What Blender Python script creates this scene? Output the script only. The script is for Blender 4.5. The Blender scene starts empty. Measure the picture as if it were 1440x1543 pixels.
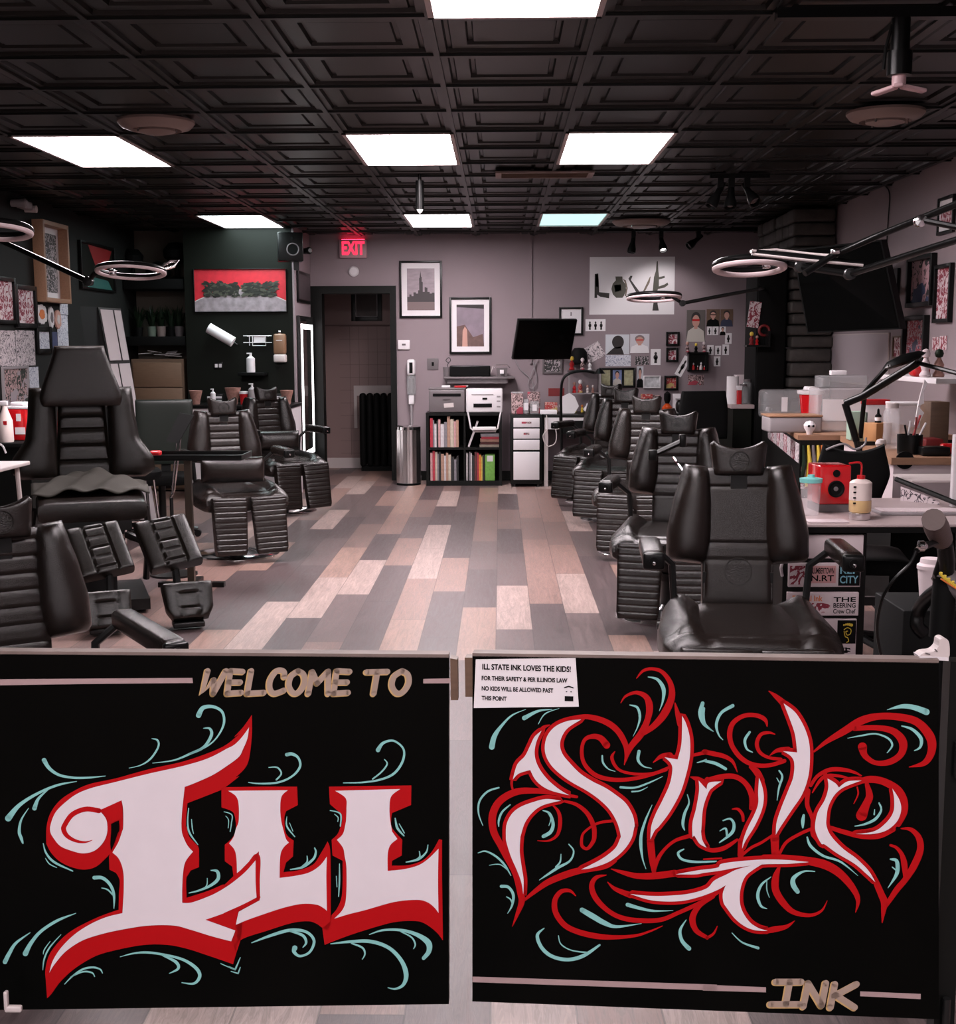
import bpy, bmesh, math, random
from mathutils import Vector, Matrix, geometry
R = random.Random(7)
PI = math.pi
rad = math.radians
C = bpy.context.scene.collection
SC = bpy.context.scene

# ------------------------------------------------------------------ camera, world, exposure
CAMZ = 1.446; FPX = 1912.7; TH = .13046; YAW = .01767; ROLL = -.00337
_r = Vector((math.cos(YAW), math.sin(YAW), 0)); _fh = Vector((-math.sin(YAW), math.cos(YAW), 0))
_f = _fh * math.cos(TH) + Vector((0, 0, -math.sin(TH))); _u = _fh * math.sin(TH) + Vector((0, 0, math.cos(TH)))
_R = _r * math.cos(ROLL) + _u * math.sin(ROLL); _U = _u * math.cos(ROLL) - _r * math.sin(ROLL)
CAM = Vector((0, 0, CAMZ))
cd = bpy.data.cameras.new('camera'); co = bpy.data.objects.new('camera', cd); C.objects.link(co)
cd.sensor_fit = 'HORIZONTAL'; cd.sensor_width = 36; cd.lens = 36 * FPX / 1440; cd.clip_start = .05; cd.clip_end = 100
m = Matrix((( _R.x, _U.x, -_f.x, 0), (_R.y, _U.y, -_f.y, 0), (_R.z, _U.z, -_f.z, CAMZ), (0, 0, 0, 1)))
co.matrix_world = m; SC.camera = co
SC.view_settings.view_transform = 'Standard'; SC.view_settings.look = 'None'
SC.view_settings.gamma = 1; SC.view_settings.use_curve_mapping = False
SC.view_settings.exposure = 0.0
w = bpy.data.worlds.new('world'); SC.world = w; w.use_nodes = True
w.node_tree.nodes['Background'].inputs[0].default_value = (1, .93, .95, 1)
w.node_tree.nodes['Background'].inputs[1].default_value = .9
LAMP = 42.0      # emission of the ceiling panels

def ray(px, py):
    d = _f + _R * ((px - 720) / FPX) - _U * ((py - 771.5) / FPX)
    return d
def hit(px, py, p0, n):
    d = ray(px, py); n = Vector(n); return CAM + d * ((Vector(p0) - CAM).dot(n) / d.dot(n))
def onY(px, py, Y): return hit(px, py, (0, Y, 0), (0, 1, 0))
def onX(px, py, X): return hit(px, py, (X, 0, 0), (1, 0, 0))
def onZ(px, py, Z): return hit(px, py, (0, 0, Z), (0, 0, 1))
H = CAMZ + 1.147; YB = 13.68; XR = 2.86; XL = -3.72

# ------------------------------------------------------------------ materials
def _nt(name):
    m = bpy.data.materials.new(name); m.use_nodes = True
    return m, m.node_tree, m.node_tree.nodes['Principled BSDF']
def mat(name, col, rough=.5, metal=0, vary=.0, scale=20, bump=0, bscale=200, coat=0, spec=None, alpha=1, trans=0, emit=None, estr=0, stretch=None):
    m, nt, b = _nt(name); N = nt.nodes; L = nt.links
    b.inputs['Roughness'].default_value = rough; b.inputs['Metallic'].default_value = metal
    b.inputs['Base Color'].default_value = (*col, 1)
    if coat: b.inputs['Coat Weight'].default_value = coat; b.inputs['Coat Roughness'].default_value = .15
    if spec is not None: b.inputs['Specular IOR Level'].default_value = spec
    if trans: b.inputs['Transmission Weight'].default_value = trans
    if alpha < 1: b.inputs['Alpha'].default_value = alpha
    if emit: b.inputs['Emission Color'].default_value = (*emit, 1); b.inputs['Emission Strength'].default_value = estr
    tc = N.new('ShaderNodeTexCoord')
    if vary:
        n = N.new('ShaderNodeTexNoise'); n.inputs['Scale'].default_value = scale; n.inputs['Detail'].default_value = 4
        if stretch:
            mp = N.new('ShaderNodeMapping'); mp.inputs['Scale'].default_value = stretch
            L.new(tc.outputs['Object'], mp.inputs[0]); L.new(mp.outputs[0], n.inputs[0])
        else: L.new(tc.outputs['Object'], n.inputs[0])
        mx = N.new('ShaderNodeMix'); mx.data_type = 'RGBA'
        mx.inputs[6].default_value = tuple(c * (1 - vary) for c in col) + (1,)
        mx.inputs[7].default_value = tuple(min(1, c * (1 + vary)) for c in col) + (1,)
        L.new(n.outputs[0], mx.inputs[0]); L.new(mx.outputs[2], b.inputs['Base Color'])
    if bump:
        v = N.new('ShaderNodeTexNoise'); v.inputs['Scale'].default_value = bscale; v.inputs['Detail'].default_value = 2
        L.new(tc.outputs['Object'], v.inputs[0])
        bp = N.new('ShaderNodeBump'); bp.inputs['Strength'].default_value = bump; bp.inputs['Distance'].default_value = .002
        L.new(v.outputs[0], bp.inputs['Height']); L.new(bp.outputs[0], b.inputs['Normal'])
    return m
def emis(name, col, s):
    m, nt, b = _nt(name)
    b.inputs['Base Color'].default_value = (*col, 1); b.inputs['Emission Color'].default_value = (*col, 1); b.inputs['Emission Strength'].default_value = s
    return m
def sketch(name, paper, ink, scale=18, thr=.5, width=.05, ink2=None):
    """paper with drawn line work: thin bands of a distorted noise"""
    m, nt, b = _nt(name); N = nt.nodes; L = nt.links; b.inputs['Roughness'].default_value = .7
    tc = N.new('ShaderNodeTexCoord'); n = N.new('ShaderNodeTexNoise'); n.inputs['Scale'].default_value = scale
    n.inputs['Detail'].default_value = 3; n.inputs['Distortion'].default_value = 1.5
    L.new(tc.outputs['Object'], n.inputs[0])
    s = N.new('ShaderNodeMath'); s.operation = 'SUBTRACT'; s.inputs[1].default_value = thr; L.new(n.outputs[0], s.inputs[0])
    a = N.new('ShaderNodeMath'); a.operation = 'ABSOLUTE'; L.new(s.outputs[0], a.inputs[0])
    l = N.new('ShaderNodeMath'); l.operation = 'LESS_THAN'; l.inputs[1].default_value = width; L.new(a.outputs[0], l.inputs[0])
    mx = N.new('ShaderNodeMix'); mx.data_type = 'RGBA'; mx.inputs[6].default_value = (*paper, 1); mx.inputs[7].default_value = (*ink, 1)
    L.new(l.outputs[0], mx.inputs[0]); out = mx.outputs[2]
    if ink2:
        n2 = N.new('ShaderNodeTexNoise'); n2.inputs['Scale'].default_value = scale * .35; L.new(tc.outputs['Object'], n2.inputs[0])
        g = N.new('ShaderNodeMath'); g.operation = 'GREATER_THAN'; g.inputs[1].default_value = .56; L.new(n2.outputs[0], g.inputs[0])
        m2 = N.new('ShaderNodeMix'); m2.data_type = 'RGBA'; m2.inputs[7].default_value = (*ink2, 1)
        L.new(g.outputs[0], m2.inputs[0]); L.new(out, m2.inputs[6]); out = m2.outputs[2]
    L.new(out, b.inputs['Base Color']); return m

M = {}
M['leather'] = mat('black leather', (.0088, .0056, .0046), .25, vary=.25, scale=6, bump=.5, bscale=420, spec=.5)
M['leather2'] = mat('worn black leather', (.0072, .0052, .0038), .26, vary=.3, scale=5, bump=.5, bscale=380, spec=.42)
M['black'] = mat('black plastic', (.004, .004, .004), .3, spec=.25)
M['matte'] = mat('matte black', (.003, .003, .003), .7, spec=.12)
M['blackpaint'] = mat('black painted wood', (.004, .0045, .004), .4, vary=.3, scale=9, spec=.2)
M['boardblack'] = mat('gloss black sign board', (.0008, .001, .0008), .35, vary=.5, scale=7, bump=.1, bscale=30, spec=.08)
M['chrome'] = mat('chrome', (.75, .72, .73), .12, 1)
M['steel'] = mat('brushed steel', (.62, .58, .58), .28, 1, vary=.15, scale=60, stretch=(40, 1, 1))
M['darkmetal'] = mat('dark metal', (.008, .008, .008), .35, 0, spec=.35)
M['wallgrey'] = mat('warm grey wall paint', (.25, .195, .212), .75, vary=.06, scale=3, bump=.1, bscale=60)
M['wallright'] = mat('light grey wall paint', (.27, .215, .23), .75, vary=.06, scale=3)
M['wallleft'] = mat('charcoal wall paint', (.014, .0142, .0135), .7, vary=.1, scale=3, spec=.15)
M['walldark'] = mat('black green wall paint', (.0042, .0052, .0034), .5, vary=.15, scale=2, spec=.15)
M['alcove'] = mat('brown alcove wall', (.10, .082, .066), .8)
M['ceil'] = mat('black ceiling tile', (.0066, .0060, .0046), .36, vary=.12, scale=4, spec=.32)
M['white'] = mat('white plastic', (.68, .64, .66), .4)
M['paper'] = mat('white paper', (.74, .70, .72), .7)
M['pink'] = mat('pale pink grey paper', (.60, .50, .52), .7)
M['offwhite'] = mat('off white', (.55, .48, .47), .6)
M['grey'] = mat('grey plastic', (.13, .11, .115), .45)
M['midgrey'] = mat('mid grey plastic', (.28, .25, .26), .45)
M['red'] = mat('red plastic', (.45, .008, .012), .35)
M['redgloss'] = mat('red gloss lacquer', (.5, .006, .01), .15, coat=.6)
M['darkred'] = mat('dark red', (.18, .01, .012), .5)
M['wood'] = mat('tan wood', (.32, .17, .10), .5, vary=.25, scale=10, stretch=(1, 8, 8))
M['brownwood'] = mat('brown wood', (.12, .07, .045), .5, vary=.3, scale=10, stretch=(1, 8, 8))
M['desk'] = mat('pale desk laminate', (.42, .33, .33), .35, vary=.1, scale=8)
M['amber'] = mat('amber plastic', (.22, .12, .07), .3)
M['green'] = mat('leaf green', (.006, .014, .006), .5, vary=.4, scale=12, spec=.2)
M['terracotta'] = mat('patterned terracotta', (.30, .15, .12), .6, vary=.6, scale=35)
M['clear'] = mat('clear plastic', (.75, .72, .74), .15, alpha=.32)
M['clearb'] = mat('clear smoky plastic', (.45, .45, .46), .15, alpha=.38)
M['teal'] = mat('teal plastic', (.18, .52, .50), .4)
M['yellowliq'] = mat('yellow liquid', (.62, .42, .20), .25)
M['milky'] = mat('milky plastic', (.66, .55, .52), .35)
M['orange'] = mat('orange', (.6, .16, .03), .5)
M['yellow'] = mat('yellow', (.65, .47, .05), .5)
M['blue'] = mat('blue', (.05, .12, .3), .5)
M['skin'] = mat('skin tone print', (.5, .27, .22), .6)
M['hair'] = mat('dark hair print', (.02, .015, .015), .6)
M['shirt'] = mat('pale shirt print', (.5, .46, .42), .6)
M['screen'] = mat('black screen glass', (.002, .002, .002), .15, spec=.25)
M['mirror'] = mat('mirror', (.55, .5, .5), .05, 1)
M['pred'] = mat('sign red paint', (.40, .0015, .004), .5, spec=.2)
M['pwhite'] = mat('sign white paint', (.66, .60, .635), .5, vary=.06, scale=14)
M['pteal'] = mat('sign teal paint', (.22, .50, .48), .45, vary=.12, scale=30)
M['ppink'] = mat('sign dusty pink paint', (.36, .25, .25), .5, vary=.12, scale=30)
M['pgold'] = mat('sign gold paint', (.52, .33, .13), .5)
M['ptan'] = mat('sign tan paint', (.34, .25, .20), .5, vary=.2, scale=20)
M['sk1'] = sketch('flash sheet drawing', (.60, .52, .54), (.05, .04, .05), 22, .5, .028)
M['sk2'] = sketch('red flash drawing', (.62, .52, .54), (.22, .02, .04), 14, .5, .05)
M['sk3'] = sketch('dense ink drawing', (.42, .36, .38), (.03, .03, .03), 20, .5, .07)
M['sk4'] = sketch('blue ink drawing', (.62, .62, .68), (.10, .12, .22), 30, .5, .02)
M['collage'] = sketch('dark collage print', (.02, .025, .02), (.45, .30, .30), 16, .5, .05, (.35, .30, .33))
M['jersey'] = sketch('bright figure print', (.55, .45, .50), (.35, .03, .06), 22, .5, .06, (.08, .09, .14))
M['colorful'] = sketch('colourful packaging', (.5, .32, .28), (.35, .03, .03), 25, .5, .08, (.45, .33, .12))
M['pinkpack'] = sketch('pink packaging', (.52, .36, .36), (.10, .06, .06), 25, .5, .06, (.40, .05, .08))

# ------------------------------------------------------------------ mesh builder
def smooth(pts, n=6, closed=False):
    """Catmull-Rom through tuples of any length"""
    P = [tuple(p) for p in pts]; k = len(P); out = []
    if k < 3 and not closed: return P
    rng = range(k if closed else k - 1)
    for i in rng:
        if closed: a, b, c, d = P[(i - 1) % k], P[i], P[(i + 1) % k], P[(i + 2) % k]
        else: a, b, c, d = P[max(i - 1, 0)], P[i], P[i + 1], P[min(i + 2, k - 1)]
        for j in range(n):
            t = j / n
            out.append(tuple(.5 * ((2 * b[q]) + (c[q] - a[q]) * t + (2 * a[q] - 5 * b[q] + 4 * c[q] - d[q]) * t * t + (3 * b[q] - a[q] - 3 * c[q] + d[q]) * t ** 3) for q in range(len(b))))
    if not closed: out.append(P[-1])
    return out
def earcut(P):
    """triangles of a simple outline (clips ears, tolerant of small kinks)"""
    A = sum(P[i - 1][0] * P[i][1] - P[i][0] * P[i - 1][1] for i in range(len(P)))
    ix = list(range(len(P)));
    if A < 0: ix.reverse()
    cr = lambda a, b, c: (b[0] - a[0]) * (c[1] - a[1]) - (b[1] - a[1]) * (c[0] - a[0])
    out = []; guard = 0
    while len(ix) > 3 and guard < 4000:
        guard += 1; n = len(ix); best = None
        for i in range(n):
            a, b, c = ix[i - 1], ix[i], ix[(i + 1) % n]; pa, pb, pc = P[a], P[b], P[c]
            if cr(pa, pb, pc) <= 0: continue
            if any(q not in (a, b, c) and cr(pa, pb, P[q]) >= 0 and cr(pb, pc, P[q]) >= 0 and cr(pc, pa, P[q]) >= 0 for q in ix): continue
            best = i; break
        if best is None:
            best = min(range(n), key=lambda i: abs(cr(P[ix[i - 1]], P[ix[i]], P[ix[(i + 1) % n]])))
            ix.pop(best); continue
        out.append([ix[best - 1], ix[best], ix[(best + 1) % n]]); ix.pop(best)
    out.append(ix[:3]); return out
class MB:
    def __init__(s): s.v = []; s.f = []; s.mi = []; s.sm = []; s.mats = []; s.cur = 0; s.T = Matrix()
    def m(s, mt):
        mt = M[mt] if isinstance(mt, str) else mt
        if mt not in s.mats: s.mats.append(mt)
        s.cur = s.mats.index(mt); return s
    def add(s, vs, fs, sm=False):
        o = len(s.v); s.v += [tuple(s.T @ Vector(v)) for v in vs]
        for f in fs: s.f.append([i + o for i in f]); s.mi.append(s.cur); s.sm.append(sm)
        return s
    def box(s, c, d, rz=0, b=0, rx=0, ry=0):
        """centre c, dimensions d, bevel b"""
        bm = bmesh.new(); bmesh.ops.create_cube(bm, size=1)
        for v in bm.verts: v.co = Vector((v.co.x * d[0], v.co.y * d[1], v.co.z * d[2]))
        if b: bmesh.ops.bevel(bm, geom=bm.edges[:], offset=min(b, min(d) * .48), segments=3, affect='EDGES', profile=.5)
        X = Matrix.Translation(c) @ Matrix.Rotation(rz, 4, 'Z') @ Matrix.Rotation(ry, 4, 'Y') @ Matrix.Rotation(rx, 4, 'X')
        bm.verts.index_update()
        s.add([X @ v.co for v in bm.verts], [[v.index for v in f.verts] for f in bm.faces], bool(b)); bm.free(); return s
    def bb(s, x0, x1, y0, y1, z0, z1, b=0): return s.box(((x0 + x1) / 2, (y0 + y1) / 2, (z0 + z1) / 2), (abs(x1 - x0), abs(y1 - y0), abs(z1 - z0)), b=b)
    def tube(s, pts, r, n=8, cap=True):
        pts = [Vector(p) for p in pts]; rr = r if isinstance(r, (list, tuple)) else [r] * len(pts)
        vs = []; up = None
        for i, p in enumerate(pts):
            t = (pts[min(i + 1, len(pts) - 1)] - pts[max(i - 1, 0)]).normalized()
            if up is None: up = Vector((0, 0, 1)) if abs(t.z) < .9 else Vector((1, 0, 0))
            a = t.cross(up);
            if a.length < 1e-4: a = t.orthogonal()
            a.normalize(); b = a.cross(t).normalized(); up = b
            for k in range(n):
                an = 2 * PI * k / n; vs.append(p + (a * math.cos(an) + b * math.sin(an)) * rr[i])
        fs = [[i * n + k, i * n + (k + 1) % n, (i + 1) * n + (k + 1) % n, (i + 1) * n + k] for i in range(len(pts) - 1) for k in range(n)]
        if cap: fs += [list(range(n))[::-1], [(len(pts) - 1) * n + k for k in range(n)]]
        return s.add(vs, fs, True)
    def lathe(s, prof, c=(0, 0, 0), n=24, axis='Z', X=None):
        """profile of (radius, height)"""
        vs = []
        for r_, h in prof:
            for k in range(n):
                a = 2 * PI * k / n; vs.append(Vector((r_ * math.cos(a), r_ * math.sin(a), h)))
        A = X if X is not None else {'Z': Matrix(), 'Y': Matrix.Rotation(-PI / 2, 4, 'X'), 'X': Matrix.Rotation(PI / 2, 4, 'Y')}[axis]
        vs = [Vector(c) + (A @ v) for v in vs]
        k_ = len(prof)
        fs = [[i * n + k, i * n + (k + 1) % n, (i + 1) * n + (k + 1) % n, (i + 1) * n + k] for i in range(k_ - 1) for k in range(n)]
        if prof[0][0] > 1e-6: fs.append(list(range(n))[::-1])
        if prof[-1][0] > 1e-6: fs.append([(k_ - 1) * n + k for k in range(n)])
        return s.add(vs, fs, True)
    def cyl(s, c, r, h, n=24, axis='Z'): return s.lathe([(r, 0), (r, h)], c, n, axis)
    def torus(s, c, R_, r, n=40, k=10, X=None, sz=1):
        vs = []; X = X or Matrix()
        for i in range(n):
            a = 2 * PI * i / n
            for j in range(k):
                b = 2 * PI * j / k; q = Vector(((R_ + r * math.cos(b)) * math.cos(a), (R_ + r * math.cos(b)) * math.sin(a), r * sz * math.sin(b))); vs.append(Vector(c) + X @ q)
        return s.add(vs, [[i * k + j, ((i + 1) % n) * k + j, ((i + 1) % n) * k + (j + 1) % k, i * k + (j + 1) % k] for i in range(n) for j in range(k)], True)
    def poly(s, pts):
        """flat polygon of 3-D points, any outline"""
        vs = [Vector(p) for p in pts]; vs = [v for i, v in enumerate(vs) if (v - vs[i - 1]).length > 2e-4]; return s.add(vs, earcut([(v.x, v.z) for v in vs]))
    def prism(s, pts, d):
        """outline of 3-D points pushed along d"""
        vs = [Vector(p) for p in pts]; n = len(vs); d = Vector(d); tr = geometry.tessellate_polygon([vs])
        fs = [list(t) for t in tr] + [[i + n for i in t][::-1] for t in tr] + [[i, (i + 1) % n, (i + 1) % n + n, i + n] for i in range(n)]
        return s.add(vs + [v + d for v in vs], fs)
    def quad(s, c, w, h, y=0):   # upright rectangle facing -Y
        return s.add([(c[0] - w / 2, y, c[1] - h / 2), (c[0] + w / 2, y, c[1] - h / 2), (c[0] + w / 2, y, c[1] + h / 2), (c[0] - w / 2, y, c[1] + h / 2)], [[0, 1, 2, 3]])
    def pad(s, wf, L, T, X=None, ribs=(), seams=(), topf=None, nu=24, nv=40, k=4.5, g=.35, gw=.012, bul=0, kv=None, ribu=.97):
        """upholstered cushion: x across (half width wf(v)), z along 0..L, y thickness; ribs: v positions, seams: u positions"""
        X = X or Matrix(); kv = kv or k
        us = [math.sin(PI / 2 * (-1 + 2 * i / nu)) for i in range(nu + 1)]; vv = [.5 + .5 * math.sin(PI / 2 * (-1 + 2 * j / nv)) if False else j / nv for j in range(nv + 1)]
        vv = [(.5 - .5 * math.cos(PI * t)) * .35 + t * .65 for t in vv]
        front = []; back = []
        for v in vv:
            e2 = max(0, 1 - abs(2 * v - 1) ** (kv * 2)) ** (1 / kv)
            for u in us:
                e = max(0, 1 - abs(u) ** k) ** (1 / k) * e2
                t = T / 2 * e
                gr = sum(math.exp(-((v - q) * L / gw) ** 2) for q in ribs) * (1 if abs(u) < ribu else 0)
                gs = sum(math.exp(-((u - q) * wf(v) / gw) ** 2) for q in seams)
                f = t * (1 - g * min(1, gr + gs)) * (1 + bul * (1 - u * u))
                x = u * wf(v); z = v * L + (topf(u) * v ** 3 if topf else 0)
                front.append((x, -f, z)); back.append((x, t, z))
        n = nu + 1; m_ = nv + 1; vs = []; idx = {}
        bi = []
        for q in (front, back):
            row = []
            for p in q:
                key = tuple(round(c_, 6) for c_ in p)
                if key not in idx: idx[key] = len(vs); vs.append(X @ Vector(p))
                row.append(idx[key])
            bi.append(row)
        fs = []
        for j in range(nv):
            for i in range(nu):
                for w_, B in enumerate(bi):
                    f = [B[j * n + i], B[j * n + i + 1], B[(j + 1) * n + i + 1], B[(j + 1) * n + i]]
                    if w_: f = f[::-1]
                    f = [a for q, a in enumerate(f) if a not in f[:q]]
                    if len(f) > 2: fs.append(f)
        return s.add(vs, fs, True)
    def build(s, name, parent=None, loc=None, rz=0):
        me = bpy.data.meshes.new(name); me.from_pydata(s.v, [], s.f)
        for q in s.mats: me.materials.append(q)
        for i, p in enumerate(me.polygons): p.material_index = s.mi[i]; p.use_smooth = s.sm[i]
        me.validate(); me.update()
        if any(s.sm):
            bm = bmesh.new(); bm.from_mesh(me)
            for e in bm.edges:
                if len(e.link_faces) == 2 and e.calc_face_angle(0) > rad(38): e.smooth = False
            bm.to_mesh(me); bm.free()
        o = bpy.data.objects.new(name, me); C.objects.link(o)
        if parent: o.parent = parent
        if loc is not None: o.location = loc
        o.rotation_euler.z = rz
        return o
def B(mt='black'): return MB().m(mt)
def text_mesh(mb, s, size, X, mt, bold=0, xs=1, align='CENTER'):
    cu = bpy.data.curves.new('t', 'FONT'); cu.body = s; cu.size = size; cu.align_x = align; cu.align_y = 'CENTER'; cu.offset = bold
    o = bpy.data.objects.new('t', cu); C.objects.link(o); bpy.context.view_layer.update()
    me = bpy.data.meshes.new_from_object(o.evaluated_get(bpy.context.evaluated_depsgraph_get()))
    bpy.data.objects.remove(o); mb.m(mt)
    mb.add([X @ Vector((v.co.x * xs, v.co.y, 0)) for v in me.vertices], [list(p.vertices) for p in me.polygons]); bpy.data.meshes.remove(me); bpy.data.curves.remove(cu)
UPR = Matrix.Rotation(PI / 2, 4, 'X')      # text standing upright, facing -Y
def thing(name, label, cat, loc=(0, 0, 0), rz=0, group=None):
    o = bpy.data.objects.new(name, None); C.objects.link(o); o.location = loc; o.rotation_euler = (0, 0, rz)
    o.empty_display_size = .05; return tag(o, label, cat, group)
def tag(o, label, cat, group=None):
    o['label'] = label; o['category'] = cat
    if group: o['group'] = group
    return o
def struct(o): o['kind'] = 'structure'; return o
def dup(root, loc, rz, label, group=None):
    r = root.copy(); C.objects.link(r); r.location = loc; r.rotation_euler = (0, 0, rz); r['label'] = label
    if group: r['group'] = group
    def kids(a, b):
        for ch in list(a.children):
            c = ch.copy(); C.objects.link(c); c.parent = b; kids(ch, c)
    kids(root, r); return r
ORD = ['first', 'second', 'third', 'fourth', 'fifth', 'sixth', 'seventh', 'eighth', 'ninth', 'tenth', 'eleventh', 'twelfth', 'thirteenth', 'fourteenth']

# ------------------------------------------------------------------ room shell
def floor_mat():
    m, nt, b = _nt('multi tone plank floor'); N = nt.nodes; L = nt.links
    def math_(op, a, b_=None):
        n = N.new('ShaderNodeMath'); n.operation = op
        for i, q in enumerate((a, b_)):
            if q is None: continue
            if isinstance(q, (int, float)): n.inputs[i].default_value = q
            else: L.new(q, n.inputs[i])
        return n.outputs[0]
    tc = N.new('ShaderNodeTexCoord'); sp = N.new('ShaderNodeSeparateXYZ'); L.new(tc.outputs['Object'], sp.inputs[0])
    x = math_('DIVIDE', math_('ADD', sp.outputs[0], .3968 + .18732 * 40), .18732); row = math_('FLOOR', x)
    wn = N.new('ShaderNodeTexWhiteNoise'); wn.noise_dimensions = '1D'; L.new(row, wn.inputs['W'])
    y = math_('ADD', math_('DIVIDE', sp.outputs[1], 1.2), math_('ADD', math_('MULTIPLY', row, .37), math_('MULTIPLY', wn.outputs[0], .25)))
    y = math_('ADD', y, 30); col = math_('FLOOR', y)
    cb = N.new('ShaderNodeCombineXYZ'); L.new(row, cb.inputs[0]); L.new(col, cb.inputs[1])
    w2 = N.new('ShaderNodeTexWhiteNoise'); w2.noise_dimensions = '3D'; L.new(cb.outputs[0], w2.inputs[0])
    cr = N.new('ShaderNodeValToRGB'); cr.color_ramp.interpolation = 'CONSTANT'; e = cr.color_ramp.elements
    cols = [(0, (.070, .047, .048)), (.22, (.10, .068, .067)), (.38, (.205, .125, .108)), (.58, (.155, .098, .088)), (.72, (.29, .21, .19)), (.86, (.235, .145, .12))]
    e[0].color = (*cols[0][1], 1); e[1].position = cols[1][0]; e[1].color = (*cols[1][1], 1)
    for p, c in cols[2:]: q = e.new(p); q.color = (*c, 1)
    L.new(w2.outputs[0], cr.inputs[0])
    # grain: stretched along the plank, shifted per plank
    sh = N.new('ShaderNodeVectorMath'); sh.operation = 'MULTIPLY_ADD'; L.new(w2.outputs[1], sh.inputs[0]); sh.inputs[1].default_value = (9, 9, 9)
    mp = N.new('ShaderNodeMapping'); mp.inputs['Scale'].default_value = (26, 2.2, 1); L.new(tc.outputs['Object'], mp.inputs[0]); L.new(mp.outputs[0], sh.inputs[2])
    n1 = N.new('ShaderNodeTexNoise'); n1.inputs['Scale'].default_value = 1.6; n1.inputs['Detail'].default_value = 6; n1.inputs['Distortion'].default_value = 1.6; L.new(sh.outputs[0], n1.inputs[0])
    g = math_('MULTIPLY_ADD', n1.outputs[0], 1.5); g.node.inputs[2].default_value = .28
    rings = math_('SINE', math_('MULTIPLY', n1.outputs[0], 55)); g = math_('ADD', g, math_('MULTIPLY', rings, .12))
    mx = N.new('ShaderNodeVectorMath'); mx.operation = 'SCALE'; L.new(cr.outputs[0], mx.inputs[0]); L.new(g, mx.inputs['Scale'])
    fx = math_('FRACT', x); fy = math_('FRACT', y)
    ex = math_('LESS_THAN', math_('MINIMUM', fx, math_('SUBTRACT', 1, fx)), .012); ey = math_('LESS_THAN', math_('MINIMUM', fy, math_('SUBTRACT', 1, fy)), .0022)
    seam = math_('MAXIMUM', ex, ey); sc = math_('SUBTRACT', 1, math_('MULTIPLY', seam, .5))
    m2 = N.new('ShaderNodeVectorMath'); m2.operation = 'SCALE'; L.new(mx.outputs[0], m2.inputs[0]); L.new(sc, m2.inputs['Scale'])
    L.new(m2.outputs[0], b.inputs['Base Color'])
    rg = math_('MULTIPLY_ADD', n1.outputs[0], .25); rg.node.inputs[2].default_value = .30; L.new(rg, b.inputs['Roughness'])
    bp = N.new('ShaderNodeBump'); bp.inputs['Strength'].default_value = .12; bp.inputs['Distance'].default_value = .002; L.new(g, bp.inputs['Height']); L.new(bp.outputs[0], b.inputs['Normal'])
    return m
M['floor'] = floor_mat()
def stone_mat():
    m, nt, b = _nt('stacked dark stone'); N = nt.nodes; L = nt.links
    tc = N.new('ShaderNodeTexCoord'); n = N.new('ShaderNodeTexNoise'); n.inputs['Scale'].default_value = 9; n.inputs['Detail'].default_value = 5; L.new(tc.outputs['Object'], n.inputs[0])
    cr = N.new('ShaderNodeValToRGB'); cr.color_ramp.elements[0].color = (.006, .006, .0055, 1); cr.color_ramp.elements[1].color = (.075, .064, .058, 1); L.new(n.outputs[0], cr.inputs[0]); L.new(cr.outputs[0], b.inputs['Base Color'])
    bp = N.new('ShaderNodeBump'); bp.inputs['Strength'].default_value = .6; bp.inputs['Distance'].default_value = .02; L.new(n.outputs[0], bp.inputs['Height']); L.new(bp.outputs[0], b.inputs['Normal']); b.inputs['Roughness'].default_value = .7
    return m
M['stone'] = stone_mat()
YF = -3.2; HALL = 15.1
struct(B('floor').bb(XL - .2, XR + .2, YF, YB + 2, -.1, 0).build('floor'))
# ceiling: real coffered 2 x 2 ft tiles on their grid, lamp panels left open
X0 = .358; Y0 = 4.667; CW = .61
lamps = [(0 + k, r) for k, r in ()]
LCELL = {}
for c_, r_ in [(-1, -2), (-5, 4), (-2, 4), (0, 4), (-5, 11), (-2, 11), (0, 11), (-5, -9), (-2, -9), (1, -9)]:
    LCELL[(c_, r_)] = 1; LCELL[(c_, r_ + 1)] = 2
cb = B('ceil'); prof = [(0, 0), (.012, 0), (.012, .010), (.040, .010), (.046, .026), (.060, .026), (.066, .018), (.125, .018), (.131, .034), (.147, .034), (.152, .024)]
for ci in range(-8, 6):
    for ri in range(-13, 16):
        if (ci, ri) in LCELL: continue
        x0 = X0 + ci * CW; y0 = Y0 + ri * CW; x1, y1 = min(x0 + CW, XR + .3), min(y0 + CW, YB + .4)
        if x0 > XR + .2 or x1 < XL - .2: continue
        x1 = x0 + CW; y1 = y0 + CW; vs = []; fs = []
        for d, h in prof: vs += [(x0 + d, y0 + d, H + h), (x1 - d, y0 + d, H + h), (x1 - d, y1 - d, H + h), (x0 + d, y1 - d, H + h)]
        for k in range(len(prof) - 1):
            for q in range(4): fs.append([k * 4 + q, k * 4 + 4 + q, k * 4 + 4 + (q + 1) % 4, k * 4 + (q + 1) % 4])
        fs.append([len(vs) - 4, len(vs) - 1, len(vs) - 2, len(vs) - 3]); cb.add(vs, fs)
cb.bb(X0 - 8 * CW, X0 + 6 * CW, Y0 - 13 * CW, Y0 + 16 * CW, H + .12, H + .16)
struct(cb.build('ceiling'))
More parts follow.
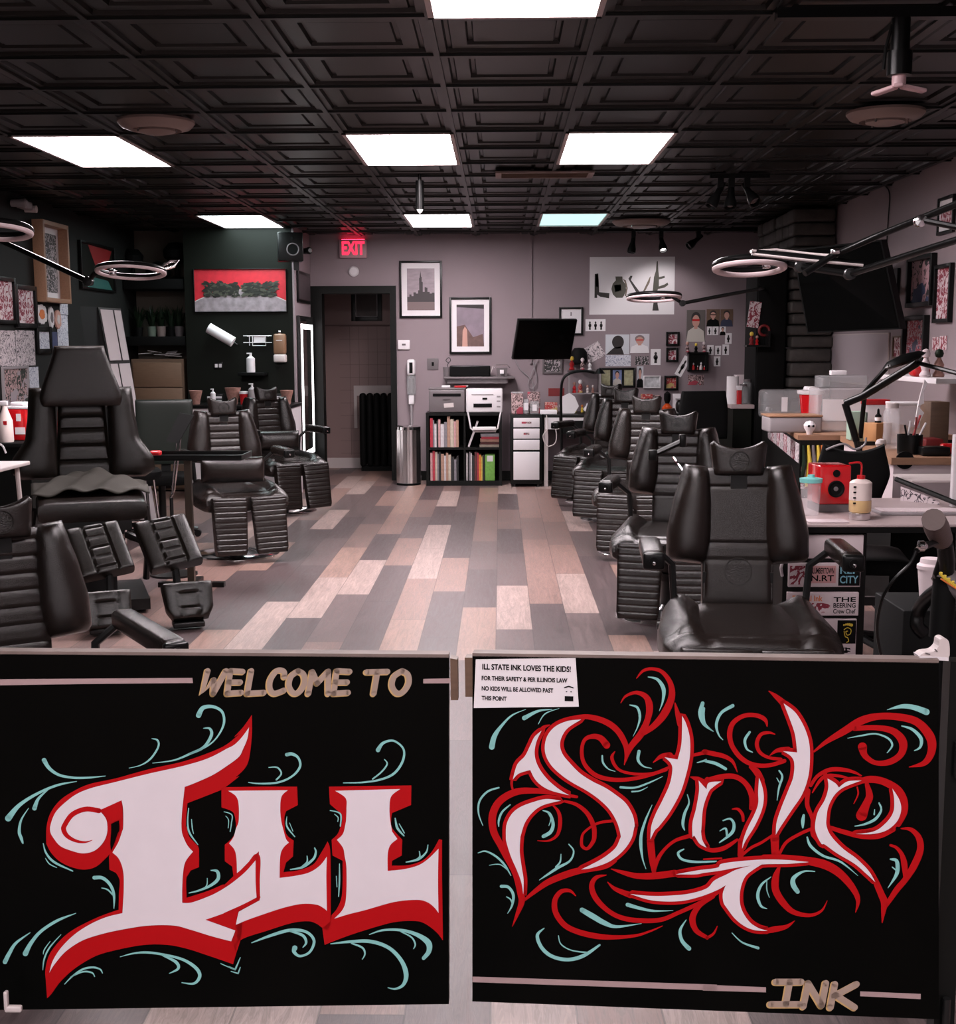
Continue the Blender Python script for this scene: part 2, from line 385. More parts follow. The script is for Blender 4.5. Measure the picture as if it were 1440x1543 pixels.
# walls
PX0 = onY(280, 500, 12.6).x; PX1 = onY(445, 500, 12.6).x
DX0 = onY(472, 600, YB).x; DX1 = onY(597, 600, YB).x; DZ = onY(530, 431, YB).z
wb = B('wallgrey').bb(PX1 - .05, DX0, YB, YB + .15, 0, H + .1).bb(DX1, XR + .25, YB, YB + .15, 0, H + .1).bb(DX0, DX1, YB, YB + .15, DZ, H + .1)
struct(wb.build('wall_back'))
struct(B('wallright').bb(XR, XR + .15, YF, YB, 0, H + .1).build('wall_right'))
struct(B('wallleft').bb(XL - .15, XL, YF, YB + .15, 0, H + .1).build('wall_left'))
struct(B('walldark').bb(PX0, PX1 - .02, 12.6, 12.72, 0, H + .1).bb(PX0, PX0 + .1, 12.72, YB, 0, H + .1).build('wall_partition'))
struct(B('wallgrey').bb(PX1 - .02, PX1, 12.6, YB, 0, H + .1).build('wall_partition_side'))
struct(B('alcove').bb(XL, PX0, 13.1, 13.2, 0, H + .1).build('wall_alcove'))
# street side behind the camera: a shop window wall, daylight enters through it
fw = B('wallgrey').bb(XL, XR, YF - .15, YF, 0, .6).bb(XL, XR, YF - .15, YF, 2.3, H + .1).bb(XL, XL + .3, YF - .15, YF, .6, 2.3).bb(XR - .3, XR, YF - .15, YF, .6, 2.3)
struct(fw.build('wall_front'))
struct(B('blackpaint').bb(-1.3, -1.22, YF - .1, YF - .04, .6, 2.3).bb(.75, .83, YF - .1, YF - .04, .6, 2.3).build('window_1'))
# hall behind the doorway
M['halltile'] = mat('hall tile', (.26, .17, .16), .5)
hw = B('halltile').bb(DX0 - .6, DX1 + 1.2, HALL, HALL + .1, 0, H).bb(DX0 - .7, DX0 - .6, YB + .15, HALL, 0, H).bb(DX1 + 1.2, DX1 + 1.3, YB + .15, HALL, 0, H)
M['grout'] = mat('dark grout', (.15, .095, .09), .8)
hw.m('grout')
tx0 = onY(528, 600, HALL).x; tz1 = onY(540, 492, HALL).z; tzb = .15
for k in range(13): hw.bb(tx0 + k * .108, tx0 + k * .108 + .004, HALL - .002, HALL, tzb, tz1)
for k in range(12): hw.bb(tx0 - .12, DX1 + 1.2, HALL - .002, HALL, tz1 - k * .15, tz1 - k * .15 + .004)
hw.bb(DX0 - .6, DX1 + 1.2, HALL - .012, HALL, tz1 + .005, tz1 + .02)
struct(hw.build('wall_hall'))
struct(B('offwhite').bb(DX0 - .6, DX1 + 1.2, HALL - .02, HALL - .001, 0, .12).build('baseboard_hall'))
struct(B('matte').bb(DX0 - .7, DX1 + 1.3, YB + .15, HALL + .1, H - .15, H - .05).build('ceiling_hall'))
wl = .115
dr = B('blackpaint').bb(DX0 - .01, DX0 + wl, YB - .03, YB + .17, 0, DZ).bb(DX1 - .055, DX1 + .01, YB - .03, YB + .17, 0, DZ).bb(DX0 + wl, DX1 - .055, YB - .03, YB + .17, DZ - .08, DZ)
struct(dr.build('door_1'))
struct(B('blackpaint').bb(DX1 + .012, XR, YB - .015, YB - .001, 0, .1).build('baseboard_back'))
struct(B('blackpaint').bb(PX1 + .001, PX1 + .016, 12.6, YB - .03, 0, .1).build('baseboard_partition'))
struct(B('wallgrey').bb(onY(798, 400, YB).x, onY(798, 400, YB).x + .025, YB - .02, YB - .001, 1.25, H).build('trim_1'))
def stone_col(name, xi, y0, y1):
    b = B('stone'); rr = random.Random(name); z = 0
    while z < H - .01:
        h = rr.uniform(.08, .13); h = min(h, H - z); y = y0
        while y < y1 - .02:
            l = min(rr.uniform(.18, .42), y1 - y); b.box(((xi + XR) / 2 - rr.uniform(0, .025), y + l / 2, z + h / 2), (XR - xi, l - .008, h - .008), b=.022); y += l
        z += h
    return struct(b.build(name))
stone_col('wall_column_back', XR - .36, 11.0, 12.6)
stone_col('wall_column_near', XR - .34, 5.7, 7.0)

# ------------------------------------------------------------------ ceiling fixtures
M['lampwarm'] = emis('lit warm diffuser', (1, .90, .93), LAMP)
M['lampblue'] = emis('lit bluish diffuser', (.82, .98, 1), 14)
M['lampcool'] = emis('lit cool diffuser', (.60, .95, .93), 1.05)
LN = {(-1, -2): 'nearest ceiling light panel cut by the top edge', (-5, 4): 'large left ceiling light panel above the painted wood frame wall',
      (-2, 4): 'middle ceiling light panel of the three in the centre row', (0, 4): 'ceiling light panel right of the centre row, beside the slot vent',
      (-5, 11): 'far left ceiling light panel above the red painting', (-2, 11): 'far ceiling light panel behind the hanging pendant', (0, 11): 'cool bluish far ceiling light panel on the right',
      (-5, -9): 'ceiling light panel added unseen over the entrance to light the gates, left', (-2, -9): 'ceiling light panel added unseen over the entrance to light the gates, middle', (1, -9): 'ceiling light panel added unseen over the entrance to light the gates, right'}  # entrance panels are out of view, added to brighten the gate fronts
for (c_, r_), lb in LN.items():
    x0 = X0 + c_ * CW; y0 = Y0 + r_ * CW; L2 = 2 * CW
    t = thing('ceiling_light', 'lit white ' + lb, 'ceiling light', (x0 + CW / 2, y0 + CW, H), 0, 'ceiling light panels')
    f = B('offwhite'); a = CW / 2; b_ = CW
    f.bb(-a, -a + .022, -b_, b_, -.006, .03).bb(a - .022, a, -b_, b_, -.006, .03).bb(-a, a, -b_, -b_ + .022, -.006, .03).bb(-a, a, b_ - .022, b_, -.006, .03); f.build('frame', t)
    B({(0, 11): 'lampcool', (-5, 11): 'lampblue'}.get((c_, r_), 'lampwarm')).bb(-a + .022, a - .022, -b_ + .022, b_ - .022, .006, .02).build('diffuser', t)
M['beige'] = mat('beige plastic', (.26, .19, .17), .5)
def disc_vent(px, py, wpx, label):
    p = onZ(px, py, H); r = wpx / 2 * p.y / 1925
    t = thing('ceiling_diffuser', label, 'ceiling vent', p, 0, 'round ceiling diffusers')
    B('beige').lathe([(r, 0), (r, -.012), (r * .9, -.035), (r * .66, -.05), (r * .62, -.03)], n=40).build('outer_ring', t)
    B('beige').lathe([(r * .5, -.03), (r * .5, -.055), (r * .3, -.066), (.001, -.07)], n=32).build('centre_cone', t)
    k = B('chrome')
    for a in range(3): k.tube([(r * .56 * math.cos(a * 2.1 + 4), r * .56 * math.sin(a * 2.1 + 4), -.01), (r * .56 * math.cos(a * 2.1 + 4), r * .56 * math.sin(a * 2.1 + 4), -.062)], .006)
    k.build('bolt', t)
disc_vent(235, 182, 112, 'round beige ceiling diffuser above the left light panel')
disc_vent(1334, 168, 112, 'round beige ceiling diffuser near the right edge')
disc_vent(966, 333, 86, 'round pale ceiling diffuser beside the cool far light panel')
p = onZ(820, 262, H)
t = thing('slot_vent', 'long rectangular slot vent in the ceiling behind the right centre light', 'ceiling vent', p)
B('beige').bb(-.33, .33, -.14, -.115, -.012, .0).bb(-.33, .33, .115, .14, -.012, 0).bb(-.33, -.29, -.115, .115, -.012, 0).bb(.29, .33, -.115, .115, -.012, 0).build('frame', t)
v = B('brownwood')
for k in range(6): v.box((0, -.095 + k * .038, -.006), (.58, .03, .003), rx=.5)
v.build('louvre', t)
p = onZ(632, 262, H)
t = thing('pendant_light', 'small black cylinder pendant hanging from the ceiling between the two centre lights', 'pendant light', p)
B('black').cyl((0, 0, -.05), .012, .05, 12).cyl((0, 0, -.235), .028, .19, 20).build('cylinder_shade', t)
B(emis('lit tip', (1, .95, .95), 1.5)).lathe([(.022, -.235), (.014, -.25), (.001, -.262)], n=16).build('bulb', t)
def spot(loc, aim, label, lit=0, s=1):
    t = thing('track_spotlight', label, 'spotlight', loc, 0, 'black track spotlights')
    B('black').bb(-.02, .02, -.02, .02, -.06 * s, 0).build('mount', t)
    d = Vector(aim).normalized(); q = d.to_track_quat('Z', 'Y').to_matrix().to_4x4(); c0 = Vector((0, 0, -.07 * s))
    B('black').lathe([(.018 * s, -.05 * s), (.022 * s, 0), (.024 * s, .04 * s), (.042 * s, .10 * s), (.042 * s, .14 * s), (.036 * s, .14 * s), (.034 * s, .11 * s)], c0, 20, X=q).build('lamp_head', t)
    B(emis('lit spot', (1, .93, .93), 9) if lit else 'grey').lathe([(.034 * s, .112 * s), (.02 * s, .125 * s), (.001, .13 * s)], c0, 16, X=q).build('bulb', t)
    return t
def spot_beam(t, aim, power):
    l = bpy.data.lights.new('spot beam', 'SPOT'); l.energy = power; l.color = (1, .93, .94); l.spot_size = rad(95); l.spot_blend = .6; l.shadow_soft_size = .03
    o = bpy.data.objects.new('spot_beam', l); C.objects.link(o); o.parent = t; d = Vector(aim).normalized(); o.location = Vector((0, 0, -.07)) + d * .16; o.rotation_euler = (-d).to_track_quat('Z', 'Y').to_euler()
p0 = onY(900, 350, 12.9); p1 = onY(1150, 358, 12.9)
tag(B('black').bb(p0.x, p1.x, 12.88, 12.93, H - .03, H - .001).build('lighting_track'), 'black lighting track on the ceiling in front of the back wall', 'light track')
for px, aim, lb, lit in [(954, (-.15, -.1, -1), 'track spotlight pointing down, leftmost on the back track', 0), (996, (.1, -.5, -.9), 'lit track spotlight, middle one on the back track', 1), (1052, (-.7, -.3, -.55), 'track spotlight turned left, rightmost on the back track', 0)]:
    s_ = spot((onY(px, 360, 12.9).x, 12.9, H - .03), aim, lb, lit)
    if lit: spot_beam(s_, (.1, .75, -.9), 17)
p = onZ(1092, 262, H)
tag(B('black').bb(p.x - .1, p.x + .3, p.y - .02, p.y + .02, H - .03, H - .001).build('lighting_track'), 'short black lighting track in the dark right part of the ceiling', 'light track')
spot((p.x - .03, p.y, H - .03), (-.5, -.2, -.9), 'track spotlight aimed left, on the short right track', 0)
spot((p.x + .045, p.y - .001, H - .03), (-.1, -.35, -1), 'track spotlight aimed straight down, on the short right track', 0)
spot((p.x + .15, p.y, H - .03), (.3, -.6, -.7), 'track spotlight aimed at the room, on the short right track', 0)
p = onZ(1345, 12, H)
tag(B('black').bb(p.x - .4, p.x + .5, p.y - .025, p.y + .025, H - .035, H - .001).build('lighting_track'), 'black lighting track at the top right corner of the ceiling', 'light track')
t = thing('track_lamp', 'black track lamp with a pale star shaped folding bulb, top right', 'spotlight', (p.x + .03, p.y, H - .035))
B('black').cyl((0, 0, -.11), .032, .11, 20).cyl((0, 0, -.19), .042, .08, 20).build('lamp_holder', t)
B('darkmetal').tube([(-.03, 0, -.02), (-.05, 0, -.10), (-.055, 0, -.17)], .006).build('bracket', t)
sb = B(mat('pale pink plastic', (.75, .5, .52), .4)).cyl((0, 0, -.225), .024, .035, 16)
for a in (.2, 2.3, 4.4):
    sb.box((.055 * math.cos(a), .055 * math.sin(a), -.232), (.09, .036, .014), rz=a, b=.006, ry=.15)
sb.build('folding_bulb', t)

# ------------------------------------------------------------------ tattoo chairs
TR = Matrix.Translation
def RX(a): return Matrix.Rotation(a, 4, 'X')
def RY(a): return Matrix.Rotation(a, 4, 'Y')
def RZ(a): return Matrix.Rotation(a, 4, 'Z')
def lerp_tab(tab):
    def f(v):
        for (a, x), (b, y) in zip(tab, tab[1:]):
            if v <= b: t = (v - a) / (b - a); t = t * t * (3 - 2 * t) * .5 + t * .5; return x + (y - x) * t
        return tab[-1][1]
    return f
def saddle(u): return -.030 * (1 - min(1, (abs(u) / .86)) ** 1.9) - .10 * max(0, abs(u) - .88)
def emblem(mb, c, r, X):
    """round embossed badge with a figure and strokes, raised piping"""
    T2 = X @ TR(c) @ RX(PI / 2)
    mb.torus((0, 0, 0), r, .0022, 32, 6, X=T2); mb.v = mb.v
    T3 = X @ TR(c)
    for a in range(14):
        an = a * 2 * PI / 14; p = (r * .8 * math.cos(an), 0, r * .8 * math.sin(an))
        mb.tube([T3 @ Vector(p), T3 @ Vector((p[0] * .86, 0, p[2] * .86))], .0012, 5)
    for zz, hw in ((.1, .5), (-.12, .6), (-.3, .45), (.32, .3)):
        mb.tube([T3 @ Vector((-hw * r, 0, zz * r)), T3 @ Vector((-hw * r * .3, 0, zz * r + .1 * r)), T3 @ Vector((hw * r * .4, 0, zz * r - .06 * r)), T3 @ Vector((hw * r, 0, zz * r))], .0012, 5)
def tattoo_chair(name, label, loc, rz, ribs=True, seam_seat=True, dz=0, arml=.34, armz=0, group='black leather tattoo chairs'):
    t = thing(name, label, 'tattoo chair', loc, rz, group)
    lean = RX(-.14)
    BX = TR((0, .23, .52)) @ lean
    rb = [i / 7.2 + .02 for i in range(3, 7)] + [.30] if ribs else [.50, .34]
    # central spine panel
    sp = B('leather').pad(lambda v: .132, .52, .085, TR((0, .22, .47)) @ lean, ribs=[(.30 + .105 * i) for i in range(7)] if ribs else [.33, .45, .86], seams=() if ribs else (-.93, .93), k=7, g=.14, gw=.005, nv=80)
    bk = sp.build('backrest', t)
    if not ribs:
        e = B('leather2'); emblem(e, (0, -.0435, .13), .05, TR((0, .22, .47)) @ lean); e.build('embossed_badge', bk)
    for sgn in (-1, 1):
        wf = lerp_tab([(0, .062), (.06, .078), (.3, .084), (.6, .072), (.85, .055), (1, .045)])
        tilt = RY(-.10 * sgn)
        b = B('leather').pad(wf, .37, .13, BX @ TR((sgn * .190, -.012, .11)) @ RZ(sgn * -.22) @ tilt, k=2.6, kv=3.2, nu=18, nv=30, seams=(-sgn * .93,), gw=.006, g=.2, bul=.25)
        b.build('side_bolster', t)
    hd = B('leather').pad(lambda v: .092 + .014 * v, .135, .085, BX @ TR((0, -.02, .435)), topf=saddle, k=5, nu=32, nv=22, kv=4, bul=.25, seams=(-.94, .94), gw=.004, g=.12)
    h = hd.build('headrest', t)
    e = B('leather2'); emblem(e, (0, -.056, .055), .036, BX @ TR((0, -.02, .435))); e.build('embossed_badge', h)
    # seat: rounded cushion with raised side rolls
    sw = lerp_tab([(0, .255), (.1, .28), (.6, .315), (.85, .305), (1, .28)])
    X = TR((0, .24, .425)) @ RX(PI / 2 + .05) @ RZ(PI)      # v runs forward, -y becomes up
    s = B('leather').pad(sw, .60, .135, X, k=4, kv=4, nu=34, nv=34, seams=(-.52, .52) if seam_seat else (), gw=.008, g=.14, ribs=(.86,) if seam_seat else ())
    # raise side rolls
    inv = X.inverted(); nv_ = []
    for v in s.v:
        q = inv @ Vector(v); u = q.x / .29
        if q.y < 0: q.y -= .050 * math.exp(-((abs(u) - .76) / .19) ** 2) * min(1, max(0, (.60 - q.z) / .16)) * min(1, q.z / .1)
        nv_.append(tuple(X @ q))
    s.v = nv_; s.build('seat', t)
    fr = B('darkmetal').bb(-.18, .18, -.26, .22, .36, .385).bb(-.13, .13, .2, .26, .36, .6).bb(-.03, .03, .24, .28, .5, 1.0)
    fr.tube([(-.3, .16, .40), (.3, .16, .40)], .016); fr.build('seat_frame', t)
    B('darkmetal').cyl((0, 0, .03), .062, .34, 24).cyl((0, 0, .2), .085, .04, 24).build('column', t)
    B('chrome').lathe([(.30, .0), (.30, .008), (.28, .018), (.20, .026), (.09, .045), (.07, .07)], n=48).build('base_plate', t)
    for sgn in (-1, 1):
        a = B('leather').box((sgn * .335, .13 - arml / 2, .715 + armz), (.078, arml, .062), b=.02); a_ = a.build('armrest', t)
        B('black').box((sgn * .335, .125 - arml, .71 + armz), (.074, .03, .058), b=.01).cyl((sgn * .335, .103 - arml, .71 + armz), .017, .008, 16, 'Y').build('arm_end_cap', a_)
        B('chrome').lathe([(.008, 0), (.006, .004), (.001, .005)], (sgn * .335, .104 - arml, .705 + armz), 12, X=RX(PI / 2)).build('bolt', a_)
        B('darkmetal').tube([(sgn * .315, .11, .70 + armz), (sgn * .25, .14, .64 + armz), (sgn * .235, .14, .42), (sgn * .15, .14, .385)], .014).build('arm_post', t)
    for sgn in (-1, 1):
        X = TR((sgn * .140, -.435, .065)) @ RZ(sgn * -.06) @ RX(-.17) @ RY(-.03 * sgn)
        l = B('leather').pad(lerp_tab([(0, .100), (.1, .108), (1, .118)]), .385, .075, X, k=9, kv=7, nu=16, nv=90, ribs=[.09 + .094 * i for i in range(10)], gw=.003, g=.10)
        lp = l.build('leg_pad', t)
        B('darkmetal').bb(sgn * .128 - .012, sgn * .128 + .012, -.36, -.26, .355, .38).box((sgn * .128, -.345, .25), (.03, .02, .26), rx=.17).build('bracket', lp)
    if dz:
        for c in t.children:
            if not c.name.startswith(('base_plate', 'column')): c.location.z += dz
    return t
def gp(px, Y): return onY(px, 700, Y).x
RD = math.radians
ch1 = tattoo_chair('tattoo_chair', 'large black leather tattoo chair with plain stitched back, nearest on the right, facing the camera', (gp(1130, 4.45), 4.5, 0), rad(-4), ribs=False)
chR = tattoo_chair('tattoo_chair', 'ribbed black tattoo chair behind the nearest right one, phone clamp before its back', (gp(1016, 6.7), 6.72, 0), rad(-12))
spots = [(966, 8.85, -13, 'third black tattoo chair of the right row, behind the phone clamp chair'),
         (929, 10.55, -20, 'fourth black tattoo chair of the right row, headrest below the wide triple frame'),
         (900, 11.75, -30, 'farthest black tattoo chair of the right row, by the drawer cabinet'),
         (352, 8.75, 26, 'middle black tattoo chair of the left row, bolster cushion on its seat'),
         (424, 11.1, 36, 'farthest black tattoo chair of the left row, beside the lit mirror')]
for px, Y, a, lb in spots:
    dup(chR, (gp(px, Y), Y, 0), rad(a), lb, 'black leather tattoo chairs')
tattoo_chair('tattoo_chair', 'nearest black tattoo chair at the left edge with a long padded armrest', (gp(22, 3.70), 3.70, 0), rad(33), dz=-.11, arml=.52, armz=-.025)

# the tall adjustable chair on the left with flared shoulders
p = (gp(134, 7.0), 7.0, 0)
t = thing('tattoo_chair', 'tall black tattoo chair with wing shaped back and big trapezoid headrest, left side', 'tattoo chair', p, rad(20), 'black leather tattoo chairs')
LB = TR((-.02, .20, .56)) @ RX(-.10)
B('leather2').pad(lerp_tab([(0, .15), (.3, .155), (.5, .14), (1, .125)]), .66, .10, LB, ribs=(.36, .50, .63, .75, .86), seams=(-.96, .96), k=7, g=.3, gw=.008, nv=70).build('backrest', t)
for sgn in (-1, 1):
    wf = lerp_tab([(0, .10), (.08, .128), (.2, .125), (.45, .085), (.75, .075), (1, .07)])
    b = B('leather2').pad(wf, .52, .13, LB @ TR((sgn * .190, -.01, .14)), k=3.2, kv=4, nu=20, nv=34, bul=.2)
    # inner edge straight, outer edge flares: shear towards the outside at the bottom
    inv = (LB @ TR((sgn * .190, -.01, .14))).inverted(); X_ = LB @ TR((sgn * .190, -.01, .14)); nv_ = []
    for v in b.v:
        q = inv @ Vector(v); q.x += sgn * max(0, wf(max(0, min(1, q.z / .52))) - .05); nv_.append(tuple(X_ @ q))
    b.v = nv_; b.build('side_wing', t)
B('leather').pad(lerp_tab([(0, .215), (.15, .225), (1, .135)]), .345, .14, LB @ TR((0, -.045, .545)) @ RX(.08), k=6, kv=5, nu=24, nv=30).build('headrest', t)
B('darkmetal').bb(-.03, .03, .24, .29, .5, 1.2).build('headrest_post', t)
X = TR((0, .26, .60)) @ RX(PI / 2 + .06)
B('leather').pad(lerp_tab([(0, .26), (.5, .29), (1, .28)]), .58, .12, X, k=7, kv=6, nu=30, nv=30).build('seat', t)
cl = B(mat('dark olive cloth', (.028, .024, .018), .8, vary=.2, scale=5)); rr = random.Random(3); nx, ny = 30, 24; vs = []
for j in range(ny + 1):
    for i in range(nx + 1):
        u = i / nx * 2 - 1; v = j / ny * 2 - 1; d = math.sqrt(u * u + v * v); hgt = .10 * math.exp(-(u * u * 1.4 + v * v * 1.8)) + .018 * math.sin(5 * u + 3 * v + math.sin(7 * v)) * math.exp(-d) + .012 * math.sin(11 * u - 6 * v)
        vs.append((u * .31, .03 + v * .20, .655 + hgt - .02 * max(0, d - 1)))
cl.add(vs, [[j * (nx + 1) + i, j * (nx + 1) + i + 1, (j + 1) * (nx + 1) + i + 1, (j + 1) * (nx + 1) + i] for j in range(ny) for i in range(nx)], True)
fo = cl.build('folded_cover', None); fo.location = p; fo.rotation_euler.z = rad(20); tag(fo, 'crumpled dark cloth cover lying on the tall left chair seat', 'cloth')
sd = fo.modifiers.new('t', 'SOLIDIFY'); sd.thickness = .006
B('darkmetal').bb(-.2, .2, -.3, .22, .46, .52).bb(-.12, .12, -.12, .12, .08, .5).bb(-.28, .28, -.32, .3, .02, .08).build('frame', t)
for sgn, dz, dx in ((-1, -.05, .24), (1, -.03, .21)):
    X = TR((sgn * .19 + dx, -.62, .34 + dz)) @ RZ(.1) @ RX(-.75) @ TR((0, 0, -.02))
    X = X @ RY(-.16); B('leather2').pad(lambda v: .138, .31, .085, X, ribu=.42, ribs=(.12, .32, .52, .72, .92), seams=(-.42, .42), k=8, kv=6, nu=30, nv=50, g=.3, gw=.006).build('leg_pad', t)
    X = TR((sgn * .19 + dx + .03 * sgn + .01, -.84, .085 + dz)) @ RZ(.1) @ RX(-.5)
    B('leather2').pad(lerp_tab([(0, .09), (.3, .12), (1, .13)]), .20, .08, X, ribu=.42, ribs=(.3, .7), seams=(-.42, .42), k=6, kv=4, nu=26, nv=30, g=.3, gw=.006).build('foot_pad', t)
    B('darkmetal').tube([(sgn * .17, -.33, .44), (sgn * .18 + dx, -.55, .36), (sgn * .19 + dx, -.74, .06)], .022).box((sgn * .19 + dx + .03 * sgn, -.80, .03), (.16, .10, .03), b=.008).build('leg_arm', t)
for sgn in (-1, 1):
    B('darkmetal').tube([(sgn * .3, .2, .1), (sgn * .32, .1, .4), (sgn * .30, .05, .55)], .02).build('lift_arm', t)
# loose bolster cushions on the two left chairs
for (px, Y, z, wd, lb, a) in [(350, 8.5, .62, .42, 'slumped black bolster cushion on the middle left chair seat', .25), (420, 10.93, .635, .36, 'round shiny black bolster cushion on the farthest left chair seat', .35)]:
    x = gp(px, Y); b = B('leather').pad(lambda v: .085, wd, .13, TR((-wd / 2, 0, 0)) @ RY(PI / 2), k=2.6, kv=3, nu=18, nv=26, bul=.1)
    o = b.build('bolster_cushion'); o.location = (x, Y, z); o.rotation_euler.z = a; tag(o, lb, 'cushion')

# ------------------------------------------------------------------ painted gates
CR = {'a': (0, 970, 4.0), 'b': (340, 970, 1440 / 380), 'c': (0, 1240, 4.0), 'd': (340, 1240, 1440 / 380), 'e': (700, 980, 1440 / 380), 'f': (1060, 980, 1440 / 380), 'g': (700, 1240, 1440 / 380), 'h': (1060, 1240, 1440 / 380)}
def pts(s):
    """'a10,20,3 30,40' -> photo pixels with optional width; a letter changes the sheet of the tracing"""
    out = []; k = None
    for w_ in s.split():
        if w_[0].isalpha(): k = CR[w_[0]]; w_ = w_[1:]
        sharp = w_.endswith('!'); n = [float(q) for q in w_.rstrip('!').split(',')]
        out.append((k[0] + n[0] / k[2], k[1] + n[1] / k[2]) + ((n[2] / k[2],) if len(n) > 2 else (None,)) + (sharp,))
    return out
GY = 2.45
G1 = (Vector((0, 2.445, 0)), Vector((.022, 1, 0)).normalized()); _p = onY(712, 1000, 2.46); G2 = (_p, Vector((.115, 1, 0)).normalized())
class Paint:
    def __init__(s, plane, origin, ang): s.p0, s.n = plane; s.o = origin; s.ang = ang; s.inv = (TR(origin) @ RZ(ang)).inverted(); s.k = 0
    def P(s, x, y): return s.inv @ hit(x, y, s.p0, s.n)
    def poly(s, mb, xy, off): 
        P = [s.P(*q) + Vector((0, -off, 0)) for q in xy]; mb.poly(P)
    def ribbon(s, mb, pw, off, closed=False):
        n = len(pw); L_ = []; R_ = []
        for i, q in enumerate(pw):
            a = pw[(i - 1) % n] if closed else pw[max(0, i - 1)]; b = pw[(i + 1) % n] if closed else pw[min(n - 1, i + 1)]
            dx, dy = b[0] - a[0], b[1] - a[1]; l = math.hypot(dx, dy) or 1; w_ = q[2] / 2
            L_.append(s.P(q[0] - dy / l * w_, q[1] + dx / l * w_) + Vector((0, -off, 0))); R_.append(s.P(q[0] + dy / l * w_, q[1] - dx / l * w_) + Vector((0, -off, 0)))
        m_ = n if closed else n - 1
        mb.add(L_ + R_, [[i, (i + 1) % n, (i + 1) % n + n, i + n] for i in range(m_)])
        if not closed:
            for q in (pw[0], pw[-1]):
                if q[2] > 1.4: mb.poly([s.P(q[0] + q[2] / 2 * math.cos(a * PI / 7), q[1] + q[2] / 2 * math.sin(a * PI / 7)) + Vector((0, -off, 0)) for a in range(14)])
def outline(s, n=8):
    """closed outline, '!' marks a sharp corner"""
    P = pts(s); k = len(P); sh = [i for i in range(k) if P[i][3]]; xy = [(p_[0], p_[1]) for p_ in P]
    if not sh: return smooth(xy, n, True)
    out = []
    for a, b in zip(sh, sh[1:] + [sh[0] + k]):
        seg = [xy[i % k] for i in range(a, b + 1)]
        out += (smooth(seg, n) if len(seg) > 2 else seg)[:-1]
    return out
def stroke(s, n=9, g=1.14): return smooth([(p_[0], p_[1], max(.5, (p_[2] or .5) * g)) for p_ in pts(s)], n)

TEAL1 = '''a1198,430,28 1225,385,22 1285,378,16 1340,410,14 1350,480,12 1310,560,8 1250,615,8 1150,660,10|a1225,508,3 1265,510,12 1275,550,16 1230,620,14 1150,660,12 1050,700,8 920,718,3|a915,570,3 950,580,10 955,620,10 910,690,10 850,730,6 778,748,3
a268,700,24 300,750,18 360,790,14 450,806,12 540,805,10 638,795,3|a465,828,3 350,850,12 230,900,14 120,970,20 52,1050,34|a300,870,4 235,930,14 210,990,24|a175,988,3 130,1060,10 118,1130,16 c130,90,16 140,120,8
a1138,990,5 1132,1080,8 c1145,60,10 1195,130,4|a1155,1055,4 1160,1110,6 1168,1145,3|a1350,1010,3 1398,1030,6 1396,1080,6 1388,1130,5|a1360,1035,3 1378,1060,5 1376,1110,4
c262,120,4 280,180,10 330,235,12 440,288,6|c275,210,3 300,245,6 345,268,3|c570,328,20 620,330,18 665,370,16 688,430,14 688,515,4|c615,390,5 650,400,8 680,430,8|c1270,284,4 1310,290,16 1315,335,18 1270,375,14 1200,405,10 1140,420,5|c1250,330,3 1248,370,6 1230,395,6
c460,542,3 350,585,14 250,650,16 190,720,20 155,785,28|c185,658,4 100,720,14 60,780,20 32,835,24|c370,670,3 300,750,8 268,820,8 260,885,3|c305,710,3 270,760,6 262,790,3|c390,970,4 440,920,8 500,880,10 560,868,10 605,880,8 620,905,4|c430,925,6 500,895,8 555,900,8 573,925,4
c725,805,3 800,785,8 880,778,12 980,790,12 1100,820,14 1180,870,18 1205,920,18 1170,965,12 1095,960,4|c980,795,8 1060,835,16 1075,875,14 1020,905,3|c1330,845,4 1415,882,7|d20,818,5 55,835,9|d55,835,9 85,765,4|d30,845,4 72,857,7|d72,857,7 85,820,4
b130,790,4 200,797,8 300,790,10 380,755,10 425,700,12 415,650,12 380,628,16 350,632,18|b245,705,4 295,705,8 318,740,8 290,775,8|b670,793,4 780,790,8 880,775,10 960,740,12 1010,670,12 1015,600,10 960,553,10 900,565,14 870,605,22|b905,657,4 922,685,8 890,730,8 840,770,8
b595,950,4 655,970,8 655,1040,6|b620,970,3 642,990,6 640,1015,4|b350,985,3 350,1040,8 395,1100,5|b365,1020,3 385,1070,4|b968,995,6 980,1050,12 1018,1095,6|b990,1025,4 1020,1078,6
d370,264,5 440,250,12 500,205,12 515,165,10 508,140,5|d465,185,4 465,220,8 440,245,8|d1030,222,5 1100,205,12 1145,165,8 1155,122,4|d1105,158,4 1108,190,8 1090,205,6|d650,230,4 650,330,8 645,420,4|d632,300,4 636,365,4
d150,682,5 260,640,14 370,610,16 460,620,14 505,670,14 480,735,12 425,758,12 392,735,18 395,712,26|d370,615,10 440,640,14 460,680,12 440,710,4|d600,688,5 720,675,14 830,675,18 930,710,18 1000,780,20 1030,860,24 1015,920,16 970,945,10 925,938,4|d720,685,8 780,710,10 795,745,8 780,778,4
d820,635,4 900,610,10 1000,610,14 1090,635,20 1155,680,30 1160,730,24 1130,770,18|d1000,618,6 1060,650,8 1082,690,8 1072,718,4'''
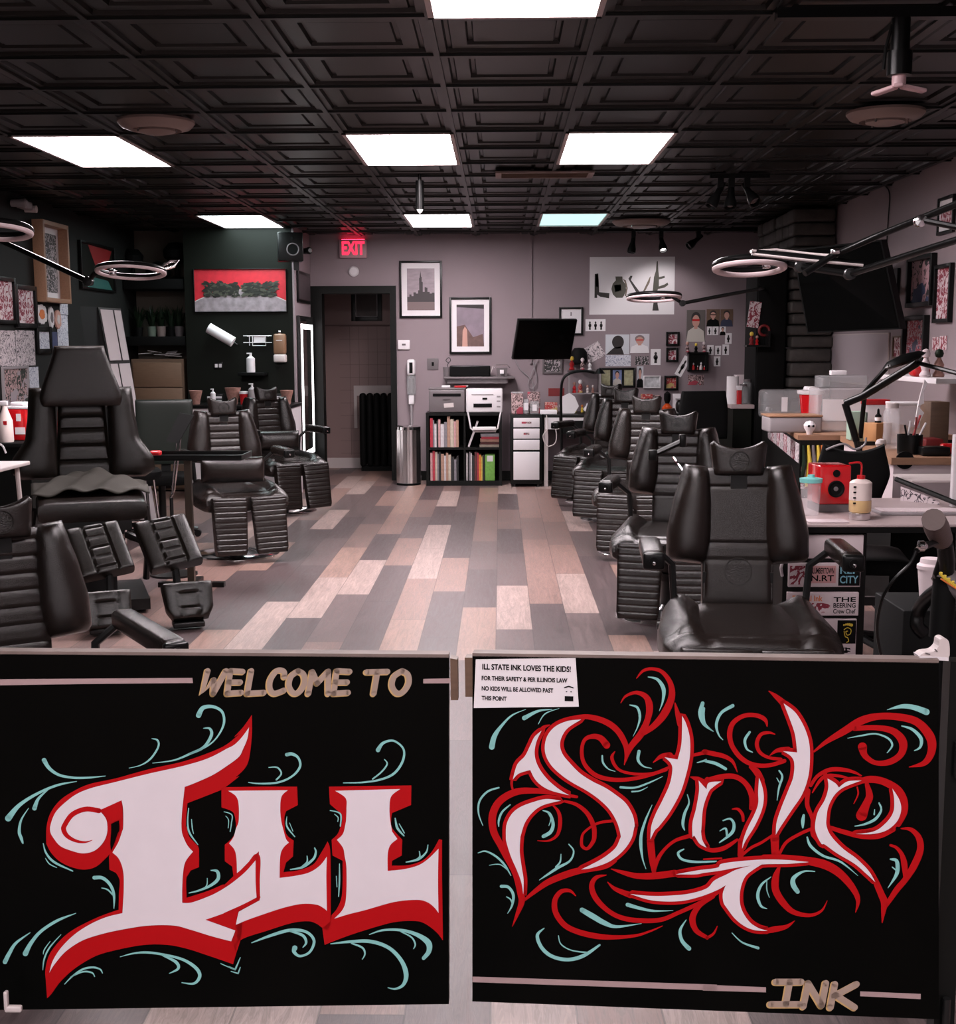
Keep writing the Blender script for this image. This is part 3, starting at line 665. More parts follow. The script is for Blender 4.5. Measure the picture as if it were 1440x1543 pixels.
TEAL2 = '''e350,335,2 270,370,8 210,430,14 170,490,24 155,550,28|e500,335,3 420,345,12 340,385,22|e540,330,2 460,360,6 420,420,3|e1045,150,4 1100,165,14 1135,220,20 1130,290,10 1110,345,2|e940,310,4 985,325,12 1000,380,12 985,440,6 960,490,2
e1358,300,18 1345,360,22 1365,420,14 1420,462,4|f165,315,18 100,355,14 72,420,14 85,480,8 110,510,4|f0,330,14 -4,370,16 8,420,12 55,462,3|e785,600,8 790,640,10 820,675,6 860,690,2|e995,575,16 990,625,14 1020,660,8 1068,672,3
e1325,640,4 1380,625,12 f10,630,13 70,645,16 125,675,14|e890,780,12 970,782,10 1050,755,8 1130,718,3|e955,805,8 1000,800,6 1045,778,2|e195,782,8 130,805,10 85,860,10 80,930,8 105,1000,3|e260,880,6 215,920,10 195,970,10 195,1005,4
e445,912,4 485,930,12 505,990,16 490,1035,18 450,1060,18|e475,925,4 492,960,6 480,1000,3|e1270,820,4 1280,870,8 1255,930,14 1245,990,14 1255,1025,5|e1070,880,3 1035,960,10 1010,1040,14 g1005,120,16 1015,200,8 1035,262,3|g75,170,4 120,160,8 180,190,10 230,240,10 265,300,4|g140,240,3 200,235,5 250,270,6
g210,360,16 250,365,14 278,410,14 270,470,10 245,515,3|g240,420,5 262,435,7 272,460,6|g595,120,6 622,160,8 600,215,10 530,255,14 470,295,10 425,325,3|g550,175,3 545,220,8 520,250,8|g1250,148,6 1218,170,12 1240,205,12 1310,220,12 1420,218,8 h75,215,3
g670,495,24 730,530,28 800,570,24 870,590,14 1010,572,2|g930,465,20 1000,485,16 1080,500,10 1190,498,2|g455,598,4 415,640,16 440,710,18 500,760,18 590,778,18 680,755,18 770,695,10|g535,640,4 550,690,6 610,725,6 700,738,8|g1265,550,4 1230,610,14 1240,670,18 1280,715,22
h635,275,4 570,275,10 515,310,20 510,350,26 535,390,22|h385,305,4 330,350,12 308,410,16 325,470,12 362,488,3|h360,330,4 360,380,6 375,425,3|h160,625,4 220,680,8 310,712,14|f1045,338,2 1130,318,20 1200,325,26 1270,350,32|f1130,430,6 1190,450,14 1238,500,18 1235,550,12 1200,572,4
f820,500,2 900,485,8 980,475,8 1050,500,10 1075,540,10 1045,585,4|f262,465,12 235,510,14 245,560,10 278,580,5|f430,685,8 448,720,10 430,780,10 418,855,3|f415,725,3 430,750,6|f1000,870,8 1012,910,10 980,960,14 920,990,10 860,1002,4|f975,905,3 972,935,8
f570,940,12 565,975,18 565,1010,8|f110,970,6 150,960,10 172,990,14 160,1040,16 90,1095,6|f90,1030,3 125,1015,10 132,1060,10|h590,80,8 610,130,14 680,185,12 780,220,10 880,300,2|h1065,205,8 1100,215,18 1105,270,20 1090,310,14 1050,370,3|h1075,250,5 1100,270,8'''
REDP1 = ['''a1335,870! 1335,985! 1405,1015 1422,1080! c1420,50 1395,95 1355,130! 1355,230! 1400,262! 1408,330! d0,400! 0,560! 60,740! 85,668 250,610 380,570 470,560 520,575 555,600 600,620! 600,520! 598,180 582,105! 545,170 500,235 420,268 330,280! 345,225! 385,190! 388,100! 345,60 b335,1000 345,955! 412,920! 408,815! 200,815! 0,818!''',
 '''b590,815! 1060,808! 1058,920! 950,965! 945,1000 950,1050 1005,1115 d1008,95! 1005,185! 950,215! 948,243! 1040,240 1120,215 1175,165 1218,92! 1235,95! 1235,300 1240,670! 1200,620 1130,570 1060,558 950,568 800,610 680,650 565,695! 552,600! 600,560! 605,525! 640,480 665,400 668,215! 610,185! 605,95! 640,60 662,0 b665,1005 660,970! 595,915!''',
 '''b150,405! 100,475 50,530 a1440,545 1360,610 1250,660 1100,710 900,755 700,810 540,845 440,890 360,945 305,1020 282,1100 280,1190 c283,130 310,180 360,230 430,265 510,280 580,262 640,210 662,185! 658,200! 660,280! 700,300! 722,345 718,420 716,522! 620,555 520,600 430,650 360,710 300,790 275,880 278,960 285,1055! 310,1030 370,950 460,870 580,800 700,765 860,735 1000,733 1120,755 1260,800 1405,850! d43,805! 60,745! 85,668! 110,480! 195,430! 192,300 188,160! 130,232 60,295 0,350 c1340,372 1250,410 1125,450! 1122,360 1125,325! 1150,285! 1200,265! 1200,160! 1190,135 1140,80 1125,20 a1120,1120 1122,1050 1130,960! 1340,878! 1440,800 b60,760 110,710 135,650 150,520''']
WHP1 = ['''b15,838! 355,835! 320,870 312,940 318,1010 330,1060 d345,90 362,110! 330,140 312,190 308,312! 400,300 480,280 540,240 578,190! 575,300 578,500! 560,485 520,465 440,460 340,480 230,515 130,550 58,580! 75,505! 195,440! 195,290! 190,160! 65,290! 62,200 50,150 20,115! 45,80 60,30 b75,1010 75,920 60,870''',
 '''b625,838! 997,828! 945,870 935,940 940,1010 950,1070 d945,40 980,90! 940,125 925,180 925,272! 1020,262 1100,240 1160,200 1215,145! 1212,330 1215,512! 1190,480 1150,450 1090,437 960,450 800,495 700,520 620,545! 670,490 688,420 690,260 680,190 670,140 635,95! 670,60 685,0 b688,1000 690,940 685,880''',
 '''b135,475! 95,530 50,575 0,600 a1360,635 1250,690 1100,735 900,780 700,830 560,865 470,900 400,950 340,1010 310,1080 c306,50 328,92 365,135 420,160 500,180 570,165 620,120 645,70 650,20 a640,1050 600,1000! 700,960 735,940! 745,1000 745,1100 c738,50 715,115 680,175! 720,215 745,290 748,400 740,540! 640,565 540,610 450,670 370,750 320,830 300,900! 330,850 400,770 500,705 620,665 760,635 900,615 1050,615 1150,640 1280,680 1395,710! 1420,645! 1240,580! 1340,545 d0,507 100,462 178,422! 172,330 172,210! 120,270 60,322 0,365 c1280,430 1160,475 1100,478! 1100,400 1105,300 1120,230 1165,170! 1130,130 1100,60 1095,0 a1095,1080 1100,1000 1115,860! 1180,835 1280,790 1360,740 1440,680 b100,600 125,540''']
WHP2 = ['e665,392! 590,400 520,430 475,480 458,540 465,600 500,660 560,715 620,755 700,800 770,850 830,910 870,980 890,1050 g885,90 860,140 800,190 730,230 665,262! 720,255 820,220 900,160 950,90 968,20 e970,1000 960,940 920,870 860,820 800,780 730,745 660,700 600,640 560,590 545,540 555,490 590,440',
 'e440,455! 400,490 375,540 345,600 300,650 275,735! 310,700 375,680! 400,730 440,770 500,800 600,825! 540,790 470,730 420,660 400,590 410,520',
 'e550,855! 470,845 400,860 320,890 270,930 240,990 236,1060 g240,110 265,190 300,270 325,340 335,405! 337,320 325,240 315,160 318,90 e322,1050 345,980 390,920 450,880',
 'e1240,370! 1240,450 1235,540 1215,620! 1140,607! 1175,640 1185,680 1170,760 1130,850 1090,930 1065,1000 g1060,90! 1085,40 e1110,1000 1170,920 1230,810 1265,700 1285,600 1285,500 1265,420',
 'e1335,740! 1337,800 1320,900 1300,980 1300,1060 g1310,70 1340,115 1380,138! 1355,90 1348,30 e1350,1020 1360,900 1390,810 f50,780 100,745! 30,752 e1380,790!',
 'f315,725! 310,800 310,870 290,930 250,1010 225,1080 218,1130! 240,1080 290,1000 330,910 342,840 335,780',
 'f455,300! 490,390 520,480 532,580! 450,572! 495,600 515,640 510,720 480,800 440,900 415,980 410,1050! 440,1000 500,910 560,820 595,720 605,620 600,520 570,430 520,350',
 'f705,728! 710,780 690,850 650,920 635,990 640,1040 670,1100 h690,120 760,170 860,230 930,290 978,335! 940,270 870,200 790,140 725,70 f700,1000 700,950 710,890 740,830 780,790 830,765 900,740! 820,745 770,780! 750,755',
 'f1075,785! 1085,850 1080,920 1040,980 970,1030 865,1045! 960,1045 1040,1025 1100,975 1125,910 1115,850',
 'g1205,290! 1320,268 1440,252 h100,230 200,215 350,205 480,208 600,220! 480,230 340,233 200,250 100,268 0,282 g1320,290',
 'h350,222! 200,258 130,290 60,325 g1380,370 1280,400 1150,412 1050,412 945,402! 1050,435 1150,445 1250,440 1350,415 1440,380 h125,352! 108,400 112,450 130,480 180,545 240,590 300,610 365,612! 310,595 260,560 220,500 205,440 210,370 235,305 280,265']
RED2 = '''e600,385,15 700,378,25 800,405,30 870,455,30 915,530,28 925,590,22 910,655,3|e890,300,4 920,260,12 980,240,18 1035,265,28 1055,320,35 1045,390,30 1010,470,35 945,555,28 915,640,5|e980,160,4 1020,115,14 1075,105,16 1130,125,20 1175,190,26 1180,270,34 1140,360,38 1080,430,30 1010,480,20
e810,540,36 775,500,30 730,490,24 685,510,18 668,570,18 680,640,20 730,700,22 800,730,22 900,738,20 1020,720,18 1150,680,16|e858,575,4 840,610,16 860,660,16 900,690,14 980,705,14 1080,700,14 1170,665,14|e1075,640,4 1120,605,22 1170,600,34|e1290,600,14 1380,580,20 f0,578,22 60,590,24 120,605,22 165,635,16 192,695,3
e1200,300,6 1215,360,24 1230,420,30|e1290,722,6 1330,735,26 1370,755,30 f20,735,24|e640,835,14 520,815,20 400,800,28 290,808,34 200,860,36 160,940,38 165,1030,36 205,1110,34 g240,190,34 290,290,30 320,400,34 325,450,30 300,520,18 272,590,3|e485,425,6 450,440,20 430,470,24|e275,700,14 268,760,12 275,795,10
e570,860,12 640,880,18 700,930,22 735,1000,24 740,1060,22 g730,110,20 700,145,16 670,130,16 668,90,14 e680,1040,12 730,1000,12 780,980,14 845,972,14|e500,880,6 535,920,16 545,980,20 530,1050,16 480,1085,10 415,1085,3|g860,215,16 800,250,20 660,270,32 560,300,34 470,340,30 400,390,22 340,440,12
g1060,100,36 1070,200,34 1080,275,22|e1275,1060,20 g1200,100,16 1140,150,16 1100,210,20 1082,275,14|h0,140,20 50,155,22 120,140,22 190,95,14|f20,740,22 100,720,26 180,720,26 240,760,26 275,830,30 270,900,20|f265,665,14 300,690,34 330,740,30|h215,100,34 210,185,30|h215,185,14 270,140,14 330,110,14 390,70,12
f160,905,4 195,905,14 220,935,16 225,970,14|h405,80,44 408,185,36|h430,180,14 470,110,16 550,60,16 620,30,16|f375,600,4 420,570,20 480,565,30|f370,230,4 410,260,22 455,300,34|f362,435,4 350,395,20 300,370,22 230,372,22 170,410,24 148,470,26 160,540,24 210,610,24 280,650,22 370,655,20 460,630,20
f408,478,4 370,468,14 325,480,18 303,530,20 320,580,18 370,610,16 440,620,16|f630,575,10 700,520,22 800,460,36 900,400,40 1000,375,34 1120,380,36 1220,410,40 1290,490,46 1300,570,40 1260,640,28 1170,665,3|f860,445,24 980,440,26 1080,460,34 1135,520,42 1125,590,34 1060,635,30 980,640,24 920,600,30 905,550,46
f610,770,16 650,715,18 720,680,22 800,680,20 860,695,14 900,715,6|f620,810,6 660,745,16 700,715,18 770,715,14 830,730,10|f690,700,20 720,760,20|f860,755,22 940,735,34 1020,745,36 1100,790,40 1140,850,36 1145,920,30 1110,990,28|f720,1010,20 800,1035,24 900,1060,24 1000,1060,22 1080,1020,26
f930,760,20 945,830,36 925,880,40 900,940,56|f875,780,8 880,820,8 855,875,4|f595,800,24 590,880,22 620,960,20 620,1040,20 h635,80,20 680,130,22|h980,330,30 1010,400,34 1030,450,36 1025,500,24 1017,570,3|h1040,470,20 1100,380,30 1150,320,30 1200,240,36 1235,150,34 1225,80,30 1180,35,20 1125,30,6|h1150,330,14 1145,240,30 1130,180,22 1100,140,16 1065,125,12
g835,260,4 900,280,20 980,300,28 1080,300,34 1200,285,34|h340,190,20 450,190,20 600,215,40 700,240,44 780,290,40 850,370,32 880,440,22 865,510,3|g815,335,4 860,375,20 945,410,30|g810,295,4 750,310,20 725,360,26 750,430,28 820,500,24 900,540,24 1000,555,24 1120,550,22 1220,510,20 1330,460,20 1440,400,14
g635,415,4 600,385,16 550,390,22 515,440,26 520,510,28 570,580,28 650,620,28 760,645,28 870,650,20 980,640,14 1060,615,10 1130,585,4|g1420,420,14 1340,470,24 1300,540,32 1320,610,26 1380,650,18 h20,652,14 55,630,12 78,585,4|h430,250,14 410,310,34 410,380,36 450,450,34 510,505,26 600,525,18 670,500,12 705,440,3|h340,618,20 400,605,30 470,590,20 520,555,3|h100,380,14 0,455,16|h0,205,8 100,200,10'''
def paint_group(pn, parent, name, teal, off):
    mb = B('pteal')
    for s in teal.replace('\n', '|').split('|'): pn.ribbon(mb, stroke(s), off)
    return mb.build(name, parent)
LET = {  # brush capitals on a 10 x 10 box
 'W': [((2, 0), (0, 10), (4.2, 4)), ((4.2, 4), (4, 10)), ((4, 10), (8.5, 0))], 'E': [((1.5, 0), (0, 10)), ((1.5, 0), (7.5, .3)), ((.8, 5), (6.3, 5)), ((0, 10), (6.8, 9.6))], 'L': [((1.6, 0), (0, 10)), ((0, 10), (6.6, 9.6))],
 'C': [((7, 2.6), (6.6, .2), (3.6, 0), (.8, 4), (.6, 8), (2.6, 10), (6.8, 8.6))], 'O': [((4.4, 0), (1.2, 2.4), (.2, 6.5), (2.2, 9.8), (5, 9.2), (7.2, 5.4), (6.8, 1.6), (4.4, 0))], 'M': [((1.6, .4), (0, 10)), ((1.6, .4), (3.6, 5.4)), ((3.6, 5.4), (8, .2)), ((8, .2), (8, 10))],
 'T': [((0, .5), (9, .3)), ((4.6, .5), (3, 10))], 'I': [((1.5, .5), (9, .5)), ((5.6, .5), (4.4, 9.6)), ((0, 9.6), (8.6, 9.6))], 'N': [((1.6, .6), (0, 10)), ((1.6, .6), (6, 9.6)), ((6, 9.6), (7.4, .6))], 'K': [((1.6, .6), (.2, 10)), ((8.6, .6), (1.4, 5.4)), ((1.8, 5), (8, 10))]}
def brush(pn, parent, word, x0s, yt, h, sy, wpx, name, ang=0, layers=(('pgold', -1.9, 1.3, 1.0), ('ptan', 0, 0, .92))):
    for li, (mt, ox, oy, sc_) in enumerate(layers):
        mb = B(mt)
        for ch_, (x0, x1) in zip(word, x0s):
            for st in LET[ch_]:
                w0 = max(q[0] for s_ in LET[ch_] for q in s_)
                P_ = [(x0 + q[0] / w0 * (x1 - x0) + ox, yt + (x0 - x0s[0][0]) * ang + q[1] / 10 * h + oy, wpx * sc_) for q in st]
                P_ = smooth(P_, 5) if len(P_) > 3 else P_
                pn.ribbon(mb, P_, .0012 + .0006 * li)
        mb.build(name, parent)
def gate(label, plane, x0, x1, yt0, yt1, yb0, yb1, board='board'):
    A_, B_ = hit(x0, yt0, *plane), hit(x1, yt1, *plane); D_ = hit(x0, yb0, *plane); E_ = hit(x1, yb1, *plane)
    ang = math.atan2(B_.y - A_.y, B_.x - A_.x); o = Vector((A_.x, A_.y, 0))
    t = thing('swing_gate', label, 'gate', o, ang, 'painted swing gates')
    pn = Paint(plane, o, ang); L_ = (B_ - A_).xy.length
    q = [pn.P(x0, yt0), pn.P(x1, yt1), pn.P(x1, yb1), pn.P(x0, yb0)]
    B('boardblack').prism(q, (0, .028, 0)).build('board', t)
    zt = q[0].z
    e = B(mat('worn edge wood', (.17, .125, .11), .6, vary=.4, scale=14)).prism([q[0] + Vector((0, .0, -.001)), q[1] + Vector((0, 0, -.001)), q[1] + Vector((0, 0, .006)), q[0] + Vector((0, 0, .006))], (0, .03, 0)); e.build('top_edge', t)
    return t, pn
g1, pn1 = gate('left black swing gate painted WELCOME TO ILL in white and red letters', G1, -12, 676, 985.5, 990.5, 1522, 1513)
mb = B('pred')
REDP1_off = .0008
for s in REDP1: pn1.poly(mb, outline(s), .0010)
mb.build('painted_letter_shadow', g1)
mb = B('pwhite')
for s in WHP1[:2]: pn1.poly(mb, outline(s), .0016)
mb.build('painted_letters', g1)
mb = B('pred')   # the foot of the big I crosses the first L in red
pn1.ribbon(mb, stroke('c1360,385,26 d60,310,28 130,250,28 182,190,26 183,330,22 185,420,22'), .0022)
pn1.ribbon(mb, stroke('d187,422,22 100,470,24 30,500,22'), .0023)
pn1.poly(mb, outline('c1240,580! 1440,505! d75,478! 58,590! 80,640! c1440,665! 1420,645!'), .0021); mb.build('painted_letter_shadow', g1)
mb = B('pwhite'); pn1.poly(mb, outline(WHP1[2]), .0028); mb.build('painted_letters', g1)
mb = B('pred'); pn1.ribbon(mb, stroke('a600,1003,26 520,993,26 440,1025,26 393,1090,26 c388,40,26 410,76,22 460,104,16 515,112,10 560,100,2'), .0034); pn1.poly(mb, outline('a598,1002! 735,940! 742,1048! 665,1082! 645,1040'), .0034); mb.build('painted_spiral', g1)
mb = B('boardblack'); pn1.poly(mb, outline('a672,1082! 720,1062! 722,1120 c712,60 690,125 672,165! 668,120 672,50'), .0034)
mb.build('painted_gap', g1)
paint_group(pn1, g1, 'painted_flourishes', TEAL1, .0018)
mb = B('ppink'); pn1.poly(mb, outline('a0,213! 1160,205! 1163,236! 500,242! 0,250!'), .001); pn1.poly(mb, outline('b1128,200! 1282,197! 1282,225! 1128,226!'), .001); mb.build('painted_line', g1)
brush(pn1, g1, 'WELCOME', [(305, 341), (343, 366), (373, 398), (405, 429), (435, 459), (465, 495), (503, 527)], 1010.5, 34, 0, 9, 'painted_word')
brush(pn1, g1, 'TO', [(553, 584), (590, 616)], 1010.5, 34, 0, 9, 'painted_word')
q = [hit(x, y, *G1) for x, y in ((678, 992), (689, 994), (690, 1055), (679, 1055))]
o = B('brownwood').prism([pn1.inv @ v for v in q], (0, .03, 0)).build('latch_block', g1)

g2, pn2 = gate('right black swing gate painted State in red and white script with INK below', G2, 711.5, 1414, 988.5, 998.5, 1509, 1536)
mb = B('pred')
k = 0
for s in WHP2:
    ol = outline(s); k += 1
    pn2.ribbon(mb, [(x, y, 10.8) for x, y in ol], .0009 + .00004 * k, True); pn2.poly(mb, ol, .0009 + .00004 * k)
for s in RED2.replace('\n', '|').split('|'): k += 1; pn2.ribbon(mb, stroke(s), .0009 + .00002 * k)
mb.build('painted_script', g2)
mb = B('pwhite')
for s in WHP2: pn2.poly(mb, outline(s), .0032)
mb.build('painted_script_fill', g2)
paint_group(pn2, g2, 'painted_flourishes', TEAL2, .0018)
mb = B('ppink'); pn2.poly(mb, outline('g45,876! 1440,922! 1440,956! 45,908!'), .001); pn2.poly(mb, outline('h-5,922! 355,937! 355,966! -5,956!'), .001); pn2.poly(mb, outline('h893,960! 1238,975! 1238,1005! 893,988!'), .001); mb.build('painted_line', g2)
brush(pn2, g2, 'INK', [(1161, 1207), (1210, 1244), (1250, 1290)], 1477, 37, .04, 10.5, 'painted_word', .035)
q = [hit(x, y, *G2) for x, y in ((700, 991), (712, 991), (712, 1050), (701, 1050))]
B('brownwood').prism([pn2.inv @ v for v in q], (0, .03, 0)).build('latch_block', g2)
# notice taped on the gate
mb = B('paper'); q = [pn2.P(*v) + Vector((0, -.004, 0)) for v in ((717, 993), (867, 991), (872, 1064), (714, 1066))]; mb.prism(q, (0, .002, 0))
nt_ = thing('notice', 'white laminated notice ILL STATE INK LOVES THE KIDS taped on the right gate', 'sign', g2.location, g2.rotation_euler.z)
mb.build('sheet', nt_)
mb = B('matte'); pxm = (pn2.P(860, 1000) - pn2.P(720, 1000)).length / 140
for tx, x0, y, wd, hh in (('ILL STATE INK LOVES THE KIDS!', 727, 1004, 133, 9), ('FOR THEIR SAFETY & PER ILLINOIS LAW', 726, 1021, 129, 7), ('NO KIDS WILL BE ALLOWED PAST', 726, 1036.5, 108, 7), ('THIS POINT', 726, 1051, 38, 7)):
    tm = MB(); text_mesh(tm, tx, 1, Matrix(), 'matte', .032, 1, 'LEFT'); xs_ = [v[0] for v in tm.v]; ys_ = [v[1] for v in tm.v]
    sx = wd * pxm / (max(xs_) - min(xs_)); sz = hh * pxm / (max(ys_) - min(ys_)); c0 = pn2.P(x0, y) + Vector((0, -.0055, 0)); c0.y = -.0052
    mb.add([(c0.x + (v[0] - min(xs_)) * sx, c0.y, c0.z + v[1] * sz) for v in tm.v], tm.f)
c0 = pn2.P(857, 1045); c0.y = -.0052
mb.bb(c0.x - .008, c0.x + .009, c0.y - .0003, c0.y, c0.z - .014, c0.z - .004); mb.tube([(c0.x - .009, c0.y, c0.z + .013), (c0.x, c0.y, c0.z + .016), (c0.x + .009, c0.y, c0.z + .013)], .0012, 6)
mb.bb(c0.x - .006, c0.x - .003, c0.y - .0003, c0.y, c0.z + .004, c0.z + .006).bb(c0.x + .003, c0.x + .006, c0.y - .0003, c0.y, c0.z + .004, c0.z + .006)
mb.build('printed_text', nt_)
# clear sleeve of the sheet is slightly larger
# gate posts and hinge hardware
e = onY(1428, 1000, 2.36)
t = thing('gate_post', 'dark wooden gate post at the right edge carrying the right gate', 'post', (e.x + .030, 2.395, 0))
B('blackpaint').bb(-.02, .02, -.02, .02, 0, .845).build('post_body', t)
B('darkmetal').cyl((-.0, -.029, .10), .008, .07, 10).build('hinge', t); B('darkmetal').cyl((0, -.029, .62), .008, .07, 10).build('hinge', t)
e = onY(-14, 1500, 2.44)
t = thing('gate_post', 'dark wooden gate post at the left edge with a pale hinge foot', 'post', (e.x - .05, 2.46, 0))
B('blackpaint').bb(-.03, .03, -.03, .03, 0, .85).build('post_body', t)
hb = onY(18, 1530, 2.42); B('offwhite').box((hb.x + .002 - (e.x - .05), -.035, hb.z + .012), (.035, .012, .014), b=.004).box((hb.x - .012 - (e.x - .05), -.035, hb.z + .03), (.008, .012, .04), b=.003).build('hinge', t)

# ------------------------------------------------------------------ pictures
def ell(mb, cx, cz, rx, rz_, y, n=18): mb.add([(cx + rx * math.cos(2 * PI * i / n), y, cz + rz_ * math.sin(2 * PI * i / n)) for i in range(n)], [list(range(n))])
def A_mat(mt): return lambda mb, w, h, y: mb.m(mt).quad((0, 0), w, h, y)
_pc = [0]
def flat(col, rough=.6):
    _pc[0] += 1; return mat('print colour %d' % _pc[0], col, rough)
def A_person(bg, shirt, hair='hair', glasses=None, facing=0):
    def f(mb, w, h, y):
        mb.m(bg).quad((0, 0), w, h, y)
        mb.m(shirt).add([(-w * .5, y - .0006, -h * .5), (w * .5, y - .0006, -h * .5), (w * .42, y - .0006, -h * .16), (w * .12, y - .0006, -h * .04), (-w * .12, y - .0006, -h * .04), (-w * .42, y - .0006, -h * .16)], [[0, 1, 2, 3, 4, 5]])
        ell(mb.m(hair), 0, h * .24, w * .25, h * .2, y - .0009); ell(mb.m('skin'), 0, h * .15, w * .2, h * .19, y - .0012)
        mb.m('skin').add([(-w * .09, y - .0011, -h * .1), (w * .09, y - .0011, -h * .1), (w * .09, y - .0011, h * .05), (-w * .09, y - .0011, h * .05)], [[0, 1, 2, 3]])
        if glasses: mb.m(glasses).add([(-w * .19, y - .0015, h * .15), (w * .19, y - .0015, h * .15), (w * .19, y - .0015, h * .21), (-w * .19, y - .0015, h * .21)], [[0, 1, 2, 3]])
    return f
def A_figure(n=1, paper='paper'):
    def f(mb, w, h, y):
        mb.m(paper).quad((0, 0), w, h, y)
        for i in range(n):
            c = (i - (n - 1) / 2) * w / n * .85; s = w / n
            ell(mb.m('hair'), c, h * .22, s * .13, h * .10, y - .0008); ell(mb, c, -.02 * h, s * .22, h * .17, y - .0008)
            mb.add([(c - s * .14, y - .0008, -h * .38), (c + s * .14, y - .0008, -h * .38), (c + s * .1, y - .0008, 0), (c - s * .1, y - .0008, 0)], [[0, 1, 2, 3]])
    return f
def A_text(lines, paper, ink, size):
    def f(mb, w, h, y):
        mb.m(paper).quad((0, 0), w, h, y)
        for i, s in enumerate(lines): text_mesh(mb, s, size, TR((0, y - .001, h * (.5 - (i + .7) / (len(lines) + .4)))) @ UPR, ink, .003)
    return f
def A_skyline(mb, w, h, y):
    sky = mat('dusk sky print', (.30, .24, .27), .5, vary=.45, scale=9, stretch=(1, 1, 3)); mb.m(sky).quad((0, 0), w, h, y)
    mb.m(flat((.045, .035, .038)))
    xs = [(-.5, -.18), (-.42, -.12), (-.34, -.16), (-.27, -.07), (-.18, -.1), (-.10, -.02), (-.06, .27), (.0, .30), (.035, .18), (.07, -.06), (.14, .05), (.2, .04), (.24, -.06), (.32, -.1), (.4, -.08), (.5, -.14)]
    for (a, t_), (b, _) in zip(xs, xs[1:]): mb.add([(a * w, y - .001, -.5 * h), (b * w, y - .001, -.5 * h), (b * w, y - .001, t_ * h), (a * w, y - .001, t_ * h)], [[0, 1, 2, 3]])
    mb.add([(-.045 * w, y - .0012, .27 * h), (.02 * w, y - .0012, .27 * h), (-.01 * w, y - .0012, .44 * h)], [[0, 1, 2]])
    mb.m(flat((.17, .12, .12))).add([(-.5 * w, y - .002, -.5 * h), (.5 * w, y - .002, -.5 * h), (.5 * w, y - .002, -.3 * h), (-.5 * w, y - .002, -.3 * h)], [[0, 1, 2, 3]])
def A_tower(mb, w, h, y):
    mb.m(mat('hazy sky print', (.22, .17, .21), .5, vary=.5, scale=7)).quad((0, 0), w, h, y)
    mb.m(mat('dark haze print', (.13, .07, .06), .5, vary=.5, scale=20)).add([(-.5 * w, y - .001, -.5 * h), (.5 * w, y - .001, -.5 * h), (.45 * w, y - .001, -.2 * h), (.1 * w, y - .001, -.28 * h), (-.2 * w, y - .001, .02 * h), (-.5 * w, y - .001, -.02 * h)], [[0, 1, 2, 3, 4, 5]])
    mb.m('skin').add([(-.3 * w, y - .0015, -.5 * h), (-.1 * w, y - .0015, -.5 * h), (-.12 * w, y - .0015, -.1 * h), (-.2 * w, y - .0015, -.02 * h), (-.28 * w, y - .0015, -.12 * h)], [[0, 1, 2, 3, 4]])
    mb.m('hair').add([(-.5 * w, y - .0015, .44 * h), (.5 * w, y - .0015, .40 * h), (.5 * w, y - .0015, .5 * h), (-.5 * w, y - .0015, .5 * h)], [[0, 1, 2, 3]])
def pic(name, label, cat, rect, art, pl=('Y', YB), frame='black', fw=.02, mt='paper', mw=.0, depth=.02, tilt=0, group=None, off=.002):
    x0, y0, x1, y1 = rect; xc, yc = (x0 + x1) / 2, (y0 + y1) / 2
    if pl[0] == 'Y': fn = lambda x, y: onY(x, y, pl[1]); rz = 0
    else: fn = lambda x, y: onX(x, y, pl[1]); rz = PI / 2 if pl[1] < 0 else -PI / 2
    a, b, c = fn(x0, yc), fn(x1, yc), fn(xc, yc); w = (a - b).length; h = abs(fn(xc, y0).z - fn(xc, y1).z)
    nrm = {'Y': Vector((0, -1, 0))}.get(pl[0]) or Vector((1 if pl[1] < 0 else -1, 0, 0))
    mid = (a + b) / 2; mid.z = (fn(xc, y0).z + fn(xc, y1).z) / 2
    if frame is None:
        mb = MB(); art(mb, w, h, -.0015); mb.m(mt).bb(-w / 2, w / 2, -.001, 0, -h / 2, h / 2)
        o = mb.build(name); o.location = mid + nrm * off; o.rotation_euler = (0, tilt, rz); return tag(o, label, cat, group)
    t = thing(name, label, cat, mid + nrm * off, rz, group); t.rotation_euler.y = tilt
    f = B(frame); f.bb(-w / 2, -w / 2 + fw, -depth, 0, -h / 2, h / 2, b=.002).bb(w / 2 - fw, w / 2, -depth, 0, -h / 2, h / 2, b=.002).bb(-w / 2 + fw, w / 2 - fw, -depth, 0, h / 2 - fw, h / 2, b=.002).bb(-w / 2 + fw, w / 2 - fw, -depth, 0, -h / 2, -h / 2 + fw, b=.002).build('frame', t)
    if mw: B(mt).bb(-w / 2 + fw, w / 2 - fw, -.008, -.004, -h / 2 + fw, h / 2 - fw).build('mat_board', t)
    mb = MB(); art(mb, w - 2 * fw - 2 * mw, h - 2 * fw - 2 * mw, -.009); mb.build('print', t)
    return t
pic('framed_picture', 'black framed city skyline photograph with white mat, left of the two big ones', 'picture', (602, 393, 666, 479), A_skyline, fw=.022, mw=.058, depth=.025)
pic('framed_picture', 'black framed hazy reddish photograph with white mat above the shelf', 'picture', (677, 448, 740, 533), A_tower, fw=.022, mw=.055, depth=.025)
pic('framed_picture', 'dark framed picture hanging in the hall seen through the doorway', 'picture', (529, 425, 575, 484), A_mat(mat('dark red picture', (.035, .02, .018), .5, vary=.6, scale=10)), ('Y', HALL - .002), 'black', .05, 'midgrey', .01)
pic('framed_certificate', 'black framed certificate half hidden by the wall television', 'certificate', (842, 463, 878, 505), A_text(['I', 'LAW', 'INK'], 'paper', 'grey', .05), fw=.02)
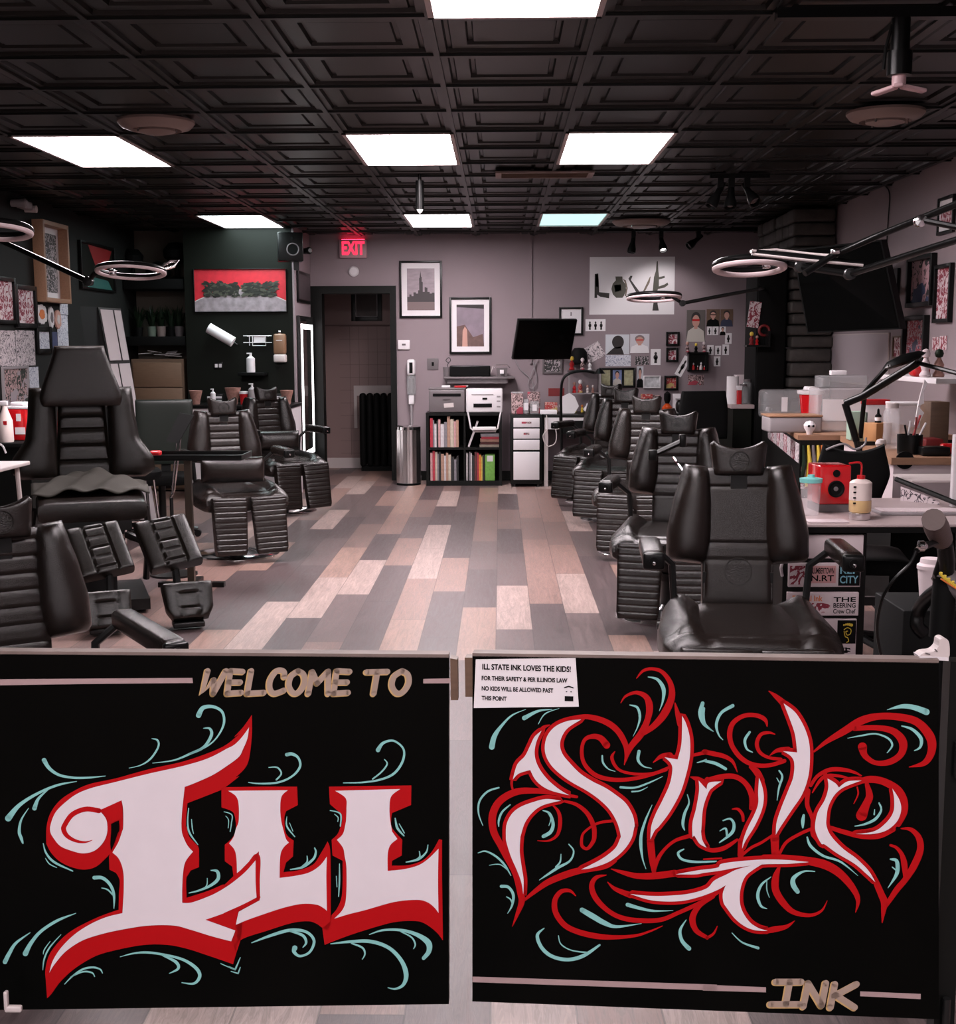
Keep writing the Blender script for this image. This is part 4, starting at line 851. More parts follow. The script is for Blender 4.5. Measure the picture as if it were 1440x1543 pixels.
pic('framed_picture', 'small framed grid print hanging below the wall television', 'picture', (817, 538, 847, 563), A_mat('sk3'), fw=.022, frame='grey', mt='paper')
pic('framed_picture', 'narrow dark photograph on the partition side above the lit mirror', 'picture', (447, 410, 468, 457), A_mat(mat('dark narrow print', (.05, .04, .042), .4, vary=.8, scale=6)), ('X', PX1 - 0.0), 'black', .03) if 0 else None

# LOVE poster: four objects standing for the letters
def A_love(mb, w, h, y):
    mb.m('paper').quad((0, 0), w, h, y); y -= .001
    def P_(pts_, mt): mb.m(mt); n = [( (px / 545 - .5) * w, y, (.5 - pz / 370) * h) for px, pz in pts_]; mb.poly(n)
    dk = flat((.03, .025, .022)); br = flat((.16, .12, .09)); gn = flat((.07, .065, .05))
    P_([(33, 108), (55, 105), (62, 225), (128, 232), (126, 265), (70, 255), (48, 240), (50, 262), (32, 262)], dk); P_([(38, 112), (52, 110), (56, 190), (40, 190)], br)
    P_([(165, 125), (210, 125), (212, 150), (232, 178), (235, 215), (222, 248), (212, 262), (172, 262), (150, 240), (140, 205), (148, 172), (168, 150)], gn); P_([(212, 140), (232, 150), (245, 200), (235, 250), (226, 250), (236, 200), (224, 160)], br)
    P_([(158, 180), (200, 175), (205, 215), (165, 225)], dk)
    P_([(248, 140), (262, 120), (275, 122), (265, 148), (315, 215), (325, 228), (300, 228)], dk); P_([(340, 228), (385, 130), (392, 125), (385, 165), (352, 228)], br)
    P_([(428, 30), (436, 28), (440, 90), (445, 130), (480, 122), (482, 135), (444, 146), (444, 190), (480, 178), (500, 165), (505, 180), (480, 198), (440, 206), (430, 228), (405, 228), (412, 130), (424, 90)], gn); P_([(412, 290), (436, 290), (446, 345), (405, 345)], dk)
pic('poster', 'large white poster spelling LOVE with weapon silhouettes on the back wall', 'poster', (888, 387, 1016, 474), A_love, frame=None)
pic('photo_strip', 'white strip with three small dark figures left under the LOVE poster', 'print', (882, 481, 912, 499), A_figure(3), frame=None)
def A_sil(mb, w, h, y):
    mb.m(flat((.55, .56, .60))).quad((0, 0), w, h, y); mb.m('hair'); ell(mb, .02 * w, .12 * h, .25 * w, .33 * h, y - .001)
    mb.add([(-.46 * w, y - .001, -.5 * h), (.28 * w, y - .001, -.5 * h), (.16 * w, y - .001, -.1 * h), (-.14 * w, y - .001, -.15 * h)], [[0, 1, 2, 3]])
pic('poster', 'pale print of a black head silhouette on the back wall', 'poster', (912, 504, 948, 534), A_sil, frame=None)
pic('paper_sheet', 'pale sheet pinned directly below the head silhouette print', 'paper', (912, 535, 950, 552), A_mat('sk4'), frame=None)
pic('drawing', 'square portrait drawing with red glasses right of the head silhouette', 'drawing', (949, 503, 978, 532), A_person(flat((.55, .52, .56)), 'paper', flat((.2, .15, .15)), 'red'), frame=None)
pic('paper_sheet', 'small white scribbled paper, left of two below the glasses portrait', 'paper', (957, 537, 966, 550), A_mat('sk3'), frame=None)
pic('paper_sheet', 'small white scribbled paper, right of two below the glasses portrait', 'paper', (967, 537, 977, 550), A_mat('sk3'), frame=None)
pic('photo', 'narrow print of one standing dark figure left of the small frames', 'photo', (980, 526, 995, 550), A_figure(1), frame=None)
pic('drawing', 'tilted white sheet of drawings beside the black cap silhouette', 'drawing', (884, 518, 908, 542), A_mat('sk1'), frame=None, tilt=-.5)
def A_blob(mb, w, h, y): mb.m('hair'); ell(mb, 0, 0, w * .5, h * .5, y)
t = thing('cap', 'black cap hanging on the wall right of the television', 'hat', onY(872, 538, YB - .05)); B('matte').lathe([(.001, .10), (.05, .095), (.085, .05), (.09, -.06)], n=24).box((0, -.09, -.06), (.13, .1, .012), rx=.3, b=.004).build('crown', t)
t = pic('framed_picture', 'wide black frame with three colour photos, person in the middle', 'picture', (902, 554, 957, 584), A_mat('black'), fw=.018, depth=.025)
for i, (bg, sh) in enumerate(((flat((.30, .33, .28)), 'yellow'), (flat((.16, .2, .38)), 'shirt'), (flat((.42, .40, .32)), 'orange'))):
    mb = MB(); (A_person(bg, sh) if i == 1 else A_mat(mat('landscape print %d' % i, (.35, .33, .2), .6, vary=.7, scale=30)))(mb, .095, .165, 0)
    o = mb.build('photo', t); o.location = ((i - 1) * .122, -.0105, 0)
for i, (r_, m_) in enumerate((((1003, 500, 1023, 521), 'sk2'), ((1003, 524, 1021, 545), 'sk2'), ((1000, 566, 1021, 588), 'colorful'))):
    pic('framed_picture', ('topmost', 'middle', 'lowest')[i] + ' of three small square black frames in a column', 'picture', r_, A_mat(m_), fw=.022, depth=.03)
pic('photo', 'large photo of a person in red glasses and pale jersey on the back wall', 'photo', (1034, 467, 1062, 515), A_person(flat((.10, .085, .08)), 'shirt', 'hair', 'red'), frame=None)
pic('photo', 'portrait photo of a person in black, middle of the top three', 'photo', (1064, 466, 1084, 492), A_person('brownwood', 'matte', 'hair', 'black'), frame=None)
pic('photo', 'portrait photo of a person in dark blue, right of the top three', 'photo', (1085, 466, 1104, 492), A_person('brownwood', flat((.03, .035, .07)), 'hair'), frame=None)
for i, (r_, n_, wh) in enumerate((((1065, 492, 1072, 505), 0, 'leftmost of the three under the top portraits'), ((1073, 492, 1082, 505), 1, 'middle of the three under the top portraits'), ((1084, 492, 1093, 505), 2, 'rightmost of the three under the top portraits'),
        ((1092, 502, 1102, 518), 1, 'alone, highest right of the lower cluster'), ((1065, 520, 1075, 535), 1, 'left in the lower row of three'), ((1077, 521, 1086, 535), 1, 'middle in the lower row of three'), ((1088, 519, 1098, 535), 1, 'right in the lower row of three'), ((1075, 537, 1085, 552), 1, 'lowest of all on the wall'))):
    pic('photo', 'tiny white bordered photo, ' + wh, 'photo', r_, A_person('paper', 'matte') if n_ == 2 else A_figure(1), frame=None, group='tiny wall photos')

# ------------------------------------------------------------------ things on the back wall
p = onY(532, 375, YB - .03)
t = thing('exit_sign', 'glowing red EXIT sign above the doorway', 'sign', p)
B(mat('translucent white housing', (.5, .3, .33), .4)).bb(-.145, .145, -.025, .028, -.095, .095, b=.01).build('housing', t)
mb = MB(); text_mesh(mb, 'EXIT', .19, TR((0, -.027, 0)) @ UPR, emis('lit red letters', (1, .02, .06), 2.2), .006, .62); mb.build('letters', t)
B(emis('red lamp strip', (1, .03, .08), 9)).bb(-.12, .12, -.01, .01, .096, .10).build('top_glow_strip', t)
p = onY(533, 409, YB)
t = thing('smoke_detector', 'small round white detector between the exit sign and doorway', 'smoke detector', p); B('white').lathe([(.055, 0), (.055, .02), (.04, .035), (.001, .038)], n=24, X=RX(PI / 2)).build('cover', t)
p = onY(608.5, 519.5, YB)
t = thing('thermostat', 'white square thermostat right of the doorway', 'thermostat', p); B('white').bb(-.066, .066, -.025, 0, -.05, .05, b=.008).build('case', t); B('grey').bb(-.02, .02, -.028, -.0255, -.008, .012).build('display', t)
p = onY(652, 548.5, YB); t = thing('switch_plate', 'dark square wall plate left of the shelf', 'switch', p); B('grey').bb(-.06, .06, -.012, 0, -.06, .06, b=.004).build('plate', t); B('matte').bb(-.012, .012, -.018, -.0125, -.02, .02).build('toggle', t)
# cordless vacuum on its wall dock
p = onY(621, 640, YB)
t = thing('stick_vacuum', 'white cordless stick vacuum hanging on the wall above the trash can', 'vacuum cleaner', (p.x, YB - .07, 0))
z = lambda py: onY(621, py, YB).z
B('white').bb(-.045, .045, -.05, .05, z(566), z(541), b=.03).build('handle', t); B('matte').bb(-.018, .018, -.053, -.0505, z(562), z(546), b=.004).build('grip', t)
B('clearb').lathe([(.048, z(594)), (.05, z(590)), (.05, z(570)), (.045, z(566))], n=24).build('dust_bin', t); B('grey').cyl((0, 0, z(592)), .03, z(570) - z(592), 16).build('filter', t)
B('white').bb(-.03, .03, -.03, .03, z(609), z(594.5), b=.012).build('neck', t); B('midgrey').cyl((0, 0, z(700)), .014, z(609) - z(700), 14).build('tube', t)
B('white').bb(-.1, .1, -.05, .02, 0.0, .07, b=.02).cyl((0, 0, .05), .014, z(700) - .05, 12).build('floor_head', t)
# trash can
xa, xb = onY(597, 700, 13.25).x, onY(634, 700, 13.25).x; r = (xb - xa) / 2
t = thing('trash_can', 'tall ribbed stainless steel trash can by the doorway', 'trash can', ((xa + xb) / 2, 13.25, 0))
zt = onY(615, 644, 13.1).z; b = B('steel'); n = 64; vs = []
for zz in (.01, zt - .03):
    for i in range(n): a = 2 * PI * i / n; q = r * (.97 + .02 * math.cos(16 * a)); vs.append((q * math.cos(a), q * math.sin(a) * .8, zz))
b.add(vs, [[i, (i + 1) % n, n + (i + 1) % n, n + i] for i in range(n)], True); b.build('body', t)
B('chrome').lathe([(r, zt - .03), (r, zt), (r * .8, zt + .012), (.001, zt + .014)], n=40).build('lid', t); B('matte').lathe([(r * .98, 0), (r * .98, .02)], n=40).build('foot_ring', t)

# bookcase with printers
YC = 13.3; bx0, bx1 = onY(642, 700, YC - .18).x, onY(756, 700, YC - .18).x; bw = bx1 - bx0; bz = onY(700, 622, YC - .18).z
t = thing('bookcase', 'black two by two cube bookcase full of books against the back wall', 'bookcase', ((bx0 + bx1) / 2, YC, 0))
D = .36; T = .03; hb_ = bw / 2
B('blackpaint').bb(-hb_, -hb_ + T, -D / 2, D / 2, 0, bz).build('side_panel', t); B('blackpaint').bb(hb_ - T, hb_, -D / 2, D / 2, 0, bz).build('side_panel', t)
B('blackpaint').bb(-hb_ + T, hb_ - T, -D / 2, D / 2, bz - T, bz).build('top_panel', t); B('blackpaint').bb(-hb_ + T, hb_ - T, -D / 2, D / 2, 0, .05).build('bottom_panel', t)
zm = onY(700, 676, YC - .18).z
B('blackpaint').bb(-hb_ + T, hb_ - T, -D / 2, D / 2, zm - .012, zm + .012).build('shelf', t)
mx_ = onY(700, 700, YC - .18).x - (bx0 + bx1) / 2
B('blackpaint').bb(mx_ - .01, mx_ + .01, -D / 2, D / 2, .05, zm - .012).bb(mx_ - .01, mx_ + .01, -D / 2, D / 2, zm + .012, bz - T).build('divider', t)
B('matte').bb(-hb_ + T, hb_ - T, D / 2 - .008, D / 2, .05, bz - T).build('back_panel', t)
BC = {'red': (.40, .03, .05), 'cream': (.5, .42, .34), 'grey': (.2, .18, .2), 'white': (.55, .5, .52), 'black': (.015, .015, .015), 'tan': (.38, .22, .16), 'pink': (.5, .28, .28), 'maroon': (.10, .02, .02), 'orange': (.62, .2, .03), 'green': (.15, .36, .06), 'yellow': (.6, .45, .1), 'blue grey': (.3, .34, .42)}
BM = {k_: mat('book ' + k_, v_, .6, vary=.35, scale=40) for k_, v_ in BC.items()}; BMP = mat('book pages', (.5, .45, .42), .8)
def book(col, w_, h_, d_, x, y, z_, label, grp, lean=0):
    t_ = thing('book', label, 'book', (x, y, z_), 0, grp); t_.rotation_euler.y = lean
    B(BM[col]).bb(-w_ / 2, w_ / 2, -d_ / 2, -d_ / 2 + .004, 0, h_).bb(-w_ / 2, -w_ / 2 + .0025, -d_ / 2 + .004, d_ / 2, 0, h_).bb(w_ / 2 - .0025, w_ / 2, -d_ / 2 + .004, d_ / 2, 0, h_).build('cover', t_)
    B(BMP).bb(-w_ / 2 + .0025, w_ / 2 - .0025, -d_ / 2 + .005, d_ / 2 - .004, .004, h_ - .004).build('pages', t_)
rows = [((bx0 + T + .012), zm + .013, 'upper left shelf', [('red', .028, .30), ('grey', .012, .28), ('white', .022, .24), ('black', .014, .27), ('pink', .022, .29), ('white', .035, .24), ('grey', .03, .26), ('tan', .03, .32), ('cream', .035, .29), ('pink', .022, .27), ('tan', .025, .28)], 0),
        ((bx0 + T + .012), .051, 'lower left shelf', [('pink', .022, .29), ('red', .025, .31), ('cream', .02, .30), ('grey', .014, .28), ('black', .02, .30), ('tan', .03, .28), ('white', .018, .26), ('tan', .022, .29), ('cream', .026, .27), ('black', .03, .24), ('grey', .024, .22), ('black', .02, .25)], 0),
        ((bx0 + hb_ + mx_ + .016), .051, 'lower right shelf', [('white', .014, .29), ('black', .012, .28), ('grey', .013, .30), ('white', .012, .29), ('black', .025, .26), ('maroon', .026, .30), ('red', .015, .29), ('orange', .022, .27), ('yellow', .012, .25), ('black', .02, .26)], 0)]
for x, z_, where, lst, _ in rows:
    for i, (c_, w_, h_) in enumerate(lst):
        book(c_, w_, h_, .2, x + w_ / 2, YC - .06, z_, '%s book, %s from the left on the %s of the bookcase' % (c_, (ORD + ['last'])[i], where), 'books on the ' + where); x += w_ + .002
t = thing('magazine_file', 'bright green box file at the right end of the lower right shelf', 'box file', (x + .055, YC - .06, .051)); B(BM['green']).bb(-.05, .05, -.1, .1, 0, .27, b=.003).build('box', t); B('white').bb(-.03, .03, -.102, -.1005, .2, .26).build('label_plate', t)
bxr = bx0 + hb_ + mx_ + .02
book('white', .02, .28, .18, bxr + .02, YC - .06, zm + .017, 'pale book leaning in the upper right compartment', 'books in the upper right compartment', .35)
for i, (c_, w_) in enumerate((('cream', .22), ('maroon', .2), ('tan', .21), ('red', .18), ('grey', .2))):
    t_ = thing('book', '%s book lying flat, %s from the bottom of the pile in the bookcase' % (c_, ORD[i]), 'book', (bxr + .245, YC - .06, zm + .0135 + i * .027), R.uniform(-.03, .03), 'books lying flat in the upper right compartment')
    B(BM[c_]).bb(-w_ / 2, w_ / 2, -.09, .09, 0, .003).bb(-w_ / 2, w_ / 2, -.09, .09, .022, .025).bb(-w_ / 2, w_ / 2, -.09, -.087, .003, .022).build('cover', t_); B(BMP).bb(-w_ / 2 + .004, w_ / 2 - .004, -.086, .087, .0031, .0219).build('pages', t_)
# printers
x0, x1 = onY(646, 600, YC - .16).x, onY(700, 600, YC - .16).x; z1 = onY(670, 585, YC - .16).z
t = thing('printer', 'dark grey laser printer standing on the left of the bookcase', 'printer', ((x0 + x1) / 2, YC, bz + .001)); hw_ = (x1 - x0) / 2; hh_ = z1 - bz
B('grey').bb(-hw_, hw_, -.16, .15, 0, hh_ - .02, b=.012).bb(-hw_ - .005, hw_ + .005, -.15, .15, hh_ - .018, hh_, b=.006).build('body', t)
B('matte').bb(-hw_ * .78, hw_ * .78, -.163, -.1605, hh_ * .66, hh_ * .78).build('paper_slot', t); B('grey').bb(-.04, .04, -.17, -.1605, hh_ * .55, hh_ * .62).build('handle', t)
B('offwhite').box((.02, -.163, hh_ * .3), (.10, .003, .045), ry=-.08).build('sticker', t)
x0, x1 = onY(702, 600, YC - .16).x, onY(757, 600, YC - .16).x
t = thing('printer', 'white inkjet printer standing on the right of the bookcase', 'printer', ((x0 + x1) / 2, YC, bz + .001)); hw_ = (x1 - x0) / 2; hh_ -= .01
B('white').bb(-hw_, hw_, -.16, .15, 0, hh_, b=.012).build('body', t); B('midgrey').bb(-hw_ * .7, hw_ * .5, -.163, -.1605, hh_ * .74, hh_ * .78).build('seam', t)
B('matte').bb(-.02, .03, -.164, -.1605, hh_ * .55, hh_ * .63).build('badge', t); B('matte').bb(-hw_ * .6, hw_ * .42, -.165, -.1605, hh_ * .22, hh_ * .38, b=.002).build('output_slot', t)
for i, zz in enumerate((.65, .45, .22)): B('midgrey').bb(hw_ * .68, hw_ * .88, -.164, -.1605, hh_ * zz, hh_ * (zz + .06)).build('button', t)
tr = B('white').tube([(-.17, -.195, .01), (-.14, -.2, -.16), (-.1, -.22, -.19), (.1, -.22, -.19), (.14, -.2, -.16), (.17, -.195, .01)], .009, 8); tr.bb(-.12, .12, -.22, -.19, -.2, -.18).build('paper_tray', t)
o = B('paper').bb(-.12, .12, -.30, -.20, 0, .03, b=.003).build('paper_stack'); o.location = ((x0 + x1) / 2, YC, bz - .172); tag(o, 'stack of off-white paper in the tray hanging from the white printer', 'paper')
o.parent = None
# wall shelf and the things on it
YS = 13.5; x0, x1 = onY(668, 575, YS - .12).x, onY(775, 575, YS - .12).x; zs = onY(700, 568, YS - .12).z
t = thing('wall_shelf', 'grey floating wall shelf above the printers', 'shelf', ((x0 + x1) / 2, YS + .05, zs)); hw_ = (x1 - x0) / 2
B('grey').bb(-hw_, hw_, -.13, .13, -.022, 0, b=.004).build('board', t); B('grey').bb(-hw_ * .9, hw_ * .8, -.1, .13, -.07, -.023).build('apron', t)
def onsh(px): return (onY(px, 560, YS).x, YS + .04, zs + .001)
q = onsh(708); t = thing('speaker_bar', 'long black box speaker on the wall shelf', 'speaker', q); B('black').bb(-.215, .215, -.07, .07, 0, .115, b=.014).build('case', t); B('matte').bb(-.2, .2, -.0735, -.0705, .01, .105).build('grille', t)
q = onsh(673); t = thing('plant_pot', 'grey cup with a wiry twig standing at the left end of the wall shelf', 'pot', q); B('grey').lathe([(.035, 0), (.043, .1), (.038, .1), (.03, .01), (.001, .008)], n=20).build('cup', t)
tw = B('darkmetal').tube(smooth([(0, 0, .05), (.01, 0, .13), (.04, 0, .17), (.02, 0, .2), (-.01, 0, .17), (.02, 0, .14)], 5), .004, 6); tw.build('twig', t)
q = onsh(740); o = B('offwhite').box((0, 0, .055), (.008, .09, .11), ry=.35).build('card'); o.location = q; tag(o, 'pale card leaning beside the speaker box on the wall shelf', 'card')
q = onsh(756); t = thing('basket', 'grey wire basket with a star tag on the wall shelf', 'basket', q); B('grey').lathe([(.07, 0), (.085, .09), (.08, .09), (.065, .006), (.001, .005)], n=4, X=RZ(PI / 4)).build('body', t); B('chrome').tube([(-.085, -.05, .092), (-.06, -.06, .12), (.06, -.06, .12), (.085, -.05, .092)], .004, 6).build('handle', t)
B('paper').bb(-.02, .02, -.085, -.08, .03, .07, b=.002).build('star_tag', t)
o = B('white').box((0, 0, .012), (.09, .05, .024), b=.006).build('power_adapter'); o.location = (onY(672, 570, YC).x, YC - .05, onY(676, 584, YC).z); o.location.z = bz + hh_ + .012; tag(o, 'small white adapter on top of the grey printer', 'adapter')
o = B('red').box((0, 0, .01), (.12, .06, .02), b=.004, rz=.2).m('white').box((.05, .03, .015), (.06, .04, .012), rz=-.3).build('label_packet'); o.location = (onY(690, 580, YC).x + .02, YC - .02, bz + hh_ + .012); tag(o, 'small red and white packet on top of the grey printer', 'packet')

# television
YT = 13.0; c = onY(821, 512, YT); psi, phi = rad(22), rad(22)
t = thing('television', 'black flat television on a tilting arm on the back wall', 'television', c, 0); t.rotation_euler = (-phi * -1, 0, psi) if 0 else (0, 0, 0)
Xt = RZ(psi) @ RX(phi)
w2, h2 = .325, .215
b = B('black'); b.T = Xt; b.bb(-w2, w2, 0, .04, -h2, h2, b=.006).build('housing', t); b = B('screen'); b.T = Xt; b.bb(-w2 + .012, w2 - .012, -.003, -.0005, -h2 + .014, h2 - .01).build('screen', t)
B('darkmetal').tube([(0, .05, 0), (.08, .3, -.02), (0, YB - YT - .01, -.02)], .02).box((0, YB - YT - .012, -.02), (.12, .02, .2)).build('wall_arm', t)
for nm, pp, lb in (('cable', [(775, 540), (783, 556), (800, 572), (803, 590), (795, 606)], 'grey cable hanging from the television, long one to the desk'), ('cable', [(810, 540), (800, 565), (795, 580), (802, 585), (808, 572), (803, 545)], 'grey cable looped under the television')):
    b = B('midgrey'); b.tube([onY(x, y, YB - .03) for x, y in smooth(pp, 6)], .005, 6); tag(b.build(nm), lb, 'cable')

# radiator and its niche in the hall
a, b_ = onY(542, 650, 14.75), onY(592, 650, 14.75); z0, z1 = onY(560, 706, 14.75).z, onY(560, 592, 14.75).z
z0 = max(0.0, z0)
t = thing('radiator', 'black column radiator seen through the doorway', 'radiator', ((a.x + b_.x) / 2, 14.75, 0)); nb = 6; wd = (b_.x - a.x) * 1.25
for i in range(nb):
    x = -(b_.x - a.x) / 2 + (i + .5) * wd / nb
    B('matte').bb(x - wd / nb * .44, x + wd / nb * .44, -.08, .08, .05, z1, b=.035).build('section', t)
B('matte').bb(-(b_.x - a.x) / 2 + .02, wd * .6, -.05, .05, 0, .06).build('feet', t)
a, b_ = onY(533, 600, HALL - .03), onY(600, 600, HALL - .03); z2 = onY(560, 581, HALL - .03).z; z3 = onY(560, 645, HALL - .03).z
o = B('offwhite').bb(a.x, a.x + .035, HALL - .03, HALL - .003, z3, z2).bb(a.x + .035, b_.x + .4, HALL - .03, HALL - .003, z2 - .12, z2).build('radiator_shield'); tag(o, 'pale painted panel on the hall wall behind the radiator', 'panel')

# drawer cabinet and desk, right part of the back wall
YD = 13.2; x0, x1 = onY(769, 700, YD - .22).x, onY(817, 700, YD - .22).x; zd = onY(790, 625, YD - .22).z
t = thing('drawer_cabinet', 'black drawer cabinet with white drawer fronts by the back wall desk', 'cabinet', ((x0 + x1) / 2, YD, 0)); hw_ = (x1 - x0) / 2
B('blackpaint').bb(-hw_, hw_, -.2, .22, .03, zd, b=.004).build('carcass', t)
for i, (ya, yb) in enumerate(((630, 644), (646, 661), (663, 678), (681, 723))):
    za, zb = onY(790, yb, YD - .22).z, onY(790, ya, YD - .22).z
    d = B('white').bb(-hw_ + .03, hw_ - .03, -.218, -.2005, za, zb, b=.003); d_ = d.build('drawer', t)
    if i in (0, 1): 
        mb = MB(); text_mesh(mb, 'Ink' if i else 'STUDIO', .035, TR((0, -.2195, (za + zb) / 2)) @ UPR, 'darkred' if i else 'pinkpack', .002) if 0 else mb.m('pinkpack').quad((0, (za + zb) / 2), .10 if not i else .06, .02, -.2192); mb.build('sticker', d_)
for sx in (-1, 1):
    B('darkmetal').cyl((sx * (hw_ - .04), -.17, 0), .018, .03, 10).build('caster', t)
xd1 = onY(1090, 620, YD).x; xd0 = x1 + .01
t = thing('desk', 'long dark desk along the right part of the back wall', 'desk', ((xd0 + xd1) / 2, YD + .1, 0)); hw2 = (xd1 - xd0) / 2
B('blackpaint').bb(-hw2, hw2, -.3, .36, zd - .03, zd, b=.004).build('desktop', t)
B('white').bb(-hw2 + .02, -hw2 + .16, -.30, -.28, zd - .15, zd - .031).build('side_drawer', t); B('white').bb(-hw2 + .17, -hw2 + .75, -.30, -.28, zd - .062, zd - .032).build('front_rail', t)
B('blackpaint').bb(-hw2 + .17, hw2 - .03, -.26, -.24, zd - .2, zd - .063).build('apron', t)
for sx, sy in ((-1, -1), (1, -1), (-1, 1), (1, 1)): B('offwhite' if sx < 0 and sy < 0 else 'blackpaint').bb(sx * (hw2 - .03) - .02, sx * (hw2 - .03) + .02, sy * .27 + .01, sy * .27 + .05, 0, zd - .03).build('leg', t)
b = B('offwhite').tube([onY(x, y, YD - .23) for x, y in smooth([(823, 625), (825, 645), (818, 657), (824, 672), (836, 668), (838, 652), (833, 640)], 6)], .006, 6); tag(b.build('cable'), 'white cable hanging down beside the drawer cabinet', 'cable')
def ond(px, y=YD): return (onY(px, 612, y).x, y, zd + .001)
def boxy(name, label, cat, px, w_, h_, d_, mt, y=YD, z=None, rz=0, extra=None, b=.003, group=None):
    o_ = thing(name, label, cat, (onY(px, 612, y).x, y, (zd if z is None else z) + .001), rz, group); B(mt).bb(-w_ / 2, w_ / 2, -d_ / 2, d_ / 2, 0, h_, b=b).build('body', o_)
    if extra: extra(o_, w_, h_, d_)
    return o_
def lid(mt, hh=.015):
    return lambda o_, w_, h_, d_: B(mt).bb(-w_ / 2 - .003, w_ / 2 + .003, -d_ / 2 - .003, d_ / 2 + .003, h_, h_ + hh, b=.003).build('lid', o_)
def lab(mt, f=.5):
    return lambda o_, w_, h_, d_: B(mt).bb(-w_ / 2 * f, w_ / 2 * f, -d_ / 2 - .002, -d_ / 2 - .0003, h_ * .25, h_ * .75).build('label_plate', o_)
boxy('supply_box', 'clear plastic box of pink packets on the drawer cabinet, left one', 'box', 779, .12, .21, .14, 'pinkpack', extra=lid('clear'))
boxy('supply_box', 'clear plastic organiser with white card on the drawer cabinet', 'box', 791, .07, .15, .10, 'clear', extra=lab('paper', .9))
boxy('supply_box', 'pink card box with printing at the back of the drawer cabinet', 'box', 804, .13, .22, .08, 'pinkpack', y=YD + .09)
boxy('supply_box', 'smoky plastic box on the right of the drawer cabinet', 'box', 805, .09, .13, .09, 'clearb', y=YD - .05, extra=lab('paper', .5))
boxy('ink_bottle_rack', 'cluster of small red and brown ink bottles on the desk left end', 'rack', 830, .13, .11, .1, 'colorful', y=YD + .12)
boxy('paper_pile', 'flat pile of white paper on the left end of the desk', 'paper', 826, .17, .04, .2, 'paper', y=YD - .08)
o = B('paper').prism([onY(x, y, YD + .02) for x, y in ((846, 598), (858, 592), (866, 598), (872, 612), (862, 628), (850, 628), (842, 612))], (0, .02, 0)).build('envelope_card'); tag(o, 'white cut-out card standing on the desk left of the small shelf unit', 'card')
pic('paper_sheet', 'maroon card pinned to the wall above the desk left end', 'card', (826, 585, 850, 597), A_mat('darkred'), frame=None)
b = B('black').tube([onY(x, y, YD - .38) for x, y in smooth([(846, 690), (845.5, 640), (845, 595), (848, 572), (860, 562), (880, 559), (897, 562)], 6)], .014, 8); t = thing('desk_lamp', 'black gooseneck lamp arching over the small shelf unit on the desk', 'lamp', (0, 0, 0)); b.build('gooseneck', t)
q = onY(903, 563, YD - .38); B('black').lathe([(.02, .05), (.06, 0), (.055, 0), (.018, .045)], q, 20).build('lamp_shade', t); q = onY(846, 690, YD - .38); B('black').cyl((q.x, q.y, 0), .09, .02, 24).cyl((q.x, q.y, .02), .012, q.z, 8).build('base', t)
# small shelf unit with figurines
xs0, xs1 = onY(857, 600, YD + .25).x, onY(903, 600, YD + .25).x; za = zd + .001; ztop = onY(880, 560, YD + .2).z; zmid = onY(880, 592, YD + .2).z
t = thing('desk_shelf_unit', 'small grey shelf unit with figurines standing on the desk', 'shelf', ((xs0 + xs1) / 2, YD + .25, za)); hw3 = (xs1 - xs0) / 2
for sx in (-1, 1): B('midgrey').bb(sx * hw3 - .008, sx * hw3 + .008, -.08, .08, 0, ztop - za).build('side_panel', t)
B('midgrey').bb(-hw3, hw3, -.08, .08, zmid - za - .012, zmid - za).build('shelf', t); B('grey').bb(-hw3 - .02, hw3 + .02, -.09, .09, ztop - za, ztop - za + .015).build('top_board', t)
def figurine(label, px, z, y, s, c1, c2, group='small figurines'):
    t_ = thing('figurine', label, 'figurine', (onY(px, 600, y).x, y, z + .001), 0, group)
    B(c1).lathe([(s * .3, 0), (s * .34, s * .12), (s * .2, s * .35), (s * .3, s * .7), (s * .14, s * 1.0), (s * .1, s * 1.1)], n=14).build('body', t_)
    B(c2).lathe([(.001, s * 1.06), (s * .2, s * 1.15), (s * .26, s * 1.35), (s * .18, s * 1.55), (.001, s * 1.62)], n=14).build('head', t_)
for px, z, s, c1, c2, lb in ((865, zmid, .07, 'red', 'skin', 'red figurine at the left of the shelf unit middle board'), (874, zmid, .085, 'colorful', 'white', 'white headed figurine in the middle of the shelf unit'), (885, zmid, .05, 'offwhite', 'skin', 'small pale figurine right of the white headed one'), (893, zmid, .05, 'tan' if 0 else 'terracotta', 'offwhite', 'small brown figurine at the right of the shelf unit middle board'),
        (861, ztop + .015, .09, 'red', 'yellow', 'red based trophy figurine on the shelf unit top left'), (877, ztop + .015, .08, 'pinkpack', 'pink', 'pink figurine on the shelf unit top'), (888, ztop + .015, .07, 'paper', 'sk1', 'white figurine on the shelf unit top right'),
        (866, zd, .06, 'yellow', 'colorful', 'yellow figurine under the shelf unit, left'), (877, zd, .05, 'yellow', 'orange', 'yellow figurine under the shelf unit, right'), (1034, onY(1035, 531, YB - .1).z, .07, 'pinkpack', 'skin', 'pink plush figurine on the shadow box, left'), (1047, onY(1035, 531, YB - .1).z, .06, 'matte', 'yellow', 'dark figurine with yellow head on the shadow box'), (1059, onY(1035, 531, YB - .1).z, .07, 'pinkpack', 'pink', 'pale pink figurine on the shadow box, right')):
    figurine(lb, px, z, YD + .22 if z < ztop + .1 and px < 1000 else YB - .07, s, c1, c2)
o = B('paper').prism([onY(x, y, YD + .05) for x, y in ((878, 617), (886, 607), (896, 610), (890, 627))], (0, .004, 0)).build('paper_sheet'); tag(o, 'white sheet propped on the desk right of the small shelf unit', 'paper')
